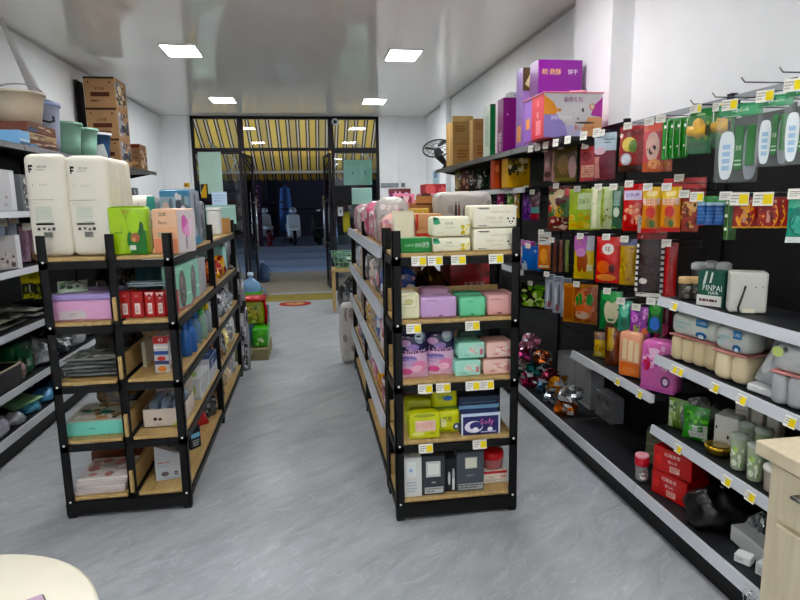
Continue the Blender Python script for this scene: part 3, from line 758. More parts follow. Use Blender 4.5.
def hang(name, what, label, cat, x0, y0, x1, y1, col, prints=None, X=1.74, rz=-62, t=.03, n=1, dx=.035, mat='bagfilm', group=None, hk=True, yel=0, card=True, tagw=.05, back=None, wmax=None, side='R', tilt=0, seal=.06):
    p, w, h = fit(x0, y0, x1, y1, X=X, rz=rz)
    if wmax: w = min(w, wmax)
    s = -1 if side == 'R' else 1
    mbx = bag_mb(w, h, t, col, prints, mat, int(x0*7+y0*3), back, seal)
    xb = XBK if side == 'R' else XLB
    for k in range(n):
        if k == 0: o = mbx.build(name, None, p, rz); first = o; tag(o, label, cat, (group or what) if n > 1 else group)
        else: o = dup(first, (p.x-s*dx*k, p.y, p.z), rz+random.uniform(-1.5, 1.5), label=label+', '+(ORD[k]+' on its hook' if n > 2 else 'rear one on its hook'))
        o.rotation_euler[1] = rad(tilt)
    if n > 1: first['label'] = label+', front one on its hook'
    if hk: hook(what, p.y, p.z+h-.012, p.x+s*.03, yel=yel, tagw=tagw, xb=xb, s=s, card=card)
    return first, p, w, h
def bottle(name, label, cat, p, r, h, body, cap, prof=None, mat='plastic', group=None, capname='cap', band=None, rz=0):
    t = thing(name, label, cat, p, rz, group)
    pf = prof or [(.85, 0), (1, .02), (1, .62), (.8, .74), (.42, .82), (.36, .88)]
    mb = MB(); mb.lathe([(r*a, h*b) for a, b in pf], body, mat, 18); mb.build('body', t)
    a, b = pf[-1]; mb = MB(); mb.lathe([(r*a*1.25, h*b-.004), (r*a*1.3, h*b+.002), (r*a*1.25, h*.985), (r*a*1.0, h)], cap, 'plastic', 16); mb.build(capname, t)
    if band:
        mb = MB(); mb.lathe([(r*1.012, h*.12), (r*1.012, h*.52)], band, 'paper', 18, close=False); mb.build('label_band', t)
    return t
def bucket(name, label, cat, p, r0, r1, h, col, rim=None, handle=None, lid=None, mat='plastic', group=None, rz=0, n=28):
    t = thing(name, label, cat, p, rz, group); mb = MB(); e = .006
    mb.lathe([(r0, 0), (r0+(r1-r0)*.5, h*.5), (r1, h*.96), (r1+.008, h*.965), (r1+.008, h), (r1-e, h), (r0-e, .01), (.001, .01)], col, mat, n); mb.build('body', t)
    if rim is not None: mb = MB(); mb.lathe([(r1+.006, h*.93), (r1+.013, h*.94), (r1+.013, h+.004), (r1-.004, h+.004)], rim, mat, n, close=False); mb.build('rim', t)
    if lid is not None: mb = MB(); mb.lathe([(r1+.012, h-.004), (r1+.016, h+.01), (r1*.9, h+.022), (r1*.3, h+.03), (.02, h+.032)], lid, mat, n); mb.build('lid', t)
    if handle: 
        mb = MB(); a = handle; mb.tube([((r1+.012)*cos(q), 0+.02*sin(q), h*.9+a[1]*sin(q)) for q in [pi*i/14 for i in range(15)]], a[2], a[0], 'plastic', 6); mb.build('handle', t)
    return t
def crumple(name, label, cat, p, sx, sy, sz, cols, mat='bagfilm', seed=1, rough=.35, rz=0, group=None, n=(14, 9), flat=.0):
    """loose crushed bag: a lumpy closed shape resting on its flat underside"""
    rnd = random.Random(seed); mb = MB(); nu, nv = n; vs = []; fs = []; cs = []
    ph = [rnd.uniform(0, 6.28) for _ in range(9)]
    for j in range(nv+1):
        b = pi*j/nv
        for i in range(nu):
            a = 2*pi*i/nu
            k = 1+rough*(.5*sin(3*a+ph[0]+2*b)*sin(2*b+ph[1])+.35*sin(5*a+ph[2])*sin(3*b+ph[3])+.3*rnd.uniform(-1, 1)*sin(b))
            x, y, z = sin(b)*cos(a)*k, sin(b)*sin(a)*k, cos(b)*k
            z = max(z, -.55)+.55
            vs.append((x*sx/2, y*sy/2, z*sz/1.55))
    for j in range(nv):
        for i in range(nu):
            fs.append((j*nu+i, (j+1)*nu+i, (j+1)*nu+(i+1) % nu, j*nu+(i+1) % nu)); cs.append(rnd.choice(cols))
    mb.add(vs, fs, cs, mat, rough < .3)
    return tag(mb.build(name, None, p, rz), label, cat, group)
def onrack(x0, y0, x1, y1, Y, zs, **k): return fit(x0, y0, x1, y1, Y=Y, zs=zs, **k)

# ================================================================== end-cap rack goods (facing the camera)
WH, CR = 0xECE8DC, 0xE6DFC8
L1, L2, L3, L4, L5 = [q+.0012 for q in LV]
# top board
p, w, h = onrack(399, 238, 431.5, 253, 2.79, L5)
carton('wipes_box', 'long green box with white 100% lettering on the end-cap rack', 'box', p, w, .12, h, 0x14803A, {'F': [('r', 0, 0, 1, .06, 0x0E6A2E), ('t', .36, .5, .2, '纯棉柔巾', 0x8FCB9F), ('t', .72, .52, .4, '100%天然', 0xEAF5EA, .4)], 'L': [('p', [(.2, .2), (.8, .2), (.5, .8)], 0x2C9A56)]}, mat='gloss')
TIS = [('p', [(.0, .98), (.02, .6), (.12, .7), (.2, .62), (.14, .96)], 0x1E7A55), ('e', .1, .72, .07, .12, 0x3E9A6E), ('e', .05, .9, .05, .1, 0x165C40), ('t', .42, .66, .13, '清风雅', 0x7E8B6E, .22), ('t', .42, .44, .09, 'COTTON SOFT', 0xA9A78F, .3),
       ('t', .2, .2, .1, 'A.L.D', 0xA9A78F, .25), ('s', .72, .1, .98, .62, 7, [0xD9C24A, 0xE6D67A, 0xC9B23A, 0xF0E8B0])]
for k, (y0, y1, z) in enumerate(((237, 251, L5), (220, 235, None))):
    p, w, h = fit(433, y0, 471, y1, Y=2.77, zs=z)
    if k == 0: zt = z+h
    else: p.z = zt+.003; h = .098
    softpack('tissue_pack', ['cream tissue pack with green leaves and yellow flowers, lower of the pair', 'cream tissue pack with green leaves and yellow flowers, upper of the pair'][k], 'tissue pack', p, w, .13, h-.004, 0xE9E6CF, {'F': TIS}, r=.014, bulge=.002)
PAN = [('r', .1, .86, .36, .9, 0x5b5b52), ('t', .26, .86, .1, 'Rumiao', 0x4a4a44, .25), ('t', .62, .7, .1, '天然原木竹浆本色纸', 0xB9B49A, .6), ('t', .48, .45, .1, '柔韧亲肤 · 400张', 0xBDB9A0, .5), ('r', .4, .24, .66, .27, 0xCFCBB4), ('r', .1, .08, .3, .12, 0x9a9686),
       ('e', .855, .25, .09, .19, 0xF4F1E2), ('e', .79, .4, .022, .05, 0x1b1b1b), ('e', .92, .4, .022, .05, 0x1b1b1b), ('e', .825, .27, .02, .045, 0x2b2b2b), ('e', .89, .27, .02, .045, 0x2b2b2b), ('e', .857, .17, .014, .025, 0x2b2b2b)]
zt = L5
for k, (y0, y1) in enumerate(((228, 250), (205, 227))):
    p, w, h = fit(473.5, y0, 517, y1, Y=2.78, zs=zt)
    if k: h = h0
    h0 = h; p.z = zt; zt += h+.002
    softpack('tissue_pack', ['cream tissue pack with panda face print, lower of the pair', 'cream tissue pack with panda face print, upper of the pair'][k], 'tissue pack', p, w, .17, h-.002, 0xEDE9D6, {'F': PAN}, r=.01, bulge=.002)
# behind the front row, on the long rack's top board
p, w, h = fit(394, 211, 414, 239, Y=3.09, zs=L5); carton('cream_box', 'plain cream upright box behind the green wipes box', 'box', p, w, .06, h, 0xE4DFCB, {'F': [('r', 0, .96, 1, 1, 0xD6D0BA)]})
p, w, h = fit(419, 214, 440, 240, Y=3.2, zs=L5); carton('kraft_carton', 'small kraft carton with red strap behind the tissue packs', 'carton', p, w*1.25, .25, h, 0xC79B78, {'F': [('r', 0, .3, 1, .4, 0xB8423E), ('r', 0, .5, .08, 1, 0xB8423E), ('r', .05, .55, .95, .57, 0xA07850)]}, mat='carton')
p, w, h = fit(416, 203, 440, 222, Y=3.9, zs=L5); carton('brown_carton', 'open brown carton on the long rack behind the kraft carton', 'carton', p, w, .28, h, 0x9C6E48, {'F': [('r', .6, 0, 1, 1, 0x7E5738), ('r', 0, .94, 1, 1, 0x5e3b26)]}, mat='carton', flaps=(0x8A5E3C, .05))
p, w, h = fit(440, 193, 492, 226, Y=3.55, zs=L5); softpack('bedding_bag', 'large pale grey bag with dark figure drawings behind the tissue packs', 'bag', p, w, .22, h, 0xA9A5A0, {'F': [('e', .2, .5, .06, .32, 0x8f8a85), ('e', .3, .45, .03, .38, 0x3b3230), ('e', .36, .5, .025, .32, 0x6a3a34), ('e', .46, .4, .03, .34, 0x4b4441), ('e', .55, .5, .07, .3, 0xA8A39E), ('s', .6, .1, .98, .9, 6, [0xD2CFCB, 0x8F8A86])]}, r=.03, bulge=.01, noise=.006, n=10)
p, w, h = fit(425, 184, 446, 207, Y=4.6, zs=L5); carton('red_box', 'red box with white stripe on the long rack behind the brown carton', 'box', p, w, .2, h, 0xA83A40, {'F': [('r', 0, .3, 1, .45, 0xD8A6A4), ('s', 0, .5, 1, 1, 5, [0x7C1F28, 0xC96060])]})
# second board
p, w, h = onrack(398, 294, 420, 319, 2.78, L4); softpack('wet_wipe_pack', 'cream window-front pack beside the lavender pack', 'pack', p, w, .16, h, 0xE6E3C6, {'F': [('r', .1, .46, .84, .94, 0xD6D2A8), ('r', .14, .5, .8, .9, 0xEFEBCF), ('e', .5, .7, .2, .12, 0xC9C48E), ('l', .2, .55, .75, .62, 1, 0x9b9870)]}, r=.012, bulge=.002)
p, w, h = onrack(421, 297, 457, 319, 2.78, L4); softpack('tissue_pack', 'lavender tissue pack on the second board of the end-cap rack', 'tissue pack', p, w, .1, h, 0xC6A3CE, {'F': [('r', .14, .82, .44, .86, 0x9c7aa6), ('r', .5, .1, .6, .16, 0x5b4463)], 'T': [('r', .1, .2, .9, .8, 0xD2B4D8)]}, mat='gloss', r=.014, bulge=.004)
p, w, h = fit(421, 288, 450, 308, Y=2.9, zs=L4); softpack('tissue_pack', 'mauve tissue pack leaning behind the lavender pack', 'tissue pack', p, w, .1, h, 0xB78FA6, {'F': [('r', .1, .6, .9, .85, 0xC3A0B4)]}, mat='gloss', r=.014, bulge=.004)
p, w, h = onrack(460, 297, 486, 317.5, 2.78, L4); softpack('tissue_pack', 'mint green tissue pack between lavender and pink packs', 'tissue pack', p, w, .1, h, 0x74C79C, {'F': [('t', .42, .78, .12, '悦心', 0x2E6B4C, .3), ('r', .42, .1, .52, .17, 0x2E5B44)]}, mat='gloss', r=.012, bulge=.004)
p, w, h = fit(455, 293, 482, 312, Y=2.9, zs=L4); softpack('tissue_pack', 'mint green tissue pack standing behind its twin', 'tissue pack', p, w, .1, h, 0x69B98F, None, mat='gloss', r=.012, bulge=.004)
p, w, h = onrack(488, 295, 514, 316.5, 2.78, L4); softpack('tissue_pack', 'pink tissue pack at the post on the second board', 'tissue pack', p, w, .1, h, 0xD8A6A2, {'F': [('r', .1, .78, .5, .82, 0xA97572), ('r', .36, .1, .52, .17, 0x6b3e3c)]}, mat='gloss', r=.012, bulge=.004)
p, w, h = fit(482, 292, 512, 312, Y=2.9, zs=L4); softpack('tissue_pack', 'pink tissue pack standing behind the front pink pack', 'tissue pack', p, w, .1, h, 0xC99690, None, mat='gloss', r=.012, bulge=.004)
p, w, h = fit(414, 268, 446, 300, Y=3.3, zs=L4); crumple('snack_bag', 'dark bronze crumpled bag behind the cream window-front pack', 'bag', p, w, .25, h, [0x4A3418, 0x5C421E, 0x6e5128], 'foil', 5, .3, n=(20, 12))
p, w, h = fit(450, 263, 494, 300, Y=3.3, zs=L4); carton('gift_box', 'dark red gift box with white characters behind the mint packs', 'box', p, w, .25, h, 0x8E1620, {'F': [('s', 0, .4, 1, 1, 7, [0x6E0E16, 0xA82630]), ('t', .55, .42, .14, '五常香米', 0xE6D8D2, .5), ('r', .8, .6, 1, .75, 0x5b0a10)]}, mat='gloss')
# third board
PAD = [('r', 0, .5, 1, 1, 0x1B1B47), ('e', .74, .8, .2, .12, 0x8FA0AE), ('e', .7, .82, .14, .07, 0xC9D2D8), ('e', .22, .7, .19, .07, 0xC9A0C6), ('e', .46, .62, .22, .06, 0x8A6FA6),
       ('t', .5, .53, .15, 'Ladycare', 0xE3AED0, .85), ('e', .3, .4, .3, .06, 0x7A6AA8), ('r', 0, 0, 1, .34, 0xDDB3CB), ('e', .3, .33, .4, .07, 0xB79CC4), ('e', .68, .24, .26, .12, 0xE28BB0), ('e', .6, .2, .2, .07, 0xF0C0D4), ('e', .25, .14, .2, .07, 0xD65C94), ('t', .3, .07, .06, '420mm', 0xffffff, .4)]
for k, (a, b, c, d, Y) in enumerate(((398.5, 329, 430, 386, 2.775), (427, 327, 456, 381, 2.80))):
    p, w, h = fit(a, b, c, d, Y=Y, zs=L3); bag('sanitary_pad_bag', ['navy and pink sanitary pad bag next to the left post of the end-cap rack', 'navy and pink sanitary pad bag next to the mint wipe packs'][k], 'pad bag', p, w, h, .08, 0xDDB9D2, PAD, mat='gloss', rz=[2, -3][k], seal=.03, wr=.002, lean=-3)
MINT = [('r', .03, .03, .97, .97, 0xA9DCCB), ('e', .62, .5, .28, .3, 0xBFE6D8), ('s', .4, .25, .9, .75, 6, [0xE3B9B4, 0xD58E96, 0xBFE6D8, 0xE9D3CB]), ('t', .34, .2, .1, '纯水湿巾', 0x5f9483, .4), ('r', .8, .2, .92, .55, 0xC87A88)]
PNK = [('r', .03, .03, .97, .97, 0xE9C3B8), ('e', .6, .5, .28, .3, 0xF0D6CC), ('s', .3, .2, .9, .75, 6, [0xD88E8E, 0xE6AFA6, 0xF2DDD4, 0xC97A80]), ('t', .34, .22, .1, '柔肤湿巾', 0xA96E66, .4), ('r', .82, .2, .94, .6, 0xD08A90)]
for k, (a, b, c, d, sp, colr, z, lab) in enumerate(((454.5, 360, 481, 379, MINT, 0x8FD0BA, L3, 'mint wipe pack printed with flowers, lower of two'), (457.5, 341, 485, 360, MINT, 0x8FD0BA, None, 'mint wipe pack printed with flowers, upper of two'),
                                               (483, 359, 511, 377.5, PNK, 0xDFAFA2, L3, 'pale pink wipe pack printed with flowers, lower of two'), (486, 339, 515, 358, PNK, 0xDFAFA2, None, 'pale pink wipe pack printed with flowers, upper of two'))):
    p, w, h = fit(a, b, c, d, Y=2.79, zs=z)
    if z: hz = h
    else: p.z = L3+hz+.009; h = hz
    softpack('wipe_pack', lab, 'wipe pack', p, w, .16, h, colr, {'F': sp}, mat='gloss', r=.022, bulge=.004)
p, w, h = fit(459, 331, 484, 352, Y=2.97, zs=L3); softpack('wipe_pack', 'dark teal wipe pack at the back of the third board', 'wipe pack', p, w, .05, h, 0x2E5A50, None, mat='gloss', r=.015)
# fourth board
YG = [('r', .02, .02, .98, .98, 0xC6CB3A), ('e', .5, .9, .36, .06, 0x8E9426), ('r', .2, .3, .85, .72, 0xE6C3B4), ('t', .5, .55, .2, '日用护垫', 0xD2938A, .55), ('e', .3, .2, .2, .1, 0xE3E08A), ('e', .75, .2, .1, .06, 0xA9B02E)]
p, w, h = onrack(409, 413, 440, 442, 2.775, L2); softpack('pad_pack', 'yellow-green pad pack with pink panel in front', 'pad pack', p, w, .07, h, 0xB9BF2E, {'F': YG}, mat='gloss', r=.02, bulge=.01)
p, w, h = fit(407, 400, 432, 428, Y=2.87, zs=L2); softpack('pad_pack', 'olive yellow pad pack standing behind the pink-panel pack', 'pad pack', p, w, .1, h, 0xA3AA34, {'F': [('r', .1, .72, .9, .8, 0x7D8428)]}, mat='gloss', r=.015)
Y2 = [('e', .25, .5, .14, .2, 0xECE9B0), ('t', .42, .66, .22, '苏菲', 0x5b6e2a, .4), ('e', .8, .3, .14, .16, 0x2E3E78), ('e', .8, .3, .07, .08, 0xE9E9E9), ('r', .1, .1, .6, .16, 0x7e8a2a)]
p, w, h = onrack(437, 411, 461, 434, 2.82, L2); softpack('pad_pack', 'bright yellow pad pack with blue badge beside the navy pack', 'pad pack', p, w, .14, h, 0xCFD24A, {'F': Y2}, mat='gloss', r=.015); zz = L2+h
p, w, h = fit(433, 391, 457, 411, Y=2.84); p.z = zz+.006; softpack('pad_pack', 'yellow pad pack with green rim lying on the bright yellow pack', 'pad pack', p, w, .14, h, 0xC2C53C, {'F': [('r', 0, 0, 1, .14, 0x5d7a2c), ('e', .6, .55, .2, .12, 0x2A5A9A), ('t', .4, .6, .2, 'ABC', 0x6b7a22, .4)]}, mat='gloss', r=.015)
NV = [('r', .0, .86, 1, 1, 0xC9D6E6), ('r', .0, 0, .04, 1, 0xD8DDE8), ('r', .96, 0, 1, 1, 0xD8DDE8), ('e', .32, .38, .24, .28, 0xE9E4F0), ('e', .38, .42, .17, .2, 0x27276B), ('t', .66, .56, .34, 'Sofy', 0xE27AB0, .5), ('e', .36, .26, .08, .1, 0xF2F2F6), ('e', .74, .24, .07, .1, 0xF2F2F6), ('r', .5, .1, .9, .16, 0xB9B4D6)]
p, w, h = onrack(461.5, 413, 500, 438, 2.77, L2); carton('pad_box', 'navy box with pink lettering and white moon', 'box', p, w, .1, h, 0x1C1C5A, {'F': NV}, mat='gloss'); zz = L2+h
p, w, h = fit(459, 398, 499, 414, Y=2.83); p.z = zz+.003; carton('pad_box', 'dark blue flat box lying on the navy pink-lettered box', 'box', p, w, .14, h*.75, 0x22304A, {'F': [('r', 0, .0, 1, .3, 0x7FA6C6), ('r', .05, .5, .9, .56, 0x5577a0)], 'T': [('r', .05, .1, .95, .9, 0x16223a)]}, mat='gloss')
# bottom board
p, w, h = onrack(403, 458, 422, 501, 2.77, L1); carton('cream_box', 'tall slim white carton on the lowest board of the end-cap rack', 'box', p, w, .06, h, 0xD9DAD6, {'F': [('r', .2, .5, .7, .9, 0xE6E9E9), ('e', .42, .68, .1, .05, 0x9FB8D6), ('l', .2, .1, .7, .4, 4, 0xA9B3BD)]}, mat='paper')
p, w, h = fit(399, 448, 417, 490, Y=2.92, zs=L1); carton('cream_box', 'white carton standing behind the tall slim white carton', 'box', p, w, .06, h, 0xC9C3B4, None)
GB = [('r', .16, .46, .8, .86, 0xCBCFCC), ('r', .24, .52, .74, .8, 0xE6E7E2), ('r', .1, .04, .92, .2, 0xB9BBB8), ('l', .16, .06, .86, .18, 2, 0x6b6e70), ('r', .4, .3, .6, .34, 0x9a9da0)]
p, w, h = onrack(422.5, 456, 445, 500, 2.775, L1); carton('soap_box', 'dark grey box with large white window on the lowest board', 'box', p, w, .08, h, 0x3A3F45, {'F': GB})
p, w, h = onrack(445, 458, 457, 498, 2.79, L1); carton('brush_box', 'narrow black box with white brush shapes between grey boxes', 'box', p, w, .07, h, 0x1A1C20, {'F': [('e', .35, .4, .1, .2, 0xC9CDD0), ('e', .7, .5, .1, .2, 0xA9AEB2), ('r', .6, .05, .8, .4, 0xD6D8D8)]})
GB2 = [('r', .3, .58, .74, .86, 0xC6C9B8), ('r', .34, .61, .7, .83, 0xDDDccb), ('r', .06, .04, .96, .2, 0x9fa3a3), ('l', .1, .06, .9, .18, 2, 0x54585c), ('t', .5, .4, .05, '亚麻原浆', 0x9AA0A6, .4)]
p, w, h = onrack(457, 452, 484, 497, 2.78, L1); carton('soap_box', 'wide charcoal box with small cream window on the lowest board', 'box', p, w, .09, h, 0x4A5058, {'F': GB2})
p, w, h = fit(432, 448, 458, 480, Y=2.93, zs=L1); carton('brush_box', 'black box standing behind the narrow brush box', 'box', p, w, .06, h, 0x15161A, {'F': [('l', .1, .8, .9, .95, 2, 0x8a8d90)]})
p, w, h = onrack(483, 471, 507, 489, 2.84, L1); carton('cotton_box', 'white box with red top edge on the lowest board', 'box', p, w, .13, h, 0xE2D9CE, {'F': [('r', 0, .8, 1, 1, 0xC2333C), ('t', .35, .5, .14, '棉柔巾', 0xB04A48, .4), ('l', .1, .12, .8, .34, 2, 0xA98f84), ('r', .72, .5, .94, .58, 0xC2333C)]}); zz = L1+h
p, w, h = fit(483, 449, 507, 470, Y=2.85); t = thing('cotton_tub', 'clear tub with red lid standing on the white red-topped box', 'tub', (p.x, p.y+.05, zz+.001))
mb = MB(); mb.lathe([(.05, 0), (.056, .005), (.058, .05), (.058, .055)], 0xD98A8C, 'tint', 20); mb.build('tub_body', t)
mb = MB(); mb.lathe([(.06, .055), (.062, .06), (.062, .09), (.055, .098), (.02, .1)], 0xC81C30, 'gloss', 20); mb.build('tub_lid', t)

# ================================================================== right wall: boxes on the top shelf
ZT = 1.9895
p = Vector((1.655, 3.62, ZT))
GB_ = [('r', 0, 0, 1, 1, 0xDAD6D8), ('p', [(0, .52), (0, .96), (.16, .8), (.24, .62), (.2, .52)], 0xE89A34), ('p', [(0, 0), (.42, 0), (.36, .3), (.22, .52), (0, .52)], 0x9A8BCB), ('p', [(.42, 0), (.66, 0), (.6, .24), (.36, .3)], 0xC3BEDC),
       ('p', [(1, .46), (1, .92), (.86, .74), (.8, .5)], 0xB23A9C), ('p', [(1, 0), (1, .46), (.76, .46), (.66, .2), (.72, 0)], 0xE2A679), ('t', .5, .86, .12, '曲奇礼包', 0x9A3C86, .32), ('t', .3, .45, .09, '酥脆香甜美味', 0xF6F2F6, .36), ('t', .27, .33, .04, '精选好料 匠心制作', 0x8d7fa6, .3), ('e', .26, .62, .035, .04, 0xC98A4A), ('e', .82, .7, .05, .08, 0xD98A4E), ('e', .82, .7, .03, .05, 0xDAD6D8), ('e', .66, .62, .02, .05, 0x4a3a30),
       ('e', .7, .33, .18, .025, 0x5a4034), ('t', .7, .22, .13, 'Biscuit', 0xC9784E, .34), ('e', .58, .42, .02, .02, 0x7a4034)]
t = thing('gift_box', 'large gift box with orange, lilac and magenta corners on the top shelf', 'gift box', place(p, 0, .17))
w_, d_, h_ = .385, .34, .265
mb = MB(); mb.box((-w_/2, -d_/2, 0), (w_/2, d_/2, h_), 0xD9304A, 'gloss', .004); mb.pr(boxS(w_, d_, h_), GB_, 'gloss', w_/h_)
mb.pr(boxS(w_, d_, h_, 'L'), [('r', .0, 0, .4, 1, 0x8E5FB6), ('r', .1, .3, .3, .55, 0xE89A34), ('r', .42, .0, 1, 1, 0xC81E3C), ('r', .62, .08, .86, .42, 0xE98A96), ('t', .72, .55, .16, '礼', 0xF4D8DC), ('t', .72, .82, .14, '品', 0xF4A8B4)], 'gloss', d_/h_); mb.build('box_body', t)
mb = MB(); mb.box((-w_/2-.008, -d_/2-.012, h_), (w_/2+.008, d_/2+.008, h_+.008), 0xD0808E, 'gloss', .003); mb.build('box_lid', t)
mb = MB(); mb.tube([(.02, 0, h_+.008), (.05, 0, h_+.04), (.16, 0, h_+.045), (.18, 0, h_+.008)], .006, 0xE9A6B4, 'plastic'); mb.build('carry_handle', t)
p = Vector((1.78, 4.12, ZT)); carton('gift_box', 'tall purple gift box with gold and white characters above the large gift box', 'gift box', p, .325, .16, .58, 0x7A1E86, {'F': [('r', 0, .62, 1, .625, 0x5d1268), ('t', .3, .86, .07, '皖·鼎酥', 0xE6C36A, .5), ('t', .78, .86, .06, '饼干', 0xF0E6F0, .24), ('r', 0, 0, 1, .3, 0x9A3AA6)], 'L': [('r', 0, 0, 1, 1, 0x64166E)]}, mat='gloss')
p = Vector((1.71, 4.46, ZT)); carton('gift_box', 'lilac and brown box tucked between the purple boxes', 'gift box', p, .16, .14, .6, 0xA47FBE, {'F': [('r', 0, .72, 1, 1, 0x5A4630), ('p', [(.1, .8), (.4, .95), (.3, .76)], 0xD9C9A4), ('e', .6, .86, .2, .06, 0xC9B48A), ('r', .2, .1, .8, .4, 0xC9A6D6)], 'L': [('r', 0, 0, 1, 1, 0x8E6CB0), ('r', .2, .1, .8, .3, 0xE0995A)]}, mat='gloss')
p = Vector((1.685, 4.80, ZT)); carton('gift_box', 'plum purple box with white characters on its side', 'gift box', p, .19, .2, .44, 0x6E1C62, {'F': [('t', .8, .2, .14, '酥', 0xE6C9DE), ('e', .2, .7, .03, .015, 0xE0C0D8), ('r', .86, .05, .9, .95, 0x57124c)], 'L': [('r', 0, 0, .3, 1, 0xE0D6E0), ('t', .65, .3, .2, '皖', 0xF0E0EC), ('t', .65, .12, .14, '香', 0xF0E0EC)]}, mat='gloss')
p = Vector((1.70, 4.84, ZT+.445)); carton('small_carton', 'small silver grey carton on top of the plum purple box', 'box', p, .09, .1, .045, 0xB9BEC0, {'F': [('e', .5, .5, .14, .28, 0x8d9498)]})
p = Vector((1.645, 5.12, ZT)); carton('gift_box', 'tall green box with white characters beside the plum purple box', 'gift box', p, .13, .2, .44, 0x0E6A3A, {'F': [('t', .5, .3, .1, '茶', 0xE6EFE6), ('t', .5, .16, .1, '礼', 0xE6EFE6), ('r', .8, 0, 1, 1, 0x0A4F2A), ('r', 0, .97, 1, 1, 0x0a3a20)], 'L': [('r', 0, 0, 1, 1, 0xC9D6C9), ('r', .3, .2, .8, .8, 0xA9C0AE)]}, mat='gloss')
p = Vector((1.70, 5.42, ZT)); carton('gift_box', 'narrow salmon red box between the green box and brown cartons', 'gift box', p, .1, .15, .40, 0xC06A58, {'F': [('r', .1, .1, .5, .9, 0xD9A090)]}, mat='gloss')
KR = {'F': [('r', .0, .47, 1, .5, 0x8d6a42), ('l', .15, .75, .6, .9, 3, 0x6e4f2c), ('r', .2, .12, .75, .4, 0xA07A4E), ('l', .25, .15, .7, .36, 3, 0x6e4f2c)], 'L': [('r', .46, 0, .54, 1, 0xC9A46E)]}
p = Vector((1.68, 5.72, ZT)); carton('brown_carton', 'narrow brown carton beside the salmon red box', 'carton', p, .17, .14, .40, 0x9A7E58, KR, mat='carton')
p = Vector((1.66, 6.35, ZT)); carton('brown_carton', 'tall open brown carton at the far end of the top shelf', 'carton', p, .235, .3, .46, 0x9A7C54, KR, mat='carton', flaps=(0x8E744E, .06))
# wall fan beyond the shelf end
t = thing('wall_fan', 'black round wire fan guard at the far end of the top shelf', 'fan', (1.54, 7.05, 1.9895))
c = Vector((-.02, -.02, .24)); nrm = Vector((-.25, -.6, .75)).normalized(); a1 = nrm.cross(Vector((0, 0, 1))).normalized(); a2 = nrm.cross(a1)
mb = MB()
for r in (.17, .12, .07): mb.tube([c+(a1*cos(2*pi*i/28)+a2*sin(2*pi*i/28))*r+nrm*(.04*(1-r/.17)) for i in range(28)], .009 if r > .15 else .003, 0x131315, 'steel', 6, True)
for i in range(14): q = a1*cos(2*pi*i/14)+a2*sin(2*pi*i/14); mb.tube([c+q*.17, c+q*.03+nrm*.035], .0025, 0x131315, 'steel', 5)
mb.build('guard', t)
mb = MB()
for i in range(3):
    q = a1*cos(2*pi*i/3)+a2*sin(2*pi*i/3); q2 = nrm.cross(q); mb.add([c+q*.03, c+q*.15-q2*.04, c+q*.15+q2*.03+nrm*.015, c+q*.04+q2*.03], [(0, 1, 2, 3)], 0x26262a, 'plastic')
mb.build('blades', t)
mb = MB(); mb.tube([c-nrm*.02, c-nrm*.1, (.1, .05, .06), (.1, .05, .005)], [.045, .05, .03, .05], 0x131315, 'plastic', 10); mb.build('motor_stand', t)

# ================================================================== right wall: hanging goods
R = 'R'
def H(*a, **k): return hang(*a, **k)
def mk_title(c, s, v=.9, h=.1, u=.5): return ('t', u, v, h, s, c, .8)
# ---- row one, near bays
H('snack_bag', 'the dark red seaweed bag', 'dark red snack bag with onigiri picture hung at the pillar', 'snack bag', 619, 126, 645, 172, 0x8E161C, [('r', 0, .78, 1, .94, 0x6E0E18), ('e', .45, .6, .28, .16, 0xD9C36A), ('e', .62, .55, .15, .14, 0x5E7A2E), ('e', .35, .28, .24, .13, 0xB9BFC4), ('e', .35, .28, .18, .09, 0xD9DEE2), ('r', 0, 0, 1, .14, 0x2A0A0C), ('e', .12, .8, .08, .05, 0xE6C9B4)], n=2, dx=.055, t=.04)
H('snack_bag', 'the salmon pink bag', 'salmon pink snack bag with cat face', 'snack bag', 643, 122, 664, 172, 0xC4505A, [('r', 0, .8, 1, .96, 0xD86A5E), ('e', .5, .5, .34, .3, 0xD9B0A4), ('e', .45, .42, .12, .08, 0x3a2a26), ('e', .6, .48, .08, .05, 0x3a2a26), ('r', 0, 0, 1, .2, 0xC0603E), ('e', .6, .16, .3, .1, 0xE09A6A)], n=2, dx=.05, rz=-50)
for k in range(4):
    H('snack_pouch', 'the green stick pouch', 'slim glossy green stick pouch, '+('next to the salmon bag', 'second from the salmon bag', 'second from the nozzle card', 'next to the nozzle card')[k], 'pouch', 662+6.6*k, 119-.6*k, 669+6.6*k, 160-.8*k, 0x17781F, [('r', .1, .05, .35, .95, 0x1F9A2E), ('r', .62, .05, .7, .95, 0xBFE0B4), ('e', .4, .8, .2, .04, 0xE6F0DC), ('e', .35, .3, .14, .03, 0xD9E9C9)], X=1.73+.035*k, t=.02, group='green stick pouches', hk=(k == 0), rz=-35)
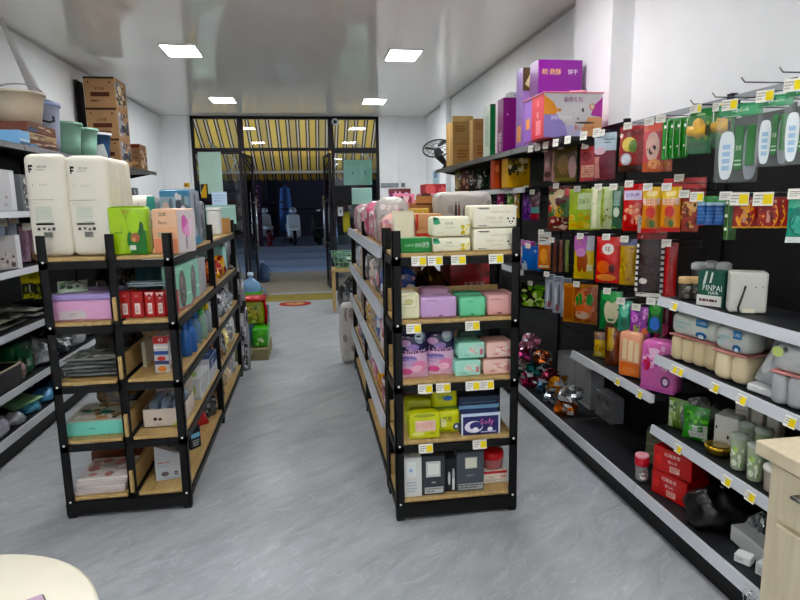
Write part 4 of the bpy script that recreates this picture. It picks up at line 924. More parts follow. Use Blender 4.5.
# two green cards with yellow nozzle
for k in range(2):
    p, w, h = fit(689+24*k, 109-2*k, 712+22*k, 154-6*k, X=1.74+.07*k, rz=-50)
    t = thing('nozzle_card', ['green card pack with yellow hose nozzle, in front of its twin', 'green card pack with yellow hose nozzle, hung behind its twin'][k], 'tool pack', p, -50)
    w = min(w, .16)
    mb = MB(); mb.box((-w/2, -.002, 0), (w/2, .002, h), 0x2E7A3A, 'paper', .001); mb.pr(boxS(w, .004, h), [('r', .0, .0, 1, .26, 0x1E5A34), ('e', .5, .88, .2, .03, 0x9DBE8E), ('s', .1, .3, .9, .75, 5, [0x4E9A4A, 0x8FB04E])], 'paper', w/h); mb.build('card', t)
    mb = MB(); mb.soft(w*.42, .06, h*.42, .02, 0xD9A41E, 'plastic', .004, z=h*.34, cy=-.034); mb.tube([(-w*.42, -.04, h*.5), (w*.4, -.05, h*.5)], [.022, .026], 0xE0B02A, 'plastic', 12); nz = mb.build('nozzle', t)
    mb = MB(); mb.box((w*.41, -.075, h*.5-.022), (w*.43, -.03, h*.5+.022), 0x2A1A10, 'plastic', .004); mb.build('nozzle_mouth', nz)
    mb = MB(); mb.box((-w*.46, -.07, h*.02), (w*.46, -.001, h*.82), 0xDDEBDD, 'clear', .008); mb.build('blister', t)
    hook(['the front nozzle card', 'the rear nozzle card'][k], p.y, p.z+h-.012, p.x-.03, yel=.3)
# insole packs: clear pouch, green header, white and green insoles
def insole(mb, cx, w, h, z, c1, c2, y):
    n = 20; pts = []
    for i in range(n):
        a = 2*pi*i/n; ca, sa = cos(a), sin(a); ca = math.copysign(abs(ca)**.55, ca); sa = math.copysign(abs(sa)**.7, sa)
        pts.append((cx+w/2*ca*(1-.2*max(0, -sa)), z+h/2+h/2*sa))
    mb.prism(pts, y, y+.006, c1, 'plastic')
def insole_pack(lab, what, x0, y0, x1, y1, X, rz, lay, hk=True):
    p, w, h = fit(x0, y0, x1, y1, X=X, rz=rz); w = min(w, .24)
    t = thing('insole_pack', lab, 'insole pack', p, rz)
    mb = MB(); mb.box((-w/2, -.003, h*.84), (w/2, .003, h), 0x3E8A5A, 'paper', .001); mb.pr(boxS(w, .006, h), [('r', .02, .86, .98, .97, 0x5FA87A), ('t', .5, .915, .06, lay[2], 0xF0F4EE, .8), ('r', .1, .845, .5, .855, 0xCFE4D4)], 'paper', w/h); mb.build('header_card', t)
    mb = MB(); insole(mb, -w*.24, w*.36, h*.62, h*.04, 0xDFE4E6, 0, -.012); mb.pr(lambda u, v, o: (-w*.42+u*w*.36, -.0125-o, h*.1+v*h*.5), [('r', .25, .12+.18*i, .75, .24+.18*i, 0x9FBBD6) for i in range(4)], 'paper'); mb.build('insole', t)
    mb = MB(); mb.box((-w*.06, -.016, h*(.16)), (w*.14, -.004, h*.72), 0x1E6A26, 'paper', .004); mb.pr(lambda u, v, o: (-w*.06+u*w*.2, -.0165-o, h*.16+v*h*.56), [('t', .5, .5, .12, lay[3], 0xCFE9C9, .8), ('r', .1, .1, .9, .14, 0xB9D9B4), ('r', .1, .2, .9, .23, 0xB9D9B4)], 'paper', .4); mb.build('size_sleeve', t)
    mb = MB(); insole(mb, w*.3, w*.34, h*.66, h*.03, 0x8D9298, 0, -.01); mb.box((w*.2, -.016, h*.22), (w*.4, -.0105, h*.72), 0x257A2E, 'paper', .003); mb.build('insole', t)
    mb = MB(); mb.box((-w/2, -.022, 0), (w/2, .0, h*.85), 0xD6DEDC, 'clear', .006); mb.build('clear_pouch', t)
    if hk: hook(what, p.y, p.z+h-.014, p.x-.05, yel=.45, tagw=.06)
insole_pack('long clear insole pack with green header and grey insoles', 'the long insole pack', 716, 104, 760, 183, 1.72, -48, (0, 0, 'SupSoft', '防臭'))
insole_pack('shorter clear insole pack with white insole and green header', 'the shorter insole pack', 757, 95, 791, 167, 1.72, -48, (0, 0, 'gleuiste', '抗菌'))
insole_pack('clear insole pack with bright green sleeve at the end of the row', 'the end insole pack', 783, 84, 822, 165, 1.70, -48, (0, 0, 'gleuiste', 'FRESH'))
# ---- row one, far bays (below the top shelf)
H('snack_bag', 'the brown roll bag', 'brown and olive snack bag with pink corners under the gift box', 'snack bag', 552, 147, 577, 182, 0x5E4E22, [('p', [(0, 0), (.28, 0), (.1, .9), (0, .9)], 0xB98A84), ('e', .5, .5, .22, .3, 0x8A6A3A), ('e', .85, .4, .14, .34, 0xC9A094), ('r', .1, .04, .9, .12, 0x7A7A32)], rz=-55)
H('snack_bag', 'the slim pink bag', 'slim dusky pink snack bag left of the brown olive bag', 'snack bag', 544, 149, 553, 181, 0xA87A78, [('e', .5, .2, .4, .1, 0x5e3a34), ('e', .5, .6, .3, .2, 0xC49A94)], rz=-50)
H('snack_bag', 'the coral striped bag', 'coral pink snack bag with pale stripes under the gift box', 'snack bag', 580, 146, 598, 181, 0xB0444A, [('e', .4, .7, .3, .14, 0x8A242E), ('r', .1, .1, .9, .45, 0xD9A08C), ('l', .2, .15, .8, .4, 4, 0xB5655A)], rz=-55)
H('snack_bag', 'the plum and white bag', 'plum and white snack bag between coral and dark red bags', 'snack bag', 594, 133, 616, 180, 0x5E1226, [('r', 0, .62, 1, 1, 0xAEBCC6), ('l', .5, .75, .95, .95, 3, 0x6f7d86), ('e', .3, .62, .3, .08, 0xC9A4B0), ('r', .05, .04, .3, .5, 0xB57A74)], rz=-55, X=1.78)
p, w, h = fit(508, 153, 530, 184, Y=4.66, zs=1.7065); h = min(h, .235); carton('snack_box', 'yellow and dark patterned box on the upper shelf in the far bay', 'box', p, w, .16, h, 0xC89A22, {'F': [('r', 0, .5, .6, 1, 0x3A3420), ('s', 0, .4, .9, 1, 8, [0x8D7A2A, 0x2E2A1C, 0xE0D6B4]), ('p', [(.5, 0), (1, 0), (1, .7)], 0xD9A62A)]}, mat='gloss')
p, w, h = fit(494, 160, 505, 186, Y=4.95, zs=1.706); carton('snack_box', 'orange red box standing behind the yellow patterned box', 'box', p, w, .1, h, 0xA8452A, {'F': [('r', .5, 0, 1, 1, 0x6E2018), ('e', .3, .7, .2, .14, 0xD9825A)]}, mat='gloss')
for k, (c, c2, x) in enumerate(((0x2A3A2C, 0x5E9A5E, 478), (0x3A3230, 0x9A8A7A, 470), (0x6A3A34, 0xC9886A, 462), (0x8A6E3A, 0xD9C08A, 456))):
    p, w, h = fit(x, 168, x+9, 192, Y=6.0+.25*k, zs=1.706); bag('snack_bag', ['dark green snack bag with ring print', 'charcoal snack bag with pale print', 'brick red snack bag with tan print', 'tan snack bag with cream print'][k]+' on the far upper shelf', 'snack bag', p, w*1.3, h, .05, c, [('s', .05, .1, .95, .9, 7, [c2, c, 0xD6D2C6])], rz=-20)
for k, (c, x0, x1) in enumerate(((0xB02A72, 497, 504), (0x5E9A2A, 507, 514), (0xA88A3A, 514, 520))):
    p, w, h = fit(x0, 193, x1, 215, Y=4.75, zs=1.42); hang('snack_bag', ['the magenta bag', 'the lime bag', 'the mustard bag'][k], ['magenta', 'lime green', 'mustard'][k]+' snack bag hung below the white-railed upper shelf', 'snack bag', x0, 192, x1, 218, c, [('s', .05, .2, .95, .9, 5, [c, 0xE6C9B4, 0xF0E6D0])], X=1.70, rz=-40)
# ---- row two
def fruit(cs, bg_=0xE6D2A0, title=None, tc=0xffffff): return [('s', .04, .08, .96, .62, 9, cs), ('t', .5, .82, .14, title or '果干', tc, .7)]
H('snack_bag', 'the purple foil bag', 'purple snack bag with dark foil at the end of the second row', 'snack bag', 523, 188, 535, 220, 0x4A1A6A, [('s', 0, .1, 1, .9, 6, [0x6E3A9A, 0x2A1A3A, 0x8A5A7A])], rz=-50)
H('snack_bag', 'the teal-banded bag', 'plum snack bag with teal band in the second row', 'snack bag', 531, 192, 540, 222, 0x4E2438, [('r', 0, .3, 1, .5, 0x4A8A86), ('r', 0, .1, 1, .28, 0x8A1E2A), ('s', 0, .55, 1, .95, 4, [0x7A5A6A, 0x3A2030])], rz=-50)
H('snack_bag', 'the mixed fruit bag', 'yellow and red fruit snack bag with green leaves', 'snack bag', 548, 186, 571, 231, 0x5A2A20, [('s', .02, .3, .98, .95, 9, [0xD9B02A, 0xC0383A, 0x2E6A34, 0xE0C9A0]), ('s', .1, .02, .9, .35, 6, [0xD9A896, 0x8A1E22, 0xE6C9B4])], rz=-55, n=2, dx=.055)
H('snack_bag', 'the lime dried fruit bag', 'lime green dried fruit bag with white panel', 'snack bag', 569, 189, 593, 230, 0xA9C24A, [('r', .4, .5, .95, .9, 0xC9DDA6), ('t', .66, .7, .12, '芒果干', 0x4E7A2A, .4), ('s', .02, .02, .9, .4, 8, [0xE0C22A, 0xD9A81E, 0xEAD86A])], rz=-55, n=2, dx=.055)
H('snack_bag', 'the pale green bag', 'pale green and cream snack bag with folded strips', 'snack bag', 591, 187, 613, 229, 0xC3CFA0, [('r', .1, .05, .3, .95, 0xE6E3C4), ('r', .5, .05, .62, .95, 0x8A9A3A), ('s', .6, .1, .98, .5, 4, [0x4A2A34, 0xA9B06A])], rz=-55, n=2, dx=.055)
H('snack_bag', 'the narrow green bag', 'narrow green and white snack bag beside the rosy one', 'snack bag', 612, 187, 623, 229, 0x3E6A4A, [('r', .2, .55, .8, .9, 0x8AA89A), ('p', [(.1, .02), (.5, .02), (.95, .5), (.8, .6)], 0x8EC93A), ('e', .5, .4, .3, .12, 0xC9D6C0)], rz=-50)
H('snack_bag', 'the rosy fruit bag', 'red and rosy dried peach snack bag', 'snack bag', 623, 184, 643, 231, 0xC01C22, [('r', .05, .66, .95, .86, 0xD9CFE6), ('t', .5, .76, .1, '草莓脆', 0x6A3AA0, .8), ('s', .03, .14, .97, .62, 10, [0xE68A7A, 0xD96A5A, 0xF0B08A]), ('r', 0, 0, 1, .1, 0xA81018)], rz=-55)
for k, (a, b) in enumerate(((642, 662), (661, 681))):
    H('snack_bag', ['the first orange nut bag', 'the second orange nut bag'][k], ['orange nut snack bag with yellow top next to the rosy bag', 'orange nut snack bag with yellow top in front of the large red bag'][k], 'snack bag', a, 187, b, 233-k, 0xD98A3A, [('r', 0, .74, 1, 1, 0xD9B03A), ('e', .5, .86, .26, .08, 0xF0DC9A), ('t', .5, .68, .16, '每日坚果', 0xF6F0E6, .9), ('e', .5, .45, .25, .14, 0xC0342A), ('e', .4, .24, .18, .12, 0xA9763A), ('e', .6, .2, .15, .09, 0x4A6A2A), ('r', 0, 0, 1, .1, 0xC02A22)], rz=-50, t=.045)
H('snack_bag', 'the brown nut bag', 'brown red nut snack bag behind the orange nut bags', 'snack bag', 679, 194, 699, 232, 0x9A3A2A, [('s', 0, .1, 1, .8, 8, [0xC98A4A, 0x7A2A20, 0xD9A86A, 0x5A2A1A])], rz=-55, X=1.80)
H('snack_bag', 'the big red bag', 'large plain bright red snack bag behind the orange nut bags', 'snack bag', 662, 178, 705, 226, 0xB01018, [('e', .7, .8, .2, .08, 0xC9242A)], rz=-55, X=1.88, t=.03)
for k in range(3):
    H('battery_card', 'the blue packs', 'blue card pack with green top, '+('next to the nut bags', 'middle of three', 'next to the green sachets')[k], 'card pack', 697+9*k, 196, 707+9*k, 225, 0x1E4E8E, [('r', 0, .78, 1, 1, 0x2E8A2E), ('r', 0, .68, 1, .78, 0xA9CFE0), ('l', .1, .1, .9, .6, 4, 0x3A7AC0)], X=1.74+.01*k, rz=-42, t=.012, group='blue card packs', hk=(k == 0), yel=.45, tagw=.06)
H('snack_pouch', 'the dark green sachets', 'strip of dark green sachets with pale studs beside the red cards', 'sachet strip', 724, 196, 737, 240, 0x1E4A16, [('r', .3, 0, .36, 1, 0x6E9A4A), ('e', .18, .85, .12, .04, 0xD9E3D0), ('e', .18, .55, .12, .04, 0xD9E3D0), ('e', .18, .25, .12, .04, 0xD9E3D0)], X=1.76, rz=-50, t=.012)
CARD = [('r', .06, .06, .94, .94, 0x8A1214), ('e', .5, .42, .4, .44, 0xD9962A), ('e', .54, .36, .28, .34, 0x8A1214), ('r', .42, .18, .56, .56, 0xB98A7A), ('r', .62, .18, .7, .5, 0x3a1a12), ('t', .5, .86, .09, '南孚电池', 0xE6D0B4, .8), ('r', 0, 0, 1, .05, 0xD9A63A)]
for k in range(2):
    a = (733, 757)[k]; b = (757, 781)[k]
    H('battery_card', ['the front red battery card', 'the five red battery cards'][k], ['single dark red battery card with golden swirl', 'dark red battery card with golden swirl, one of five'][k], 'battery card', a, 197, b, 228, 0x6E0E10, CARD, X=1.70, rz=-42, t=.012, n=(1, 5)[k], dx=.03, yel=.5, tagw=.07, mat='gloss', seal=.02)
H('sponge_pack', 'the teal pack', 'teal and white pack with round sponge at the row end', 'pack', 787, 194, 815, 243, 0x2E8A72, [('r', 0, .72, 1, 1, 0x4AA88A), ('e', .45, .45, .4, .3, 0x1E6A5E), ('e', .45, .4, .3, .22, 0x3E9A84), ('r', 0, 0, 1, .12, 0xD6DCDA)], X=1.70, rz=-45)
# ---- row three
H('snack_bag', 'the blue bag', 'bright blue snack bag with white mark in the third row', 'snack bag', 522, 246, 541, 271, 0x1E5AA8, [('p', [(.2, .3), (.8, .8), (.7, .85), (.1, .4)], 0xC9DCF0), ('r', 0, 0, .3, .3, 0xB9C9D6)], rz=-45)
H('snack_bag', 'the orange sausage bag', 'tall orange snack bag with white top beside the blue bag', 'snack bag', 538, 232, 551, 269, 0xC06A22, [('r', 0, .66, 1, 1, 0xD6D6D0), ('l', .15, .72, .85, .95, 3, 0x4a4a4a), ('e', .5, .35, .3, .22, 0xE0984A), ('r', .1, .04, .9, .1, 0xE0C9A0)], rz=-45)
for k, c in enumerate((0x5A2E22, 0x6A3A2A, 0x8A9A5A)):
    H('snack_bag', 'the edge-on bag', ['thin dark brown snack bag hung edge-on', 'thin reddish brown snack bag hung edge-on', 'thin olive snack bag hung edge-on'][k], 'snack bag', 553+6*k, 240, 557+6*k, 272, c, None, rz=-20, X=1.74+.03*k, hk=(k == 0), t=.012)
H('snack_bag', 'the yellow biscuit bag', 'yellow snack bag with pink top and brown biscuits', 'snack bag', 574, 236, 594, 279, 0xCDB02A, [('r', 0, .66, .64, 1, 0xB566B0), ('r', .64, .66, 1, 1, 0xA9A9B4), ('e', .32, .4, .15, .24, 0x9A4A22), ('e', .58, .4, .15, .24, 0x9A4A22), ('e', .36, .62, .26, .1, 0xC98AC0), ('r', .7, .2, .95, .34, 0xE6DCA0)], rz=-45)
H('snack_bag', 'the big tomato red bag', 'large tomato red snack bag with orange slice print', 'snack bag', 596, 237, 624, 283, 0xC4140F, [('e', .45, .74, .22, .12, 0xE6DCD6), ('t', .45, .74, .12, '味', 0x3a2020, .4), ('e', .3, .35, .26, .14, 0xE0683A), ('e', .62, .32, .12, .1, 0x5a1a10), ('e', .4, .12, .36, .08, 0xE68A4A)], rz=-45, t=.05)
H('snack_bag', 'the mustard fish bag', 'mustard yellow snack bag between tomato red and black packs', 'snack bag', 620, 239, 637, 285, 0xB8921E, [('r', .0, .86, 1, 1, 0x5A5A8A), ('p', [(.4, .1), (.6, .1), (.8, .8), (.6, .8)], 0x6E4A12), ('s', .05, .2, .5, .8, 4, [0xD9B84A, 0x8A6A1E])], rz=-45, X=1.78)
H('jerky_bag', 'the black-window bag', 'red and black snack bag with toothed white border', 'snack bag', 636, 217, 666, 297, 0x1A0A0C, [('r', 0, .74, 1, 1, 0xBDB0A8), ('r', .0, .72, 1, .8, 0x8A1A1E), ('e', .45, .88, .16, .1, 0x7A1418)] + [('r', .0, .06+.07*i, .1, .1+.07*i, 0xE6E3DE) for i in range(9)] + [('r', .86, .06+.07*i, .96, .1+.07*i, 0xE6E3DE) for i in range(9)] + [('r', .06, .0, .92, .05, 0xE6E3DE), ('r', .16, .1, .8, .7, 0x2A0C10), ('e', .3, .2, .14, .04, 0xE0DAD4)], rz=-45, t=.03, X=1.80)
H('snack_bag', 'the crimson bag', 'narrow crimson snack bag beside the toothed black pack', 'snack bag', 664, 243, 677, 297, 0x8E0E18, [('r', .2, .1, .4, .9, 0xB5202A)], rz=-50, X=1.80)
# ---- row four
H('snack_bag', 'the leaf print bag', 'black snack bag with bright green leaf print in the lowest row', 'snack bag', 521, 283, 546, 309, 0x161A10, [('s', .02, .1, .98, .95, 11, [0x6A9A2A, 0x9AC24A, 0x3A6A1E, 0xC9DC8A])], rz=-45, X=1.76)
for k in range(3):
    H('utensil_pack', 'the silver utensil packs', 'narrow silver grey utensil pack, '+('next to the leaf print bag', 'middle of the bunch', 'next to the orange toy pack')[k], 'utensil pack', 545+8*k, 274+2*k, 555+8*k, 309+4*k, 0x9AA0AA, [('r', .1, .84, .9, .98, 0x6E7682), ('e', .3, .4, .1, .3, 0xC9CED6), ('e', .65, .45, .12, .34, 0x5A626E), ('e', .5, .15, .2, .1, 0x8A5A5A)], rz=-45, X=1.72+.03*k, t=.015, group='silver utensil packs', hk=(k == 0))
t_, p, w, h = H('toy_pack', 'the orange toy pack', 'orange and gold clear-front pack with green toy inside', 'toy pack', 563, 284, 597, 323, 0xB5781E, [('r', .34, .04, .98, .94, 0x9A4A1E), ('e', .66, .5, .3, .4, 0xC97A4A), ('e', .5, .62, .1, .16, 0x2E8A2E), ('e', .8, .62, .1, .16, 0x2E8A2E), ('e', .66, .4, .24, .1, 0xD9682E), ('e', .6, .22, .2, .1, 0xD6B49A), ('r', .05, .1, .3, .9, 0xA85A14)], rz=-45, t=.04)
t_, p, w, h = H('sponge_pack', 'the green sponge pack', 'green topped pack with cream pear-shaped sponge', 'sponge pack', 600, 291, 622, 330, 0x1E6A34, [('e', .55, .5, .34, .34, 0xC9C6A4), ('e', .5, .86, .44, .13, 0x2E9A4A), ('e', .5, .12, .2, .08, 0x4A3A2A)], rz=-45, t=.03)
t_, p, w, h = H('sponge_pack', 'the teal sponge pack', 'teal green bulb-shaped scrubber in clear pack', 'scrubber', 618, 301, 632, 331, 0x3E8A72, [('e', .5, .7, .34, .22, 0x5FBE9E), ('e', .45, .8, .14, .08, 0xB5E3D2), ('e', .5, .3, .24, .18, 0x2A6A54)], rz=-40, t=.05, X=1.70)
H('hair_pack', 'the purple clip pack', 'purple and magenta pack of clips under the white tag row', 'clip pack', 630, 307, 651, 337, 0x8A3A94, [('s', .05, .3, .95, .95, 7, [0xC05AC0, 0x6A2A7A, 0xD98AD2]), ('r', .2, .05, .5, .4, 0x9A9A5A), ('e', .75, .2, .16, .12, 0xC9602E)], rz=-45)
H('toy_pack', 'the blue and green toy pack', 'small blue and green toy pack at the end of the lowest row', 'toy pack', 648, 301, 663, 333, 0x1E5A32, [('e', .5, .3, .36, .22, 0x2E6AC0), ('e', .5, .75, .4, .16, 0x2E8A2E)], rz=-45, X=1.76)
H('toy_pack', 'the maroon pack', 'dark maroon pack beside the blue and green toy pack', 'pack', 658, 300, 672, 345, 0x4A0E1E, [('e', .5, .35, .3, .14, 0x9A3A5A)], rz=-45, X=1.84)
# bare hooks poking out above the top row
for k, (x, y) in enumerate(((690, 104), (712, 97), (741, 82), (779, 72))):
    q = onx(x, y, 1.72); t = hook(['insole spares', 'nozzle spares', 'tall spares', 'end spares'][k], q.y, min(q.z, 2.07), 1.72, card=False); t['label'] = 'bare thin wire hook ' + ['above the yellow nozzle cards', 'beside the long insole pack', 'above the shorter insole pack', 'above the end insole pack'][k]
# row of small white cards on the front of the top shelf
TS = UR[2][1][1.985]
for k, (x, y) in enumerate(((531, 146), (538, 147), (546, 145), (556, 140), (568, 137), (584, 133), (597, 129))):
    q = onx(x, y-3, 1.535); price_tag(TS if q.y < 4.45 else UR[3][1][1.985], (1.536, q.y, 1.975), -70, .05, .045, 6, 0)

# ================================================================== right wall: goods on the shelves
# shelf A (z 1.13)
ZA, ZB, ZC, ZD, Z0 = 1.1345, .8445, .4845, .6345, .168
p, w, h = fit(728, 263, 770, 309, X=1.74, rz=-60, zs=ZA)
t = thing('router_box', 'white box-shaped appliance with black cable on the upper long shelf', 'appliance', place(p, -32, .05), -32)
w = .135; h = .165
mb = MB(); mb.box((-w/2, -.05, 0), (w/2, .05, h), 0xC6C5BC, 'plastic', .006); mb.pr(boxS(w, .1, h), [('e', .42, .62, .02, .02, 0x333333), ('e', .68, .64, .02, .02, 0x333333), ('e', .86, .65, .015, .02, 0x333333), ('r', .36, .0, .7, .1, 0xE0DCC6)], 'plastic', 1); mb.pr(boxS(w, .1, h, 'L'), [('e', .6, .3, .08, .1, 0x6d7a78), ('e', .6, .3, .05, .06, 0xC6C5BC), ('l', .15, .5, .5, .8, 3, 0xA9ABA4)], 'plastic', 1); mb.build('case', t)
mb = MB(); mb.tube([(-.012, -.052, .11), (-.022, -.062, .07), (-.035, -.066, .02), (-.03, -.056, .004)], .004, 0x151515, 'plastic', 6); mb.build('cable', t)
p, w, h = fit(697, 271, 724, 308, X=1.70, rz=-62, zs=ZA)
carton('tea_box', 'dark green box with slanted white lettering beside the white appliance', 'box', p, w, .07, h, 0x1E4A3C, {'F': [('r', 0, 0, .92, .3, 0xD6D6D0), ('l', .1, .06, .8, .22, 1, 0x5a2a2a), ('t', .56, .52, .16, 'PINPAI', 0xE0E8E2, .7), ('t', .62, .38, .09, 'HAIR', 0xE0E8E2, .5), ('p', [(.2, .62), (.3, .62), (.38, .98), (.3, .98)], 0xC3CFC8), ('p', [(.44, .66), (.52, .66), (.58, .96), (.52, .96)], 0xC3CFC8)]}, -62)
for k, (x0, y0, x1, y1, X) in enumerate(((692, 262, 706, 280, 1.86), (704, 261, 718, 279, 1.88), (717, 262, 731, 279, 1.9))):
    p, w, h = fit(x0, y0, x1, y1, X=X, rz=-62, zs=ZA); w = min(w, .09)
    t = thing('spice_jar', 'dark jar with grey lid, '+('next to the tan-lidded tubs', 'middle of three', 'next to the white appliance')[k], 'jar', p, 0, 'dark jars behind the green box')
    mb = MB(); mb.lathe([(w*.42, 0), (w*.46, .01), (w*.46, h*.72), (w*.4, h*.78)], 0x241C18, 'gloss', 16); mb.pr(lambda u, v, o: (w*.465*sin((u-.5)*2.4), -w*.465*cos((u-.5)*2.4)-o, v*h*.7), [('s', 0, .1, 1, .9, 5, [0xC9BEB0, 0x6a5a4a])], 'paper', 1, curved=True); mb.build('jar_body', t)
    mb = MB(); mb.lathe([(w*.5, h*.76), (w*.52, h*.8), (w*.52, h*.95), (w*.3, h)], 0x9FA2A2, 'plastic', 16); mb.build('jar_lid', t)
for k, (x0, y0, x1, y1, X) in enumerate(((679, 277, 692, 298, 1.72), (690, 277, 703, 297, 1.76))):
    p, w, h = fit(x0, y0, x1, y1, X=X, rz=-62, zs=ZA); w = min(w, .085)
    t = thing('spice_jar', ['squat dark tub with tan lid at the shelf end', 'squat dark tub with tan lid next to the green box'][k], 'tub', p, 0)
    mb = MB(); mb.lathe([(w*.4, 0), (w*.46, .008), (w*.48, h*.7), (w*.44, h*.74)], 0x3A3630, 'gloss', 16); mb.pr(lambda u, v, o: (w*.485*sin((u-.5)*2.4), -w*.485*cos((u-.5)*2.4)-o, v*h*.66), [('s', 0, .05, 1, .95, 5, [0xB5B0A6, 0x7a746a])], 'paper', 1, curved=True); mb.build('tub_body', t)
    mb = MB(); mb.lathe([(w*.52, h*.72), (w*.54, h*.76), (w*.54, h*.94), (w*.5, h)], 0xC2A37A, 'paper', 16); mb.build('tub_lid', t)
# shelf B: wrapped roll packs
def roll_pack(label, x0, y0, x1, y1, X, rz, top, low, rolls=4, logo=True, d=.12, band=0xC98A86, mat='softpack'):
    p, w, h = fit(x0, y0, x1, y1, X=X, rz=rz, zs=ZB); h = min(h, .232); w *= .95
    t = thing('paper_roll_pack', label, 'roll pack', place(p, rz, d/2), rz); h1 = h*.52
    mb = MB()
    for k in range(rolls):
        cx = -w/2+w*(k+.5)/rolls; mb.soft(w/rolls*1.02, d, h1, min(.03, w/rolls*.4), low, mat, .003, 5, cx=cx)
    mb.build('lower_rolls', t)
    mb = MB(); mb.soft(w*1.01, d*1.02, h-h1-.004, .035, top, mat, .004, 6, z=h1+.004)
    if logo: mb.pr(lambda u, v, o: (-w/2+u*w, -d*.51-.006-o, h1+v*(h-h1)), [('r', .6, .62, .84, .92, 0x2E6A9A), ('t', .72, .77, .14, '心相印', 0xE6F0F6, .2), ('e', .72, .28, .12, .13, 0x1E5A8E), ('e', .72, .22, .06, .08, 0xDDE6E8), ('l', .16, .3, .5, .7, 2, 0xA9C6C9)], 'softpack', 2)
    else: mb.pr(lambda u, v, o: (-w/2+u*w, -d*.51-.006-o, h1+v*(h-h1)), [('e', .14, .72, .12, .18, 0xC9D68A), ('e', .3, .85, .05, .08, 0x4a4a4a), ('t', .66, .4, .12, 'ADIUAI', 0xA3A6A6, .5)], 'softpack', 2)
    mb.build('upper_wrap', t)
    mb = MB(); mb.box((-w*.508, -d*.52, h1-.002), (w*.508, d*.52, h1+.006), band, 'plastic', .002); mb.build('seam_band', t)
    return t
roll_pack('wide wrapped paper roll pack with blue logo, cream below', 668, 309, 716, 361, 1.69, -80, 0xCFD2C9, 0xD3C3A0, 4)
roll_pack('shorter wrapped paper roll pack with blue logo beside clear bag', 712, 321, 748, 377, 1.68, -78, 0xC6C9C3, 0xD6C8A8, 2)
roll_pack('grey wrapped roll pack tucked behind the clear bag', 748, 330, 765, 372, 1.87, -75, 0xB5B4AE, 0xB9A994, 2, False)
roll_pack('silver grey wrapped roll pack with green dot at the shelf end', 769, 338, 822, 398, 1.68, -74, 0xBFC1C2, 0xA3A6A8, 3, False)
p, w, h = fit(746, 336, 778, 390, X=1.69, rz=-70, zs=ZB); h = min(h, .24)
t = thing('clear_bag', 'crumpled clear plastic bag of white foam between roll packs', 'bag', p, -70)
mb = MB(); mb.box((-w*.45, .0, 0), (w*.45, .1, .03), 0xD2D3D3, 'plastic', .006, M=Matrix.Rotation(rad(6), 4, 'Y')); mb.build('foam_sheet', t)
mb = bag_mb(w*.95, h*.8, .09, 0xC6C9CB, [('s', .1, .2, .9, .9, 4, [0xE6E8E9, 0x9a9da0])], 'tint', 5, wr=.006); o = mb.build('plastic_wrap', t, (0, .05, .03)); o.rotation_euler = (rad(-18), rad(14), 0)
# shelf D
p, w, h = fit(592, 333, 605, 362, X=1.72, rz=-50, zs=ZD); bag('snack_bag', 'yellow snack pack with red mark on the low shelf', 'snack bag', p, w, h, .05, 0xC9A81E, [('r', 0, .72, 1, 1, 0x7A5A4A), ('t', .5, .42, .24, 'Yo', 0x8A1A1A, .8), ('e', .5, .16, .3, .1, 0xE6D27A)], -50)
p, w, h = fit(603, 328, 619, 368, X=1.70, rz=-50, zs=ZD); bag('snack_bag', 'brown and gold snack pack between yellow and peach packs', 'snack bag', p, w, h, .05, 0x5A2A12, [('r', .2, .4, .6, .98, 0xA8822E), ('e', .5, .6, .2, .2, 0xC9A04A), ('r', .7, .1, .95, .9, 0x8A3A1A)], -50)
p, w, h = fit(618, 333, 641, 379, X=1.69, rz=-58, zs=ZD); softpack('wafer_pack', 'peach orange pack with three cream wafer sticks', 'snack pack', p, w, .09, h, 0xE0A284, {'F': [('r', .2, .4, .4, .86, 0xECD6AE), ('r', .46, .38, .66, .84, 0xECD6AE), ('r', .72, .36, .9, .8, 0xECD6AE), ('r', .1, .04, .95, .34, 0xD9743E), ('e', .5, .16, .3, .08, 0xE08A52)]}, -58, 'gloss', .02, .006)
p, w, h = fit(640, 343, 675, 394, X=1.69, rz=-60, zs=ZD); softpack('toy_pack', 'big pink toy pack with magenta patches on the low shelf', 'toy pack', p, w, .1, h, 0xC96AA8, {'F': [('s', .05, .45, .95, .95, 9, [0xD98AC0, 0xE6A6D0, 0xB54A94, 0xEAC0DC]), ('e', .2, .55, .12, .14, 0xC02A4A), ('e', .75, .25, .13, .12, 0x6A3A6A), ('e', .75, .25, .07, .07, 0xE6D0E0), ('r', .02, .02, .98, .1, 0xB85A9C)], 'L': [('s', .1, .1, .9, .9, 5, [0xD98AC0, 0xE6A6D0])]}, -60, 'gloss', .02, .008, noise=.003)
p, w, h = fit(622, 326, 652, 345, X=1.82, rz=-60, zs=ZD+.16); 
p, w, h = fit(650, 335, 672, 360, X=1.88, rz=-60, zs=ZD); crumple('toy_pack', 'pink crumpled toy bag lying behind the big pink pack', 'toy pack', p, .11, .12, h, [0xD98AC0, 0xC06AA8, 0xE6A6D0, 0xB52A5A], 'bagfilm', 12, .4, n=(16, 10))
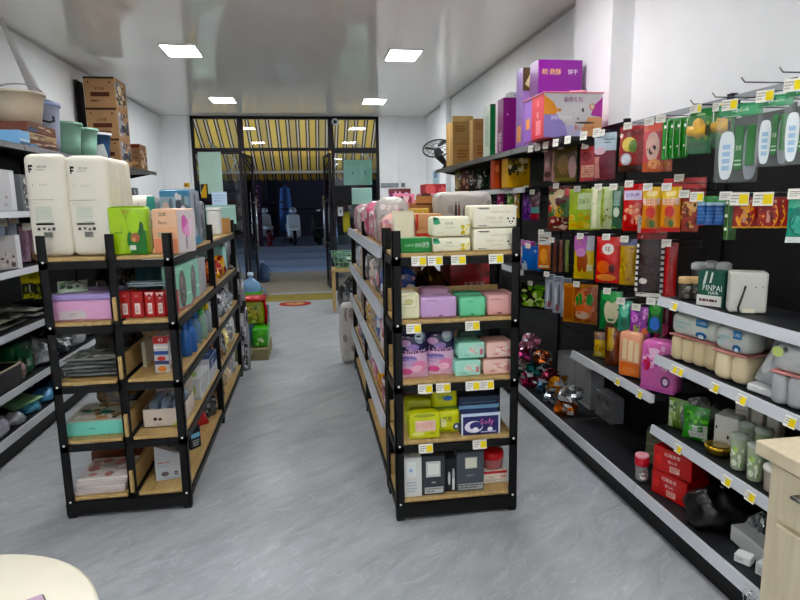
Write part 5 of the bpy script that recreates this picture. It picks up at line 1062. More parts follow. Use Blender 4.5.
# shelf C
GRN = [('s', .05, .1, .95, .95, 7, [0x6A8A3A, 0x3A5A2A, 0x9AB06A, 0xC9D0A0]), ('r', .05, .04, .3, .9, 0xB9C0A6)]
p, w, h = fit(666, 400, 686, 429, X=1.72, rz=-58, zs=ZC); bag('tea_bag', 'olive green leaf pack at the end of the lower long shelf', 'pack', p, w, h, .05, 0x5A7A2E, GRN, -58)
p, w, h = fit(680, 408, 706, 441, X=1.71, rz=-58, zs=ZC); bag('tea_bag', 'bright green pack with large white label', 'pack', p, w, h, .06, 0x2E8A22, [('s', .0, .3, 1, .95, 6, [0x4AA83A, 0x1E6A1A, 0x6EC04A]), ('r', .34, .02, .98, .5, 0xC9CFC6), ('l', .42, .12, .9, .42, 4, 0x8a9290)], -58)
p, w, h = fit(686, 397, 712, 432, X=1.82, rz=-58, zs=ZC); crumple('clear_bag', 'clear crumpled bag behind the bright green pack', 'bag', p, .2, .16, h*.9, [0x6A7068, 0x8A9088, 0x4a5048, 0xa9aea6], 'tint', 4, .35, n=(16, 10))
p = onx(713, 451, 1.72); t = thing('tea_tin', 'round gold rimmed tin lying on the lower long shelf', 'tin', (1.75, p.y, ZC))
mb = MB(); mb.lathe([(.055, 0), (.058, .003), (.058, .022), (.055, .025)], 0x6A5A2A, 'foil', 24); mb.build('tin_base', t)
mb = MB(); mb.lathe([(.06, .022), (.061, .026), (.061, .034), (.052, .038), (.05, .035)], 0xC9A24A, 'foil', 24); mb.pr(lambda u, v, o: ((u-.5)*.09, (v-.5)*.09, .0365+o), [('e', .5, .5, .45, .45, 0xD9C08A), ('s', .2, .2, .8, .8, 4, [0xA98A3A, 0xE6D6A6])], 'foil'); mb.build('tin_lid', t)
p, w, h = fit(714, 417, 738, 441, X=1.78, rz=-58, zs=ZC); carton('white_box', 'white carton with small dark dots behind the gold tin', 'box', p, w, .12, h, 0xC3C3BB, {'F': [('e', .1, .65, .04, .05, 0x333333), ('e', .6, .42, .05, .06, 0x333333), ('l', .1, .1, .6, .3, 2, 0xA0A09a)]}, -58)
for k, (x0, y0, x1, y1, X) in enumerate(((734, 402, 748, 438, 1.86), (750, 408, 763, 437, 1.87), (766, 411, 779, 440, 1.88))):
    p, w, h = fit(x0, y0, x1, y1, X=X, rz=-58, zs=ZC); w = min(w, .11)
    t = thing('paper_cup_pack', ['tall white carton with red band beside the dotted carton', 'white carton with thin red line standing at the back', 'white carton with red square at the shelf back'][k], 'carton', place(p, -58, .045), -58)
    mb = MB(); mb.box((-w/2, -.045, 0), (w/2, .045, h), 0xCFCCC2, 'paper', .006); mb.pr(boxS(w, .09, h), [[('r', 0, .42, 1, .52, 0xB52A3A), ('l', .2, .6, .8, .85, 3, 0xA9A69a)], [('r', .9, .1, .94, .9, 0xC04A4A), ('l', .2, .4, .7, .7, 3, 0xB5B2a8)], [('r', .4, .1, .9, .36, 0xB55A4A)]][k], 'paper', w/h); mb.build('carton_body', t)
    mb = MB(); mb.box((-w*.3, -.02, h), (w*.3, .02, h+.012), 0xBDB9AE, 'paper', .004); mb.build('carton_top', t)
for k, (x0, y0, x1, y1, X, c) in enumerate(((727, 436, 745, 463, 1.69, 0xC3CFB4), (744, 445, 762, 470, 1.685, 0xBFCDB0), (736, 424, 752, 446, 1.78, 0xB9C6B0), (752, 430, 770, 448, 1.80, 0xAFBF9E))):
    p, w, h = fit(x0, y0, x1, y1, X=X, rz=-58, zs=ZC); w = min(w, .1); 
    t = thing('deodoriser_cup', ['pale green cup pack nearest the gold tin', 'pale green cup pack beside the frosted jar', 'grey-green cup pack behind the pale green pair', 'sage cup pack under the white cartons'][k], 'cup pack', place(p, -58, w*.5), -58)
    mb = MB(); mb.lathe([(w*.38, 0), (w*.42, .006), (w*.5, h*.86), (w*.5, h*.9)], c, 'tint', 18); mb.pr(lambda u, v, o: ((w*.40+.1*w*v)*1.02*sin((u-.5)*2.2), -(w*.40+.1*w*v)*1.02*cos((u-.5)*2.2)-o, v*h*.85), [('s', .05, .1, .95, .8, 5, [0x8AB04A, 0xA9C67A, 0x6A9A3A, 0xD6DDC9])], 'paper', 1, curved=True); mb.build('cup', t)
    mb = MB(); mb.lathe([(w*.53, h*.88), (w*.54, h*.92), (w*.5, h*.98), (w*.2, h)], 0xC9D2C6, 'tint', 18); mb.build('cup_lid', t)
p, w, h = fit(759, 456, 777, 478, X=1.68, rz=-58, zs=ZC)
t = thing('frosted_jar', 'frosted jar with brown contents beside the wooden counter', 'jar', (1.72, p.y, ZC))
mb = MB(); mb.lathe([(.035, 0), (.04, .006), (.043, .08), (.043, .085)], 0xC9BEB4, 'tint', 18); mb.build('jar_body', t)
mb = MB(); mb.lathe([(.033, .006), (.036, .05)], 0x8A6A5A, 'matte', 14); mb.build('contents', t)
mb = MB(); mb.lathe([(.046, .084), (.047, .09), (.045, .1), (.02, .104)], 0xD0CCC6, 'plastic', 18); mb.build('jar_lid', t)
# base shelf
p = onx(643, 472, 1.63)
t = thing('drink_bottle', 'clear tumbler with red and pink lid beside the red boxes', 'bottle', (1.64, p.y+.03, Z0))
mb = MB(); mb.lathe([(.028, 0), (.031, .004), (.033, .075), (.033, .08)], 0xA9A4A8, 'tint', 18); mb.pr(lambda u, v, o: (.0335*sin((u-.5)*2.2), -.0335*cos((u-.5)*2.2)-o, v*.075), [('s', .05, .1, .95, .8, 5, [0xD98A94, 0xE6E0E0, 0x7a5a5e])], 'gloss', 1, curved=True); mb.build('cup', t)
mb = MB(); mb.lathe([(.034, .078), (.036, .085), (.036, .12), (.034, .124)], 0xC02038, 'plastic', 18); mb.build('collar', t)
mb = MB(); mb.lathe([(.035, .123), (.035, .132), (.03, .137), (.01, .138)], 0xE3A0AE, 'plastic', 18); mb.build('lid', t)
RB_ = [('r', .02, .02, .98, .98, 0xB0121A), ('t', .5, .78, .16, '红糖姜茶', 0xF0D6D2, .6), ('t', .52, .52, .13, '暖心礼', 0xF0D6D2, .5), ('r', .45, .12, .7, .36, 0xE6B4A8), ('l', .47, .15, .68, .33, 3, 0x8A1218), ('e', .15, .5, .08, .2, 0xC9302E)]
p0_, w, h = fit(646, 470, 674, 497, X=1.65, rz=-72, zs=Z0); p0_.y -= .07
carton('gift_carton', 'red gift carton on the base shelf, lower of two', 'box', p0_, .2, .16, .12, 0x9E1018, {'F': RB_, 'R': [('r', .1, .1, .5, .5, 0xC9A23A), ('t', .5, .7, .16, '礼', 0xF0D6D2)], 'L': [('t', .5, .5, .2, '糖', 0xF0D6D2)]}, -72, 'gloss')
p1_ = p0_.copy(); p1_.z = Z0+.122; p1_.x += .01; p1_.y -= .0
carton('gift_carton', 'red gift carton on the base shelf, upper of two', 'box', p1_, .2, .16, .12, 0x9E1018, {'F': RB_, 'R': [('t', .5, .7, .16, '礼', 0xF0D6D2)], 'L': [('t', .5, .5, .2, '糖', 0xF0D6D2)], 'T': [('e', .5, .5, .2, .2, 0xC02028)]}, -66, 'gloss')
p, w, h = fit(646, 424, 666, 455, X=1.80, rz=-50, zs=Z0); carton('olive_pack', 'olive striped pack leaning at the bay post behind the red cartons', 'pack', p, .1, .08, h*.8, 0x5A5A46, {'F': [('r', 0, .3, 1, .36, 0x7A7A62), ('r', 0, .6, 1, .64, 0x7A7A62), ('r', .3, .8, .7, .92, 0x3a3a30)]}, -40)
p = onz(690, 505, Z0)
crumple('black_bag', 'shiny black plastic bag crumpled on the base shelf', 'bag', (1.74, p.y-.16, Z0), .27, .24, .17, [0x050506], 'gloss', 3, .28, 15, n=(30, 16))
p = onz(727, 520, Z0)
crumple('clear_bag', 'clear plastic bag over white rods beside the black bag', 'bag', (1.82, p.y-.17, Z0), .12, .1, .12, [0x7A7E80, 0x9a9ea0, 0x5a5e60, 0xc9cdd0], 'tint', 9, .4, 10, n=(20, 12))
t = thing('foil_roll_box', 'white long box with green end lying by the clear bag', 'box', (1.74, p.y-.27, Z0), 88)
mb = MB(); mb.box((-.13, -.04, 0), (.13, .04, .07), 0xB9BCBA, 'paper', .003); mb.build('box_body', t)
mb = MB(); mb.box((-.175, -.041, 0), (-.13, .041, .071), 0x4E8A2E, 'paper', .003); mb.build('green_end', t)
carton('white_carton', 'flat white carton on the base shelf near the counter', 'box', Vector((1.66, 1.78, Z0)), .13, .08, .05, 0xC6C8C8, {'F': [('l', .1, .2, .7, .7, 2, 0xA4a6a8)]}, -70)
carton('white_carton', 'small white carton at the base shelf edge', 'box', Vector((1.63, 1.9, Z0)), .06, .05, .035, 0xDADCDC, {'F': [('l', .2, .3, .8, .7, 1, 0xA4a6a8)]}, -58)
crumple('clear_bag', 'clear bag of grey pieces on the base shelf beside cartons', 'bag', (1.86, 1.88, Z0), .16, .2, .1, [0x5A5E60, 0x8a8e90, 0x3a3e40, 0xb9bdc0], 'tint', 21, .4, n=(20, 12))
t = thing('wire_clips', 'bent white wire clips hanging at the base rail by the counter', 'wire', (1.56, 1.735, .1))
for k in range(2):
    mb = MB(); mb.tube([(0, .03*k, .06), (-.01, .03*k, .02), (-.012, .03*k+.012, .0), (-.01, .03*k+.022, .03), (0, .03*k+.022, .062)], .003, 0xC9CCD0, 'chrome', 6, False); mb.build('clip', t)
# far base shelf: heap of foil snack packs and grey carton
rnd = random.Random(5)
HC_ = [(0xC0662A, 'orange'), (0x9AA6B0, 'silver'), (0x3A5A6A, 'slate blue'), (0xB02A5A, 'raspberry'), (0xC98A2A, 'amber'), (0x6A2A3A, 'maroon'), (0x2A6A6A, 'teal'), (0xB9B4AC, 'pale grey'), (0x8A4A2A, 'rust'), (0xA03A6A, 'rose'), (0xD9DDE0, 'bright silver'), (0x3A7A4A, 'green'), (0xC98AA0, 'pink'), (0x7A5A3A, 'brown')]
sp = [(3.62, .0), (3.83, .0), (4.04, .0), (4.25, .0), (3.78, .1), (3.98, .1), (4.19, .1), (4.39, .08), (4.14, .2), (4.36, .19), (3.6, .1), (4.46, .0), (4.28, .3), (4.66, .0)]
for k, ((c, nm), (yy, dz)) in enumerate(zip(HC_, sp)):
    crumple('snack_pack', nm+' foil snack pack in the heap on the far base shelf', 'snack pack', (1.66+.025*(k % 3), yy, Z0+dz), .15, .15, .1, [c, c, 0xC9CDD0, tuple(x_*.6 for x_ in lin(c))], 'foil', 30+k, .5, rnd.uniform(0, 180), n=(12, 8))
p = Vector((1.895, 3.63, Z0)); carton('grey_carton', 'plain light grey carton standing against the back of the base shelf', 'carton', p, .1, .55, .29, 0x9A9C9E, {'L': [('r', .02, .02, .98, .1, 0xC0C2C4), ('r', .55, .1, .57, .98, 0x77797b)]}, 0, 'paper')
carton('grey_carton', 'low grey card box beside the tall light grey carton', 'carton', Vector((1.9, 3.36, Z0)), .09, .22, .17, 0x6E7073, {'L': [('s', .1, .1, .9, .9, 4, [0x55575a, 0x85878a])]}, 0, 'paper')
# more goods glimpsed in the far bays between the end-cap post and the wall
for k, (y, z, c, nm) in enumerate(((4.6, 1.056, 0x7A1E6A, 'purple'), (4.85, 1.056, 0xA98AB0, 'lilac'), (5.1, 1.056, 0x2A6A8A, 'blue'), (5.6, 1.206, 0xA83A3A, 'red'), (5.9, 1.206, 0xC9A23A, 'gold'), (5.7, .706, 0x3A7A4A, 'green'), (6.0, .706, 0xB9B0A4, 'beige'), (6.6, 1.206, 0x6A4A8A, 'violet'), (6.9, .706, 0xC0705A, 'coral'))):
    bag('snack_bag', nm+' snack bag standing on a lower shelf in the far bays', 'snack bag', (1.72, y, z), .16, .22, .07, c, [('s', .05, .1, .95, .75, 6, [c, 0xE6DCC9, 0x5a4a4a]), ('t', .5, .86, .1, '好味', 0xF0EDE6, .6)], -70)

# ================================================================== left rack goods
YL = 3.085
# tall white packs on the top board
WP = [('p', [(.14+q*1.0, .82+(z-.82)*.75) for q, z in ((0, .82), (0, .92), (.1, .92), (.1, .89), (.035, .89), (.035, .875), (.08, .875), (.08, .85), (.035, .85), (.03, .82))], 0x1B1B1B), ('t', .46, .875, .026, '妍之妃', 0x3A3A3A, .3), ('l', .31, .84, .62, .85, 1, 0x777770),
      ('t', .2, .7, .03, '1', 0x9C9A90), ('t', .42, .7, .024, '云柔', 0xC0BDB0, .2), ('l', .5, .69, .62, .71, 1, 0xC6C2B4), ('r', .06, .555, .68, .565, 0xC4BFB0), ('l', .12, .515, .4, .535, 1, 0xC9C5B8), ('r', .18, .34, .6, .5, 0xD8DACC), ('l', .2, .36, .58, .49, 6, 0xC3C8B8), ('r', .18, .315, .62, .332, 0x1E1E1E),
      ('t', .24, .275, .03, '●', 0x2b2b2b), ('t', .37, .275, .03, '▼', 0x3b3b3b), ('t', .49, .275, .03, '▲', 0x3b3b3b), ('t', .6, .275, .03, '■', 0x3b3b3b), ('r', .35, .19, .56, .245, 0x8D8D82), ('l', .36, .2, .55, .24, 3, 0x3b3b3b)]
p1, w1, h1 = fit(27, 155, 73, 256, Y=3.11, zs=L5); p2, w2, h2 = fit(66, 158, 108, 254, Y=3.11, zs=L5)
def wpack(label, cx, y, w, h, first=None, grp=None):
    p = Vector((cx, y, L5+.001))
    return softpack('tall_white_pack', label, 'paper pack', p, w, .066, h, 0xE4DFD2, {'F': WP}, 0, 'softpack', .05, .003, grp)
XA, XB = ony(48, 200, 3.15).x, ony(88, 200, 3.15).x
wpack('tall white paper pack with black F logo at the rack corner post', XA-.004, 3.15, .19, .50)
wpack('tall white paper pack with black F logo beside the green pack', XB, 3.15, .19, .49)
G_ = 'tall white packs behind the front two'
o = None
for k in range(4):
    q = softpack('tall_white_pack', 'tall white paper pack, first in the file behind the pack beside the green pack', 'paper pack', Vector((XB, 3.232, L5+.001)), .19, .066, .49, 0xE1DCCF, {'F': WP}, 0, 'softpack', .05, .003, G_) if k == 0 else dup(o, (XB+.003*k, 3.27+.082*k, L5+.001), 0, label='tall white paper pack, '+('', 'second', 'third', 'last')[k]+' in the file behind the pack beside the green pack')
    if k == 0: o = q
for k in range(2): dup(o, (XA-.006, 3.27+.082*k, L5+.001), 0, label='tall white paper pack, '+('first', 'second')[k]+' in the file behind the corner post pack')
softpack('paper_pack', 'cream soft pack with teal corner behind the green pack', 'paper pack', ony(138, 230, 3.75)*Vector((1, 1, 0)).to_3d() if False else Vector((ony(138, 230, 3.72).x, 3.72, L5)), .22, .16, .30, 0xDDD8CB, {'F': [('s', .1, .2, .6, .9, 4, [0xC9C4B6, 0xE6E2D8]), ('p', [(.75, .7), (1, .75), (1, 1), (.8, 1)], 0x3A8A80), ('r', .62, .1, .8, .8, 0xC6CDD2)]}, 0, 'softpack', .04, .01)
softpack('paper_pack', 'grey white soft pack standing beyond the cream teal-cornered pack', 'paper pack', Vector((ony(150, 230, 4.0).x, 3.98, L5)), .2, .14, .26, 0xC9C7C2, {'F': [('r', .5, 0, .8, 1, 0xB5B3B0), ('s', .1, .1, .5, .9, 4, [0xB9B6B0, 0xdad8d4])]}, 0, 'softpack', .03, .01)
# green pack
p, w, h = fit(109, 207, 147, 253, Y=3.15, zs=L5)
softpack('green_pack', 'lime green paper pack with dark green swirl and brown bird', 'paper pack', p, w, .1, h, 0x9CC41E, {'F': [('p', [(.35, .98), (.6, .6), (.52, .02), (.98, .02), (.98, .5), (.66, .55)], 0x1E7A22), ('e', .72, .3, .26, .28, 0x1C6A26), ('p', [(.02, .98), (.34, .98), (.5, .55), (.38, .02), (.1, .02)], 0xA9CC22), ('e', .66, .68, .16, .26, 0xA6CE24), ('e', .68, .36, .12, .1, 0x9A5A3A), ('e', .64, .32, .06, .05, 0xC9885A), ('e', .86, .55, .06, .14, 0x16521E), ('r', .52, .1, .68, .2, 0xE0E6DC), ('t', .48, .9, .07, '植护', 0xB57A2A, .2), ('l', .14, .44, .42, .48, 1, 0x3A8A2A)], 'T': [('r', .05, .05, .95, .95, 0xC3DC5A)]}, 0, 'gloss', .015, .004)
# small dark can
p, w, h = fit(146.5, 229, 154, 251, Y=3.2, zs=L5)
t = thing('drink_can', 'small dark can with red lid between the green and peach packs', 'can', (p.x, 3.34, L5))
mb = MB(); mb.lathe([(.018, 0), (.02, .004), (.02, h*.82), (.016, h*.86)], 0x3A1A16, 'gloss', 16); mb.pr(lambda u, v, o: (.0203*sin((u-.5)*2.2), -.0203*cos((u-.5)*2.2)-o, v*h*.8), [('t', .5, .5, .5, 'S', 0xD9CFC6, .5), ('l', .2, .1, .8, .3, 2, 0xB5A99a)], 'gloss', .5, curved=True); mb.build('can_body', t)
mb = MB(); mb.lathe([(.02, h*.84), (.021, h*.87), (.021, h*.97), (.012, h)], 0xB0202A, 'plastic', 16); mb.build('can_lid', t)
# peach pack
p, w, h = fit(153, 209, 176.5, 252, Y=3.15, zs=L5); p.x += .0; 
softpack('peach_pack', 'peach coloured paper pack with pink lotus on its side', 'paper pack', p, w+.02, .19, h, 0xE9BFA0, {'F': [('r', .02, .02, .98, .34, 0xE89A78), ('r', .02, .34, .98, .6, 0xE8B490), ('t', .45, .88, .09, '洁柔', 0x5A3A2E, .5), ('t', .45, .7, .08, 'Face', 0x8A5A46, .6), ('l', .2, .36, .75, .48, 3, 0x8AA094)], 'R': [('r', .02, .02, .98, .98, 0xD9D2D0), ('e', .42, .6, .22, .2, 0xD98AC0), ('e', .5, .5, .16, .16, 0xE3A6D0), ('e', .36, .72, .14, .14, 0xC96AAE), ('e', .44, .24, .05, .18, 0x8A8A94), ('e', .7, .6, .12, .2, 0xEAD6E2)]}, -16, 'gloss', .01, .002)
# blue pictured pack
p = Vector((-.785, 3.66, L5))
softpack('picture_pack', 'large blue and grey pack with dark figure picture', 'pack', p, .17, .3, .335, 0x5E8FAE, {'F': [('r', .02, .02, .98, .98, 0x8FA9BA), ('s', .3, .05, .98, .95, 9, [0x5a6a78, 0xC9CFD6, 0x2E3A48, 0x9AA6B2]), ('r', .02, .88, .98, .98, 0x3E7AA0), ('e', .2, .6, .14, .2, 0xC9B4AA)], 'R': [('r', .02, .02, .98, .98, 0xA9B4BE), ('e', .45, .6, .12, .3, 0x2E3644), ('e', .45, .86, .1, .08, 0x3a4250), ('e', .7, .4, .16, .34, 0x6a7480), ('e', .25, .4, .12, .3, 0xD0D4DA), ('r', .02, .02, .98, .16, 0x3E8AB0), ('r', .8, .1, .98, .9, 0x8A929c)], 'T': [('r', .05, .05, .95, .95, 0x3E8AB4)]}, 0, 'gloss', .012, .003)
softpack('picture_pack', 'brown mottled bag leaning behind the blue and grey pack', 'pack', Vector((-.945, 3.6, L5)), .1, .1, .19, 0x9A8478, {'F': [('s', .05, .1, .95, .95, 8, [0x3A2A26, 0xC9B4A6, 0x6a4a40])]}, 0, 'bagfilm', .03, .01)
softpack('picture_pack', 'grey striped pack beyond the blue and grey pack', 'pack', Vector((-.79, 4.0, L5)), .16, .2, .27, 0x9AA2A8, {'R': [('s', .05, .05, .95, .95, 8, [0x6a7278, 0xC0C6CA, 0x454c52])], 'F': [('s', .05, .05, .95, .95, 6, [0x6a7278, 0xC0C6CA])]}, 0, 'gloss', .02, .005)
# far end of the top board
t = thing('white_canister', 'white canister with grey panel at the far end of the left rack', 'canister', (-.78, 5.05, L5))
mb = MB(); mb.soft(.1, .1, .2, .02, 0xD0D2D0, 'plastic', .002); mb.pr(boxS(.1, .1, .2), [('r', .2, .2, .8, .7, 0x9A9E9E)], 'plastic'); mb.build('body', t)
mb = MB(); mb.box((-.055, -.055, .2), (.055, .055, .225), 0xE0E2E2, 'plastic', .006); mb.build('lid', t)
carton('kraft_carton', 'small tan carton beside the white canister on the left rack', 'carton', Vector((-.755, 5.28, L5)), .1, .16, .13, 0xB58A5E, {'R': [('r', .4, 0, .6, 1, 0xC9A072)]}, 0, 'carton')
carton('mint_carton', 'pale mint carton on the far bay, second board of the left rack', 'carton', Vector((-.84, 5.1, L4)), .2, .22, .22, 0x8FBEB4, {'R': [('r', .1, .1, .9, .9, 0x9FCCC2)]}, 0, 'paper')
# second board, right column: teal boxes behind red boxes
for k, x in enumerate((140, 149.6, 159.2, 168.8)):
    p, w, h = fit(x-4.6, 262, x+4.6, 296, Y=3.42, zs=L4); h = min(h, .255); carton('teal_box', 'dark teal box with pale characters behind the red boxes, '+('next to the middle post', 'second from the middle post', 'third from the middle post', 'next to the corner post')[k], 'box', p, w, .16, h, 0x1F4A4C, {'F': [('t', .5, .32, .12, '茶', 0x9CC9C0), ('t', .5, .14, .12, '语', 0x9CC9C0), ('r', .94, 0, 1, 1, 0x16383A)]}, 0, 'paper', group='teal boxes on the second board')
for k, (a, b) in enumerate(((119, 131), (131.5, 143.5), (145, 155), (155.5, 165.5), (166, 176))):
    p, w, h = fit(a, 292, b, 322, Y=3.15, zs=L4); carton('red_box', ['red box with white label at the middle post', 'red box with white label touching its neighbour at the post', 'red box with patterned top and white label', 'red box with patterned top next to the slim one', 'slim red box at the corner post'][k], 'box', p, w, .09, h, 0xA8121E, {'F': ([('p', [(.05, .98), (.5, .7), (.95, .98)], 0xE6D2CC), ('e', .5, .85, .2, .08, 0x8A0E18)] if k > 1 else [('t', .5, .84, .1, '10', 0xE6C9C4, .6), ('r', .9, 0, 1, 1, 0x860E16)]) + [('r', .28, .14, .72, .56, 0xDDD3CC), ('t', .5, .42, .12, '红', 0xA8121E, .4), ('t', .5, .26, .12, '枣', 0xA8121E, .4)]}, 0, 'gloss')
p, w, h = fit(113, 298, 118, 322, Y=3.2, zs=L4); carton('white_box', 'narrow white box wedged beside the red boxes', 'box', p, w*.5, .1, h*.8, 0xD9D0CC, {'F': [('l', .2, .2, .8, .8, 4, 0xC0989a)]}, 0)
t = thing('clear_tray', 'clear shallow tray lying on the red boxes', 'tray', (ony(150, 300, 3.2).x, 3.22, L4+.155))
mb = MB(); mb.box((-.1, -.04, 0), (.1, .04, .012), 0xA9BCC0, 'tint', .004); mb.build('tray_base', t)
mb = MB(); mb.tube([(-.1, -.04, .02), (.1, -.04, .02), (.1, .04, .02), (-.1, .04, .02)], .004, 0xB9CCD0, 'tint', 6, True); mb.build('tray_rim', t)
# second board, aisle side: mint packs with oval windows
for k, (y, c) in enumerate(((3.37, 0x8CC9B2), (3.67, 0x84C2AC))):
    mb = MB(); w, h = .27, .25
    mb.box((-w/2, -.03, 0), (w/2, .03, h), c, 'gloss', .004)
    mb.pr(boxS(w, .06, h), [('r', .02, .02, .98, .98, c), ('e', .48, .45, .2, .42, 0x2E3A3A), ('e', .48, .45, .17, .37, 0x6a5f62), ('s', .36, .2, .6, .7, 6, [0x9A8A8C, 0x4a4448, 0xB5A9aa]), ('r', .7, .3, .95, .34, 0xDCEDE6), ('l', .06, .82, .5, .94, 2, 0xCFE9E0), ('r', .02, .02, .98, .06, 0xC05A6A)], 'gloss', 1)
    tag(mb.build('stocking_pack', None, (-.742, y, L4), 90-[8, 4][k]), ['mint pack with dark oval window at the corner post', 'mint pack with dark oval window next to grey packs'][k], 'pack')
for k in range(3):
    softpack('grey_pack', 'light grey slim pack with dark print, '+('first', 'second', 'third')[k]+' beyond the mint packs', 'pack', Vector((-.76, 3.87+.09*k, L4)), .12, .06, .23, 0xA9A9AC, {'F': [('r', .3, .2, .7, .7, 0x6a6a70), ('e', .5, .8, .2, .08, 0xC9C9CE)], 'R': [('r', .3, .2, .7, .7, 0x6a6a70)]}, 30, 'gloss', .01, .002, 'light grey slim packs')
# third board, right column
p, w, h = fit(153, 337, 166, 376, Y=3.2, zs=L3)
carton('cereal_box', 'red white and blue striped box alone on the third board', 'box', Vector((p.x+.02, 3.16, L3)), .075, .2, .2, 0xC6C3C0, {'F': [('r', 0, .8, 1, 1, 0xB01820), ('t', .5, .9, .1, '43', 0xF0E6E0, .6), ('r', 0, .68, 1, .73, 0xE0DAD6), ('r', 0, .5, 1, .6, 0x2A4A8A), ('e', .5, .4, .3, .06, 0xB01820), ('r', 0, .24, 1, .34, 0x2A3A6A), ('e', .5, .12, .3, .08, 0xC9782A)], 'R': [('s', .05, .05, .95, .85, 12, [0x8A94A6, 0xC9C9CE, 0xA83A3A, 0xE6E3E0, 0x5a6478]), ('r', 0, .84, 1, 1, 0xA81820)]}, -4, 'gloss')
BL = [(.9, 0), (1, .03), (1, .55), (.9, .65), (.5, .75), (.4, .82)]
for k, (y, body, capc) in enumerate(((3.52, 0x2A5A9A, 0x1E4A8A), (3.62, 0x2A5A9A, 0x1E4A8A), (3.85, 0x6E94B4, 0x2A5AA0), (3.97, 0x8FB09A, 0x3A8A4A), (4.08, 0xA9B4BA, 0x7AA03A), (4.18, 0x9AA6AC, 0xC9B43A))):
    bottle('bottle', ['blue bottle on the third board by the striped box', 'blue bottle behind its twin on the third board', 'pale blue bottle with royal blue cap', 'green tinted bottle with green cap', 'clear grey bottle with lime cap', 'clear grey bottle with yellow cap'][k], 'bottle', (-.755+.012*(k % 2), y, L3), .034, .2, body, capc, BL, 'tint' if k > 1 else 'plastic')
for k, (y, c) in enumerate(((4.5, 0xC9682A), (4.75, 0xB0342A), (4.98, 0xD9A22A))):
    crumple('snack_pack', ['orange', 'red', 'golden'][k]+' toy bag on the second board of the far bay', 'bag', (-.79, y, L4), .16, .2, .15, [c, c, 0xE0B04A, 0x8A2A1A], 'bagfilm', 50+k, .4, n=(14, 9))
for k, (y, c) in enumerate(((4.5, 0xB5B9BE), (4.75, 0x3A3E46), (5.0, 0xC0C3C6), (5.25, 0x77818A))):
    crumple('wrapped_pack', ['pale grey', 'dark grey', 'silver white', 'steel grey'][k]+' wrapped goods on the third board of the far bay', 'pack', (-.79, y, L3), .17, .2, .15, [c, c, 0x8a9098, 0xD0D4D8], 'bagfilm', 60+k, .35, n=(16, 10))
t = thing('pot_lid', 'curved black handled pot lid on the second board of the far bay', 'lid', (-.8, 5.45, L4))
mb = MB(); mb.lathe([(.1, 0), (.105, .008), (.08, .035), (.02, .05)], 0x2A2A2E, 'gloss', 22); mb.build('dome', t)
mb = MB(); mb.tube([(-.03, 0, .045), (-.03, 0, .08), (.03, 0, .08), (.03, 0, .045)], .008, 0x111113, 'plastic', 8); mb.build('knob', t)
# fourth board: tray with bottles, long white boxes
p, w, h = fit(139, 405, 184, 433, Y=3.2, zs=L2)
t = thing('open_tray_box', 'open pinkish white tray box with black logo, holding pouches', 'tray box', (p.x+.01, 3.35, L2))
w, d, h = .21, .3, .1
mb = MB()
for a, b in (((-w/2, -d/2, 0), (w/2, d/2, .004)), ((-w/2, -d/2, 0), (w/2, -d/2+.004, h)), ((-w/2, d/2-.004, 0), (w/2, d/2, h+.09)), ((-w/2, -d/2, 0), (-w/2+.004, d/2, h)), ((w/2-.004, -d/2, 0), (w/2, d/2, h))): mb.box(a, b, 0xCFC3B9, 'paper')
mb.pr(boxS(w, d, h), [('e', .3, .45, .05, .1, 0x3A2A20), ('e', .42, .43, .05, .08, 0x3A2A20), ('p', [(.7, .02), (.98, .02), (.98, .5)], 0xB9C65A), ('l', .3, .1, .6, .2, 1, 0xA9998a)], 'paper', w/h); mb.build('tray', t)
for k in range(6):
    softpack('pouch', 'blue grey soft pouch lying in the open tray box', 'pouch', Vector((p.x-.05+.06*(k % 3), 3.24+.12*(k//3), L2+.055+.006*(k % 2))), .048, .095, .07, 0x76879A, {'F': [('r', .2, .3, .8, .6, 0xA9B8C6)]}, random.uniform(-3, 3), 'gloss', .022, .003, 'pouches in the tray box')
p = Vector((-.775, 3.62, L2)); carton('long_white_box', 'long white box with green ball picture on the fourth board', 'box', p, .13, .34, .13, 0xC9CBCD, {'R': [('r', .45, 0, .48, 1, 0x5a5e62), ('l', .1, .2, .4, .6, 3, 0x8a8e94), ('p', [(.6, .2), (.64, .2), (.8, .9), (.76, .9)], 0x4a4e54)], 'F': [('e', .5, .5, .3, .36, 0x8AA85A), ('r', 0, 0, 1, .12, 0xB0B2b4)], 'T': [('e', .5, .3, .2, .2, 0x8AA85A)]}, 0)
p = Vector((-.775, 3.98, L2)); carton('long_white_box', 'white box with navy top on the fourth board', 'box', p, .13, .3, .16, 0xC3C6CA, {'R': [('r', 0, .55, 1, 1, 0x1E3A6A), ('l', .2, .6, .6, .85, 2, 0xC9D2E0), ('r', .6, 0, .62, .55, 0x5a5e62)], 'T': [('r', .02, .02, .98, .98, 0x1C3868), ('l', .2, .3, .8, .6, 3, 0x8FA6C6)]}, 0)
for k, (y, c, c2) in enumerate(((4.5, 0x7A4A2A, 0xC08A4A), (4.72, 0x2A2A2E, 0x77777a), (4.95, 0xC9B070, 0xE6DCA0), (5.2, 0x8A8E94, 0xD6D8DA))):
    crumple('wrapped_pack', ['brown', 'black', 'straw yellow', 'grey'][k]+' wrapped goods on the fourth board of the far bay', 'pack', (-.79, y, L2), .17, .2, .17, [c, c, c2], 'bagfilm', 70+k, .35, n=(16, 10))
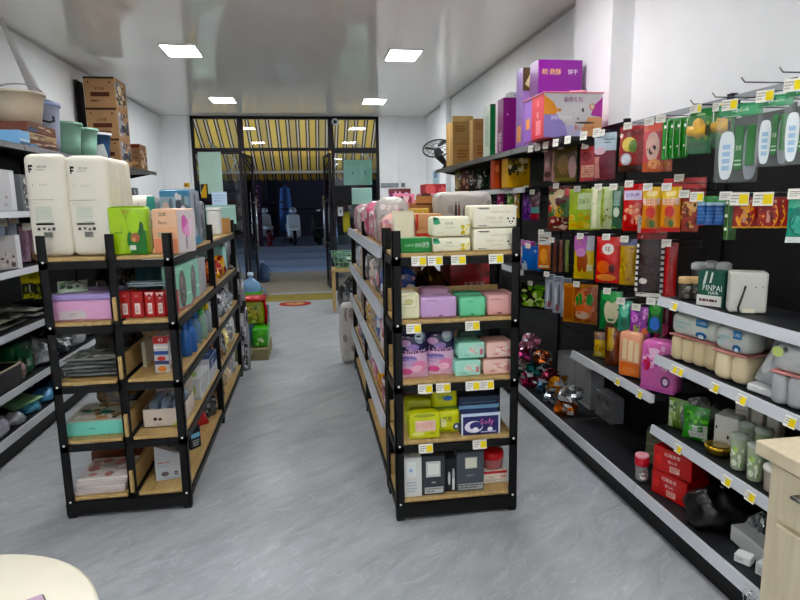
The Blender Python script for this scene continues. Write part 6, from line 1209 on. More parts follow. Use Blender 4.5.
# lowest board
p, w, h = fit(152, 443, 184, 478, Y=3.22, zs=L1)
t = thing('display_box', 'white slant-cut display box with small print on the lowest board', 'box', (p.x+.01, 3.28, L1), 8)
w, d = .17, .14
mb = MB(); mb.prism([(-w/2, 0), (w/2, 0), (w/2, .13), (w*.1, .15), (-w/2, .2)], -d/2, d/2, 0xB4B7BC, 'paper'); mb.pr(lambda u, v, o: (-w/2+u*w, -d/2-o, v*.2), [('l', .08, .46, .85, .52, 1, 0xB5655A), ('l', .08, .38, .6, .42, 1, 0x7a828c), ('e', .28, .17, .12, .07, 0x5a5050), ('e', .62, .17, .06, .06, 0x111111), ('e', .62, .17, .03, .03, 0xaaaaaa), ('l', .1, .02, .9, .06, 1, 0x7FA3B5)], 'paper', .9); mb.build('box_body', t)
mb = MB(); mb.tube([(.05, -.02, .12), (.02, -.02, .18), (-.02, 0, .17), (.0, .02, .13), (.05, .01, .15)], .012, 0x111114, 'plastic', 8); mb.build('black_cord', t)
p = ony(211, 430, 3.9); bag('snack_bag', 'red foil snack bag leaning out of the lowest board', 'snack bag', Vector((-.80, 3.95, L1)), .2, .19, .09, 0x9A1420, [('s', .1, .2, .9, .9, 8, [0xB52A34, 0x3A6A2A, 0xC98A5A, 0x6A0E16]), ('e', .5, .5, .3, .2, 0x5A3A22)], 40, lean=-25)
p = Vector((-.76, 3.62, L1)); carton('teal_tag_pack', 'black pack with light blue stripe on the lowest board', 'pack', p, .08, .05, .14, 0x16181C, {'F': [('r', .1, .5, .9, .7, 0x7AB5D0), ('l', .2, .1, .8, .4, 3, 0xB5BCC2)], 'R': [('r', .1, .2, .9, .5, 0x7AB5D0)]}, 50)
for k, (y, c) in enumerate(((4.2, 0x17171A), (4.6, 0x4A3A30), (5.0, 0xB5A58A), (5.3, 0x8A8A8A))):
    crumple('wrapped_pack', ['black', 'dark brown', 'beige', 'mid grey'][k]+' wrapped goods on the lowest board beyond the red bag', 'pack', (-.80, y, L1), .15, .18, .15, [c, c, tuple(q*1.5 for q in lin(c))], 'bagfilm', 80+k, .35, n=(16, 10))
# ---- left column of the left rack
p, w, h = fit(50, 306, 108, 331, Y=3.10, zs=L4+.0)
t = thing('storage_box', 'pink lidded storage box with white label on the left rack', 'storage box', (-1.157, 3.275, L4))
w, d, h = .285, .3, .135
mb = MB(); mb.box((-w/2, -d/2, 0), (w/2, d/2, h*.78), 0xD5A2C4, 'plastic', .008); mb.pr(boxS(w, d, h*.78), [('r', .12, .1, .56, .5, 0xC9C0C2), ('l', .26, .2, .42, .4, 2, 0xA89A9e)], 'paper', 2); mb.build('box_body', t)
mb = MB(); mb.box((-w/2-.004, -d/2-.004, h*.78), (w/2+.004, d/2+.004, h), 0xA392C4, 'plastic', .006); mb.build('box_lid', t)
bag('leafy_bag', 'pale green and silver bag lying on the pink storage box', 'bag', Vector((-1.21, 3.18, L4+.137)), .14, .1, .04, 0x9AA894, [('s', .05, .1, .95, .9, 7, [0x5a7a5a, 0xC9CFC6, 0x3A4A3A])], 20, lean=-60)
for k, (x, c, nm) in enumerate(((-1.22, 0x1A1A1D, 'black'), (-1.08, 0x3A2E28, 'dark brown'))):
    crumple('dark_bag', nm+' bag of goods at the back of the pink storage box', 'bag', (x, 3.75, L4), .11, .4, .2, [c, c, 0x55504a], 'bagfilm', 90+k, .3, n=(16, 10))
for k in range(5):
    bag('folded_shirt_bag', 'flat silver grey garment bag on the third board, '+('bottom of the pile', 'second from the bottom', 'middle of the pile', 'second from the top', 'top of the pile')[k], 'garment bag', Vector((-1.16+.008*(k % 2), 3.13, L3+.016+.02*k)), .25, .24, .014, 0x9EA29F, [('s', .05, .05, .95, .95, 6, [0xC6C9C6, 0x77797a, 0x5F7A6E])], random.uniform(-6, 6), lean=-90, group='flat garment bags on the left rack')
crumple('dark_bag', 'dark grey wrinkled sheet bundle above the garment bags', 'bag', (-1.14, 3.6, L3), .26, .35, .21, [0x3C3A38, 0x4E4B48, 0x2A2928], 'fabric', 95, .25, n=(18, 12))
t = thing('mint_box', 'flat mint green box with picture lid on the fourth board', 'box', (-1.16, 3.29, L2))
mb = MB(); mb.box((-.14, -.15, 0), (.14, .15, .075), 0x7EC9B8, 'paper', .003); mb.pr(boxS(.28, .3, .075), [('l', .4, .35, .62, .6, 1, 0x5FA898)], 'paper'); mb.build('box_body', t)
mb = MB(); mb.box((-.141, -.15, .076), (.141, .151, .082), 0xB5B3A6, 'paper', .001); mb.pr(lambda u, v, o: (-.14+u*.28, -.15+v*.3, .082+o), [('s', .05, .05, .95, .95, 10, [0x2E8A7A, 0xB5885A, 0x3A3A34, 0xD9D6C9, 0x8A6A4A])], 'paper'); mb.build('picture_lid', t)
crumple('dark_bag', 'glossy brown and blue bag above the mint green box', 'bag', (-1.15, 3.62, L2), .27, .36, .2, [0x4A3420, 0x3A3E4A, 0x6A4A2A, 0x2A2220], 'bagfilm', 97, .25, n=(18, 12))
for k in range(4):
    carton('booklet', 'white and pink printed booklet on the lowest board, '+('bottom of the pile', 'second from the pile bottom', 'second from the pile top', 'top of the pile')[k], 'booklet', Vector((-1.155+.006*k, 3.1, L1+.0225*k)), .25, .26, .022, [0xC6B9B6, 0xCFC6C0, 0xC9BDB8, 0xD2CBC6][k], {'T': [('s', .05, .05, .95, .95, 9, [0xC08A84, 0xE6DCD6, 0xA9746e, 0xB5B0a8])], 'F': [('r', .0, .4, 1, .5, 0xA9a09c)]}, [2, -3, 4, 0][k], group='booklets on the lowest board')
t = thing('brown_folder_box', 'brown leather-look lidded case behind the booklets', 'case', (-1.155, 3.47, L1))
mb = MB(); mb.prism([(-.14, 0), (.14, 0), (.14, .15), (-.02, .2), (-.1, .19), (-.14, .1)], -.06, .2, 0x5E3622, 'gloss'); mb.build('case_body', t)
mb = MB(); mb.box((-.05, -.075, .02), (.05, -.06, .06), 0x8A5A32, 'gloss', .004); mb.build('flap', t)
p, w, h = fit(55, 440, 75, 500, Y=3.2)
crumple('pink_bag', 'pale pink plastic bag hanging over the rack side near the floor', 'bag', (-1.24, 3.86, L1), .1, .2, .12, [0xB5A0A0, 0xC9B9b9], 'bagfilm', 99, .3, n=(14, 9))
carton('paper_stack', 'upright card of white paper at the divider on the third board', 'paper', Vector((-.93, 3.3, L3)), .02, .16, .14, 0xC9C4B4, None, 0)

# ================================================================== left wall goods
def LZs(i): return LZ[i]+.0045
ZTL = 2.0545
# on top
def floorxy(x, y, z): q = onz(x, y, z); return q
p = onx(21, 130, -2.2)
def spot(x, X): return onx(x, 130, X).y
y_ = spot(20, -2.2)
t = bucket('bucket', 'beige bucket with clear lid knob on a pile of boards', 'bucket', (-2.2, y_, 2.24), .15, .19, .235, 0xC6B9A4, 0xD0C6B4, (0xB5B0AA, .1, .006), None)
# flat boxes under the beige bucket
cols = [(0x5A2E22, 'dark red brown'), (0xB59A7A, 'cream edged'), (0x6A3A2A, 'brown')]
z = ZTL
for k, (c, nm) in enumerate(cols):
    hh = (.06, .05, .07)[k]
    carton('flat_box', nm+' flat box in the pile under the beige bucket', 'box', Vector((-2.04, y_, z)), .5, .36, hh, c, {'F': [('s', .02, .1, .98, .9, 7, [c, 0x8A6A5A, 0xC9B4A0, 0x2A2A3A]), ('r', 0, .0, .3, .4, (0x6FA0C9, 0xD6C9B4, 0x3A4A6A)[k])]}, 90, 'gloss'); z += hh+.002
carton('flat_box', 'light blue flat box end sticking out beside the brown boxes', 'box', Vector((-2.02, y_-.36, ZTL)), .16, .3, .1, 0x7FB0DC, {'F': [('r', 0, .3, 1, .4, 0xE0E8F0), ('r', 0, 0, 1, .2, 0x2A4A6A)]}, 90, 'gloss')
# pale blue bin with pole
y2 = spot(45, -2.2)
t = bucket('waste_bin', 'tall pale blue bin with black handle on the left shelving top', 'bin', (-2.2, y2, ZTL), .1, .125, .42, 0xAEB6CC, 0x8F9CC0, None, None)
mb = MB(); mb.tube([(.03, -.119, .3), (.045, -.15, .265), (.09, -.14, .25), (.12, -.1, .262), (.105, -.075, .3)], .009, 0x15151A, 'plastic', 6); mb.build('side_handle', t)
mb = MB(); mb.lathe([(.1, .42), (.11, .43), (.06, .45)], 0x5A6E9A, 'tint', 20); mb.build('lid', t)
t = thing('white_tube', 'white tapered tube leaning up from the pale blue bin', 'tube', (-2.2, y2, ZTL+.455))
mb = MB(); q0 = Vector((-.02, -.02, 0)); mb.tube([q0, q0+Vector((-.03, -.06, .16)), q0+Vector((-.08, -.2, .42)), q0+Vector((-.1, -.26, .56))], [.045, .04, .022, .012], 0xC3C4C6, 'plastic', 12); mb.build('tube_body', t)
# mint and navy bins
for k, (x, c, nm) in enumerate(((63, 0x8FB8A2, 'mint green bin with rolled rim next to the pale blue bin'), (80, 0x93BCA6, 'mint green bin with rolled rim next to the navy bin'), (94, 0x1E3E62, 'navy blue bin with white rim beside the brown cartons'))):
    bucket('waste_bin', nm, 'bin', (-2.18, spot(x, -2.18), ZTL), .12, .15, .30, c, c if k < 2 else 0xD9DCDE, None, None)
# stacked brown cartons
KT = lambda s: {'F': [('r', 0, .93, 1, 1, 0x3a2a1e), ('e', .15, .82, .03, .03, 0x2a1a12), ('e', .85, .82, .03, .03, 0x2a1a12), ('t', .5, .62, .1, s, 0x3A261A, .5), ('r', .2, .36, .82, .5, 0x4A2A1E), ('l', .2, .16, .82, .26, 1, 0x5a3a26)], 'L': [('r', .1, .1, .5, .9, 0x8A8A90), ('s', .1, .1, .95, .9, 7, [0x6a6a72, 0x3a3a40, 0xA89070])], 'R': [('r', .1, .1, .5, .9, 0x8A8A90), ('s', .1, .1, .95, .9, 9, [0x5a5a64, 0x3a3a40, 0xA89070, 0xc9b9a0])]}
yc = 7.0
z = ZTL
for k in range(3):
    hh = (.285, .32, .32)[k]
    carton('brown_carton', ['brown carton with dark print, lowest of the left stack', 'brown carton with dark print, middle of the left stack', 'brown carton with dark print, topmost of the left stack'][k], 'carton', Vector((-2.185, yc, z)), .31, .42, hh, 0x98785A, KT(['白象牌', '五谷香', '老坛面'][k]), 0, 'carton', .003); z += hh+.002
p = Vector((-2.14, 7.75, ZTL)); carton('brown_carton', 'smaller brown carton with patterned side beyond the left stack', 'carton', p, .24, .3, .30, 0x826650, {'F': [('r', 0, .85, 1, 1, 0x6a2e22), ('s', .1, .1, .9, .7, 5, [0x6a4a30, 0xB5906a])], 'R': [('s', .05, .05, .95, .95, 10, [0x4a4040, 0xC9B9A6, 0x8A3A30, 0xA89070])]}, 0, 'carton')
t = thing('dark_strip', 'dark narrow board standing against the wall beside the cartons', 'board', (-2.46, 7.22, ZTL))  # thin dark upright box along the wall by the carton stack
mb = MB(); mb.box((-.012, -.1, 0), (.012, .1, .92), 0x2A2624, 'matte', .003); mb.build('board', t)
carton('white_board', 'tilted white board beside the smaller brown carton', 'board', Vector((-2.1, 6.48, ZTL+.03)), .2, .02, .13, 0xD0D2D2, {'F': [('r', .05, .05, .95, .95, 0xDADCDC)]}, 8, tilt=-14)
# shelf at 1.58
y3 = spot(12, -2.1)
t = thing('rice_cooker', 'white rounded kettle box on the upper left shelf', 'appliance', (-2.16, 4.15, LZs(3)))
mb = MB(); mb.soft(.24, .26, .3, .05, 0xB4B4B4, 'plastic', .006); mb.build('body', t)
mb = MB(); mb.soft(.22, .24, .08, .035, 0xC6C3BE, 'plastic', .004, z=.302); mb.build('lid', t)
mb = MB(); mb.tube([(.08, .1, .33), (.16, .14, .36), (.17, .1, .34)], .02, 0x111111, 'plastic', 8); mb.build('spout', t)
carton('white_box', 'tall white appliance box on the upper left shelf', 'box', Vector((-2.04, 4.44, LZs(3))), .24, .3, .28, 0xC0C2C6, {'F': [('r', .7, .05, .95, .95, 0xD6D8DA), ('t', .35, .16, .06, 'MIDA', 0x55585c, .3), ('e', .4, .34, .06, .03, 0xA06a60)]}, 90)
carton('teal_box', 'dark teal carton beside the white kettle box', 'box', Vector((-2.04, 3.86, LZs(3))), .2, .3, .13, 0x1E4A52, {'F': [('r', .6, .5, .9, .8, 0xD0D6D8)]}, 90)
for k, (y, c, h) in enumerate(((4.75, 0x6A6E72, .26), (5.0, 0x9A8A7A, .22), (5.3, 0x4A4E5A, .28), (5.7, 0xA9A49A, .24), (6.1, 0x5A4A42, .26), (6.5, 0x8A9298, .2), (7.0, 0x77706a, .26), (7.5, 0x5A626a, .24))):
    carton('household_box', ['slate grey', 'taupe', 'dark slate', 'pale stone', 'dark brown', 'blue grey', 'warm grey', 'steel grey'][k]+' household box on the upper left shelf', 'box', Vector((-2.04, y, LZs(3))), .2, .3, h, c, {'F': [('s', .1, .2, .9, .9, 5, [c, 0xC9C6C0, 0x3a3a3a]), ('l', .2, .05, .8, .15, 1, 0xD0CCC4)]}, 90)
# hanging garments / packs below the upper shelf
HG = [(6, 219, 18, 262, 0x9FA9B8, 'pale blue folded apron pack'), (20, 226, 29, 262, 0xA98AA0, 'dusty pink garment pack'), (28, 224, 38, 260, 0xB596A6, 'rose garment pack'), (-6, 222, 7, 268, 0x8FA0B4, 'steel blue garment pack')]
for k, (a, b, c, d, colr, nm) in enumerate(HG):
    o, p, w, h = hang('garment_pack', 'the '+nm, nm+' hung on the left wall shelving', 'garment pack', a, b, c, d, colr, [('s', .1, .05, .9, .7, 5, [colr, tuple(q*.7 for q in lin(colr)), tuple(min(1, q*1.3) for q in lin(colr))])], X=-2.12, rz=55, side='L', t=.05, mat='fabric', tagw=.07)
for k, (a, b) in enumerate(((21, 33), (33, 47))):
    hang('tool_card', ['the first yellow tool card', 'the second yellow tool card'][k], ['yellow and black tool card beside the white sheet', 'yellow and black tool card next to the rack post'][k], 'tool card', a, 268, b, 298, 0xC6BE2A, [('r', .0, .02, 1, .5, 0x1A1C14), ('r', .0, .0, 1, .14, 0xB5B02A), ('e', .3, .3, .1, .1, 0x7A8A3A), ('r', .55, .2, .65, .45, 0xC9CFc9), ('r', .72, .62, .84, .72, 0x1A1C14), ('l', .1, .86, .7, .94, 1, 0x3A3A10)], X=-2.1, rz=55, side='L', t=.014, mat='gloss')
sheetp, w, h = fit(-6, 258, 18, 300, X=-2.1, rz=55)
carton('folded_sheet', 'white picture sheet standing with brown print beside the tool cards', 'sheet', Vector((-2.03, sheetp.y-.05, LZs(2))), w, .03, .23, 0xA9A7A6, {'F': [('r', .78, 0, .98, 1, 0xD0D2D4), ('s', .05, .05, .7, .5, 5, [0x5A4640, 0x8A6a60, 0xC0B4b0])]}, 60)
# shelf 1.19: rolls seen through the left rack
for k, (y, c) in enumerate(((4.99, 0xB59A7E), (5.25, 0xBDA588), (5.51, 0xC9B49A), (5.77, 0xC9A21E))):
    t = thing('paper_roll', ['kraft paper roll lying on the left shelf nearest the tool cards', 'kraft paper roll lying behind the first roll', 'pale paper roll lying on the left shelf', 'yellow roll end on the left shelf'][k], 'roll', (-2.08, y, LZs(2)))
    M_ = Matrix.Translation((0, 0, .05)) @ Matrix.Rotation(rad(90), 4, 'X')
    mb = MB(); mb.lathe([(.02, -.12), (.05, -.12), (.05, .12), (.02, .12)], c, 'paper', 18, M=M_); mb.build('roll', t)
    mb = MB(); mb.lathe([(.012, -.125), (.02, -.125), (.02, .125), (.012, .125)], 0x8a6a4a, 'matte', 12, M=M_); mb.build('core', t)
for k, (y, c, h) in enumerate(((3.68, 0xA89A9E, .14), (4.0, 0x4A4A4A, .18), (6.08, 0x8A8A8A, .2), (6.38, 0x3A3A3E, .22), (6.66, 0xA9A49A, .18), (6.95, 0x6A5A4A, .2))):
    crumple('household_bag', ['mauve grey', 'charcoal', 'mid grey', 'near black', 'stone', 'brown grey'][k]+' bag of goods on the third left shelf', 'bag', (-2.14, y, LZs(2)), .3, .26, h, [c, c, 0x9a9a9a, tuple(q*.6 for q in lin(c))], 'bagfilm', 120+k, .3, n=(16, 10))
# shelf .79: flat dark towels and bags
for k, (y, c, nm) in enumerate(((3.72, 0xB5A58E, 'cream'), (3.98, 0x5A5E4E, 'olive grey'), (4.2, 0x6E7266, 'sage grey'), (4.42, 0x4A4E48, 'dark sage'), (4.7, 0x8A8E86, 'silver sage'), (5.05, 0x3A3A3C, 'charcoal'), (5.4, 0xA9A9A6, 'pale grey'))):
    for j in range(2):
        bag('folded_towel_bag', nm+' flat wrapped towel on the second left shelf, '+('lower', 'upper')[j]+' of two', 'towel pack', Vector((-2.02, y, LZs(1)+.02+.04*j)), .19, .32, .03, c, [('s', .1, .1, .9, .9, 6, [c, tuple(q*.6 for q in lin(c)), tuple(min(1, q*1.7) for q in lin(c))])], 90+random.uniform(-4, 4), lean=-88, group='flat wrapped towels, '+nm)
# shelf .42
t = thing('shoe_tray', 'dark open tray with cream rim on the lower left shelf', 'tray', (-2.16, 3.95, LZs(0)))
mb = MB()
for a, b in (((-.16, -.3, 0), (.16, .3, .006)), ((-.16, -.3, 0), (-.152, .3, .14)), ((.152, -.3, 0), (.16, .3, .14)), ((-.16, -.3, 0), (.16, -.292, .14)), ((-.16, .292, 0), (.16, .3, .14))): mb.box(a, b, 0x1E1C1C, 'plastic')
mb.build('tray_body', t)
mb = MB(); mb.tube([(.16, -.3, .14), (.16, .3, .14), (-.16, .3, .14), (-.16, -.3, .14)], .007, 0xC0B49A, 'plastic', 6, True); mb.build('tray_rim', t)
for k, (y, c) in enumerate(((3.8, 0x8A7A62), (3.95, 0x6A5A4A), (4.1, 0xA0907a))):
    crumple('small_goods', ['tan', 'brown', 'pale tan'][k]+' small bag lying in the dark open tray', 'bag', (-2.15, y, LZs(0)+.007), .16, .14, .15, [c, c, 0xC9BEA6], 'bagfilm', 140+k, .35, n=(14, 9))
softpack('green_bottle_pack', 'dark green glossy pack at the rack post on the lower left shelf', 'pack', Vector((-2.05, 4.42, LZs(0))), .2, .12, .24, 0x1E5A36, {'F': [('s', .1, .1, .9, .9, 5, [0x2E7A4A, 0x123A22, 0x9AB5A4])]}, 80, 'gloss', .03, .008)
crumple('small_goods', 'pinkish grey crumpled bag in front of the dark green pack', 'bag', (-2.06, 4.34, LZs(0)), .08, .08, .12, [0xA98E8E, 0x8A7474, 0xC0B0ae], 'bagfilm', 145, .35, n=(16, 10))
for k, (y, c) in enumerate(((4.75, 0x9AA0A6), (5.05, 0x3A3E46), (5.4, 0xB5B8BA), (5.8, 0x5A5A5E))):
    crumple('household_bag', ['light steel', 'dark steel', 'white grey', 'iron grey'][k]+' bag of goods on the lower left shelf', 'bag', (-2.14, y, LZs(0)), .3, .26, .2, [c, c, 0xC0C4C8, tuple(q*.6 for q in lin(c))], 'bagfilm', 150+k, .3, n=(16, 10))
# base shelf: folded garments
GZ = .168
gs = [(3.92, 0x9A98A4, 'silver violet', .13), (4.14, 0x8E9096, 'grey', .08), (4.4, 0x4E8EA8, 'turquoise', .08), (4.62, 0x4A86B0, 'sky blue', .1), (4.84, 0x5E9ABC, 'pale blue', .09)]
for k, (y, c, nm, h) in enumerate(gs):
    crumple('garment_bag', nm+' wrapped garment on the left base shelf', 'garment', (-2.05, y, GZ), .15, .18, h, [c, c, tuple(min(1, q*1.25) for q in lin(c))], 'bagfilm', 160+k, .25, n=(22, 14))
p = Vector((-1.99, 4.3, GZ+.085)); bag('green_label_pack', 'mint green label pack lying on the turquoise garment', 'pack', p, .3, .22, .02, 0x9CCB96, [('t', .6, .5, .2, 'ƎƎ', 0x1E2A22, .3), ('e', .2, .2, .1, .08, 0xB5DDB0)], 78, lean=-80, mat='gloss')
crumple('garment_bag', 'bright red wrapped garment behind the mint green label pack', 'garment', (-2.28, 4.56, GZ), .17, .4, .2, [0xB0122E, 0xA81028, 0xC02A3E], 'bagfilm', 170, .2, n=(24, 14))
crumple('garment_bag', 'royal blue printed garment on top of the red one', 'garment', (-2.27, 5.0, GZ), .15, .3, .2, [0x1A2A72, 0x1E327E, 0x16245e, 0xC9CFE0], 'bagfilm', 171, .25, n=(20, 12))
crumple('garment_bag', 'white lace garment beside the royal blue one', 'garment', (-2.08, 5.06, GZ), .14, .2, .18, [0xC0C2C6, 0x8A8E94, 0xdadcde], 'bagfilm', 172, .35, n=(22, 14))
for k, (y, c) in enumerate(((5.35, 0xA0302E), (5.72, 0xC0C3C8), (6.08, 0x6A4A8A))):
    crumple('garment_bag', ['brick red', 'pearl white', 'violet'][k]+' wrapped garment farther along the left base shelf', 'garment', (-2.14, y, GZ), .34, .3, .18, [c, c, tuple(min(1, q*1.2) for q in lin(c))], 'bagfilm', 175+k, .25, n=(22, 14))

# ================================================================== long rack, aisle side
def side_bag(nm, y, z, w, h, t, c, pr_, rz=-78, x=.42, lean=-4): return softpack('pad_bag', nm, 'pack', Vector((.392, y, z)), .225, .18, h, c, {'F': pr_, 'R': pr_}, -90+random.uniform(-5, 5), 'bagfilm', .045, .012, noise=.005, n=8)
PINKP = lambda a, b: [('s', .05, .1, .95, .9, 8, [a, b, 0xE6DCDA, 0xC98A9A]), ('t', .5, .8, .12, '花语', 0xF4ECEE, .6)]
rows = [
 (L5, [(3.3, 0xD9AFA6, 'pale pink bag with ring print near the end-cap post', 0xC98A84, .17), (3.56, 0xB5B0AA, 'grey rounded bag next to the pale pink ring-print bag', 0x8A8680, .26), (3.85, 0xC08A94, 'dusky rose bag on the top board', 0xE0B4B8, .2), (4.2, 0xC96A8A, 'magenta pink bag on the top board', 0x8A2A3A, .24), (4.55, 0xD0A0A8, 'soft pink bag on the top board', 0xB56A74, .2), (4.9, 0xC9C0BA, 'cream and rose bag on the top board', 0xC08A8A, .2), (5.2, 0xB58A94, 'mauve rose bag at the far end of the top board', 0x7A3A4A, .22)]),
 (L4, [(3.3, 0x2A4A9A, 'blue pack with white print on the second board', 0xD6D9E6, .2), (3.6, 0x8A8A86, 'dark grey pack on the second board', 0x3A3A3A, .24), (3.9, 0xC9C0B4, 'cream pack with brown print on the second board', 0x8A6A4A, .2), (4.22, 0x6A6A6A, 'charcoal pack on the second board', 0xB5B5B5, .22), (4.7, 0xD0C4B4, 'beige pack on the second board', 0xA98A6A, .22), (5.1, 0xB5BFC6, 'pale steel pack on the second board', 0x5a6a7a, .2)]),
 (L3, [(3.3, 0xC6BEC0, 'white pack with red bear print on the third board', 0x9A2A34, .22), (3.6, 0x2E5A8A, 'blue star pack on the third board', 0x7AA0C9, .2), (3.9, 0xB5A48A, 'kraft pack on the third board', 0x8A6A3A, .2), (4.22, 0xC9A86A, 'tan box pack on the third board', 0x8A6A3A, .18), (4.7, 0x9A8A7A, 'taupe pack on the third board', 0x4a3a30, .2), (5.1, 0xB9B9B9, 'silver pack on the third board', 0x6a6a6a, .2)]),
 (L2, [(3.3, 0x7A2430, 'maroon pack with pink print on the fourth board', 0xC9909a, .18), (3.58, 0xC98A2A, 'golden yellow pack on the fourth board', 0xE6B84A, .2), (3.85, 0xC97A8A, 'rose pink pack on the fourth board', 0xE6B0B8, .18), (4.2, 0x9A9AA0, 'grey zebra pack on the fourth board', 0x2a2a30, .2), (4.7, 0x1E2E5A, 'navy pack on the fourth board', 0x5a6a9a, .2), (5.1, 0xA0A4A8, 'pale grey pack on the fourth board', 0x55585c, .18)]),
]
for z, lst in rows:
    for (y, c, nm, c2, h) in lst: side_bag(nm+' of the long rack', y, z, .22, h, .09, c, PINKP(c2, c))
for k, (x, y, c, nm) in enumerate(((.67, 4.2, 0xD98AA0, 'pink carton'), (.7, 4.55, 0xB58A6A, 'tan carton'), (.655, 3.62, 0xC9A62A, 'gold foil carton'))):
    carton('top_carton', nm+' behind the bags on the long rack top', 'carton', Vector((x, y, L5)), .14, .12, (.3, .22, .2)[k], c, {'F': [('s', .05, .1, .95, .95, 8, [c, 0x8A2A4A, 0xE6C9D0, 0x6A3A6A] if k == 0 else [c, 0x9A7A4A, 0xD6B88A])]}, -8, 'gloss')
carton('top_carton', 'purple and pink patterned carton on the long rack top', 'carton', Vector((.52, 4.05, L5+.302)) if False else Vector((.66, 4.36, L5)), .16, .14, .34, 0xB06A94, {'F': [('s', .02, .1, .98, .95, 12, [0xD98AB0, 0x6A2A5A, 0xC9B0D0, 0xE6C0CC]), ('r', 0, .9, 1, 1, 0x5A1A24)]}, -6, 'gloss')
carton('top_carton', 'rose striped carton with dark top on the long rack', 'carton', Vector((.86, 4.2, L5)), .14, .14, .30, 0xC08A94, {'F': [('s', .02, .1, .98, .95, 10, [0x8A3A4A, 0xE6C9C9, 0xD0A0A8]), ('r', 0, .9, .5, 1, 0x3A2020), ('r', .7, .2, .9, .98, 0x5A2A34)]}, 4, 'gloss')
carton('top_carton', 'tan carton between the patterned cartons on the long rack', 'carton', Vector((.92, 4.95, L5)), .12, .14, .26, 0xB98A66, {'F': [('r', .3, .2, .7, .8, 0xC9A07A)]}, 0, 'carton')
# bag hung at the far end of the long rack
hang_p = (.36, 5.72, .75)
for k, (z, c, nm) in enumerate(((1.02, 0x7A2436, 'maroon'), (.62, 0xC0BDBA, 'white and red'))):
    softpack('hanging_bag', nm+' cloth bag standing at the far end of the long rack', 'bag', Vector((.36, 5.74, 0.015)) if k else Vector((.60, 5.72, 0)), .2, .14, (.95, .6)[k], c, {'F': [('s', .05, .05, .95, .95, 9, [c, 0xC9C4C0, 0x9A8A8C, 0x8A4A54])]}, 0, 'bagfilm', .04, .02, noise=.004)

# ================================================================== far end of the shop
# water jugs
def jug(label, x, y, z, c, low=None):
    t = thing('water_jug', label, 'water jug', (x, y, z))
    mb = MB(); mb.lathe([(.11, 0), (.13, .02), (.13, .12), (.122, .14), (.13, .16), (.13, .27), (.115, .32), (.05, .37), (.028, .39), (.028, .42)], c, 'tint', 20); mb.build('jug_body', t)
    mb = MB(); mb.lathe([(.034, .41), (.036, .42), (.036, .45), (.02, .455)], 0xA9BCC9, 'plastic', 14); mb.build('cap', t)
    mb = MB(); mb.tube([(.128, -.02, .26), (.17, -.02, .24), (.17, -.02, .16), (.13, -.02, .14)], .012, c, 'tint', 8); mb.build('handle', t)
    if low: mb = MB(); mb.lathe([(.132, .03), (.133, .05), (.133, .2), (.132, .22)], low, 'paper', 20, close=False); mb.build('label_band', t)
q = onz(262, 278, 0); jug('dark blue water jug outside by the left door leaf', ony(263, 275, 12.6).x, 12.6, -.004, 0x1E3E66)
jug('dark blue water jug outside behind its twin', ony(257, 275, 13).x, 13.0, -.004, 0x24466E)
t = thing('plastic_crate', 'low dark crate carrying the blue water jug near the rack end', 'crate', (-.78, 7.55, 0))
mb = MB(); mb.box((-.2, -.2, 0), (.2, .2, .03), 0x2A3A4A, 'plastic', .004); mb.build('crate_floor', t)
for a, b in (((-.2, -.2), (.2, -.18)), ((-.2, .18), (.2, .2)), ((-.2, -.18), (-.18, .18)), ((.18, -.18), (.2, .18))):
    mb = MB(); mb.box((a[0], a[1], .03), (b[0], b[1], .3), 0x2E4254, 'plastic', .003); mb.build('crate_side', t)
mb = MB(); mb.box((-.2, -.2, .3), (.2, .2, .315), 0x2A3A4A, 'plastic', .004); mb.build('crate_top', t)
jug('light blue water jug with green band near the rack end', -.77, 7.5, .316, 0x7FA6C9, 0x4EA82A)
# green bag with red rim, packs and carton at the rack end
q = onz(258, 322, .0)
t = thing('gift_bag', 'yellow green gift bag with red rim beyond the left rack', 'bag', (-.66, 6.45, .33))
mb = MB(); mb.soft(.26, .2, .26, .04, 0x9AA83A, 'bagfilm', .02, 6, .004); mb.pr(boxS(.26, .22, .26), [('s', .1, .1, .9, .8, 8, [0xB5BE52, 0x6A7A22, 0xC9B04A]), ('e', .5, .7, .05, .05, 0x4a3a1a)], 'bagfilm', 1, off0=.016); mb.build('bag_body', t)
mb = MB(); mb.soft(.3, .22, .05, .02, 0xB01C26, 'bagfilm', .006, 6, .003, z=.25); mb.build('red_rim', t)
mb = MB(); mb.tube([(.13, -.08, .28), (.15, -.09, .14), (.14, -.09, .0)], .014, 0xB01C26, 'fabric', 8); mb.build('red_strap', t)
carton('low_carton', 'flat cardboard box on the floor beyond the left rack', 'carton', Vector((-.66, 6.1, 0)), .34, .6, .12, 0x8A8466, {'F': [('r', .1, .3, .6, .6, 0x77714f)]}, 0, 'carton')
softpack('tissue_bundle', 'green wrapped bundle on the flat cardboard box', 'bundle', Vector((-.575, 6.18, .121)), .16, .4, .2, 0x3E9A2A, {'F': [('s', .1, .1, .9, .9, 5, [0x5AB83A, 0xC9DDB0, 0x2A6A1E])]}, 0, 'gloss', .03, .01)
softpack('tissue_bundle', 'blue wrapped bundle with pink top on the flat cardboard box', 'bundle', Vector((-.77, 6.12, .121)), .17, .4, .16, 0x2A6AC0, {'F': [('s', .1, .1, .9, .7, 5, [0x4A8AD6, 0x1A4A9A, 0xC9D6E6]), ('r', .02, .8, .98, .98, 0xC96A9A)]}, 0, 'gloss', .03, .01)
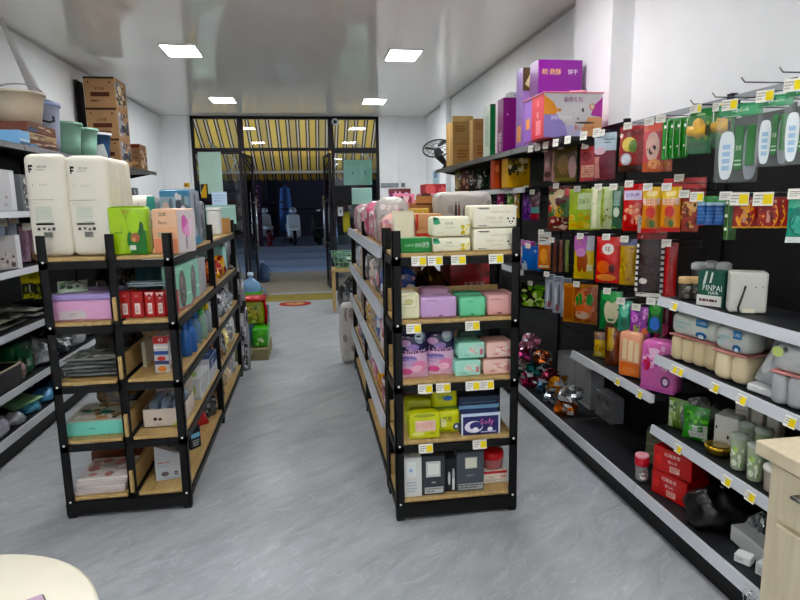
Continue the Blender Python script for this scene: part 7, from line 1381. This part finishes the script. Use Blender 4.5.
# zebra bundle leaning at the rack end
t = thing('zebra_bundle', 'black and white patterned long bundle leaning at the rack end', 'bundle', (-.74, 5.78, 0))
mb = MB(); P_ = [Vector((.04, .0, .0)), Vector((.04, .0, .3)), Vector((.02, .0, .7)), Vector((-.02, 0, 1.05)), Vector((-.08, 0, 1.32)), Vector((-.11, 0, 1.42))]
mb.tube(P_, [.06, .065, .07, .065, .05, .025], 0x8A8A8E, 'bagfilm', 12)
rnd = random.Random(3)
for i in range(46):
    z = rnd.uniform(.05, 1.3); k = next(j for j in range(5) if P_[j+1].z >= z); f = (z-P_[k].z)/(P_[k+1].z-P_[k].z); c = P_[k].lerp(P_[k+1], f); a = rnd.uniform(-pi, 0)
    r = .072 if z < 1.1 else .058
    mb.add([c+Vector((r*cos(a-.25), r*sin(a-.25), -.03)), c+Vector((r*cos(a+.2), r*sin(a+.2), -.05)), c+Vector((r*cos(a+.3), r*sin(a+.3), .05)), c+Vector((r*cos(a-.1), r*sin(a-.1), .06))], [(0, 1, 2, 3)], rnd.choice([0x111114, 0x1a1a1e, 0xD6D6DA]), 'bagfilm')
mb.build('bundle', t)
mb = MB(); mb.tube([(-.11, 0, 1.4), (-.13, 0, 1.48), (-.1, 0, 1.5)], .012, 0xC9BEDC, 'fabric', 8); mb.build('tie', t)
# stand with wire basket by the right door leaf
p = onz(338, 305, 0)
t = thing('basket_stand', 'wooden framed stand with green wire basket near the door', 'stand', (.55, 8.9, 0))
for x in (-.24, .24):
    for y in (-.18, .18):
        mb = MB(); mb.box((x-.02, y-.02, 0), (x+.02, y+.02, .62), 0xB59A7A, 'board', .003); mb.build('leg', t)
mb = MB(); mb.box((-.26, -.2, .6), (.26, .2, .64), 0, 'board', .004); mb.build('top_board', t)
bk = MB()
for z, e in ((.66, .2), (.74, .225), (.82, .25), (.88, .26)): bk.tube([(-e, -e*.75, z), (e, -e*.75, z), (e, e*.75, z), (-e, e*.75, z)], .008, 0x7AA884, 'plastic', 6, True)
for k in range(8):
    for s in (-1, 1): f = -1+2*k/7; bk.tube([(.2*f, .15*s, .645), (.26*f, .195*s, .88)], .004, 0x7AA884, 'plastic', 5)
for k in range(5):
    for s in (-1, 1): f = -1+2*k/4; bk.tube([(.2*s, .15*f, .645), (.26*s, .195*f, .88)], .004, 0x7AA884, 'plastic', 5)
bk.build('wire_basket', t)
crumple('dark_goods', 'dark wrapped goods under the basket stand', 'bag', (.55, 8.9, 0), .36, .28, .45, [0x1A1C1E, 0x2E3234, 0x55595a], 'bagfilm', 201, .3, n=(18, 12))
crumple('dark_goods', 'green and grey goods lying in the wire basket', 'bag', (.55, 8.9, .65), .3, .22, .16, [0x3A5A3A, 0x55605a, 0x2A3A30], 'bagfilm', 202, .3, n=(16, 10))
sheet('yellow_poster', 'olive yellow poster on the glass beside the right door leaf', 'poster', 343, 212, 350, 232, G-.02, [('r', .1, .1, .9, .9, 0x8A8424)], 0x77721e)
t = thing('black_speaker', 'black box hung beside the right door leaf', 'box', (ony(343, 196, 10.6).x, 10.72, ony(343, 205, 10.6).z))
mb = MB(); mb.box((-.16, -.08, 0), (.16, .1, .34), 0x0D0D10, 'steel', .01); mb.build('cabinet', t)
mb = MB(); mb.box((-.14, -.09, .02), (.14, -.08, .32), 0x141417, 'matte', .004); mb.build('grille', t)
mb = MB(); mb.box((-.05, .1, .1), (.05, .17, .2), 0x0D0D10, 'steel'); mb.build('bracket', t)
# mats on the floor
mb = MB(); mb.box((-.68, -.36, 0), (.68, .36, .006), 0x8C7F4A, 'matte', .002); mb.pr(lambda u, v, o: (-.68+u*1.36, -.36+v*.72, .006+o), [('l', .1, .3, .9, .6, 1, 0x77692e)], 'matte'); o = mb.build('door_strip_mat', None, (-.32, 10.28, 0)); tag(o, 'worn yellow strip mat with faded lettering inside the door', 'mat')
mb = MB(); n = 28; mb.lathe([(.26, 0), (.26, .005), (.2, .006)], 0x9A3A2E, 'matte', 28, sy=.85); mb.pr(lambda u, v, o: (-.26+u*.52, -.22+v*.44, .0062+o), [('e', .5, .5, .3, .3, 0xB58A6a), ('s', .25, .25, .75, .75, 5, [0x8A2A22, 0xC9A06a])], 'matte'); tag(mb.build('floor_sticker', None, (-.3, 9.6, 0)), 'round red floor sticker in front of the yellow strip mat', 'sticker')

# ================================================================== counter and table in the foreground
t = thing('service_counter', 'pale maple counter with drawer and door beside the shelving', 'counter', (1.35, 1.56, 0)); t.location = (0, 0, 0)
cx, cy, ch = 1.385, 1.53, .85
mb = MB(); mb.box((cx, .35, 0), (2.08, cy, ch-.045), 0, 'maple', .003); mb.build('carcass', t)
mb = MB(); mb.box((cx-.035, .3, ch-.045), (2.1, cy+.03, ch), 0, 'maple', .003); mb.build('counter_top', t)
mb = MB(); mb.box((cx-.016, .95, ch-.22), (cx-.001, cy-.055, ch-.055), 0, 'maple', .003); d = mb.build('drawer', t)
mb = MB(); mb.tube([(cx-.016, 1.3, ch-.11), (cx-.04, 1.3, ch-.11), (cx-.04, 1.4, ch-.11), (cx-.016, 1.4, ch-.11)], .006, 0xB5B8BC, 'chrome', 8); mb.build('handle', d)
mb = MB(); mb.box((cx-.016, .95, .08), (cx-.001, cy-.055, ch-.235), 0, 'maple', .003); d = mb.build('door', t)
mb = MB(); mb.tube([(cx-.016, 1.0, .5), (cx-.04, 1.0, .5), (cx-.04, 1.0, .38), (cx-.016, 1.0, .38)], .006, 0xB5B8BC, 'chrome', 8); mb.build('handle', d)
t = thing('round_table', 'round cream table in front of the left rack', 'table', (-.83, 1.13, 0))
mb = MB(); mb.lathe([(.31, .722), (.355, .726), (.36, .735), (.358, .746), (.35, .75)], 0xE2DCCB, 'plastic', 48); mb.build('table_top', t)
mb = MB(); mb.tube([(0, 0, .03), (0, 0, .724)], .035, 0xB0B2B5, 'chrome', 14); mb.build('column', t)
mb = MB(); mb.lathe([(.24, 0), (.24, .012), (.05, .03)], 0xB0B2B5, 'chrome', 32); mb.build('base_plate', t)
# phone lying on the table
q = onz(30, 603, .757)
t = thing('mobile_phone', 'mobile phone in black bumper with pink back lying on the table', 'phone', (-.665, 1.215, .7505), 122)
mb = MB(); mb.box((-.038, -.078, 0), (.038, .078, .009), 0x101014, 'plastic', .004); mb.build('case', t)
mb = MB(); mb.box((-.034, -.074, .0092), (.034, .074, .0098), 0xB59AB0, 'gloss', .0002); mb.build('back_cover', t)
mb = MB()
for k in range(2): mb.lathe([(.007, 0), (.007, .002), (.004, .003)], 0x15151a, 'gloss', 14, cx=-.02, cy=.058-.022*k, cz=.0098)
mb.build('camera_lenses', t)
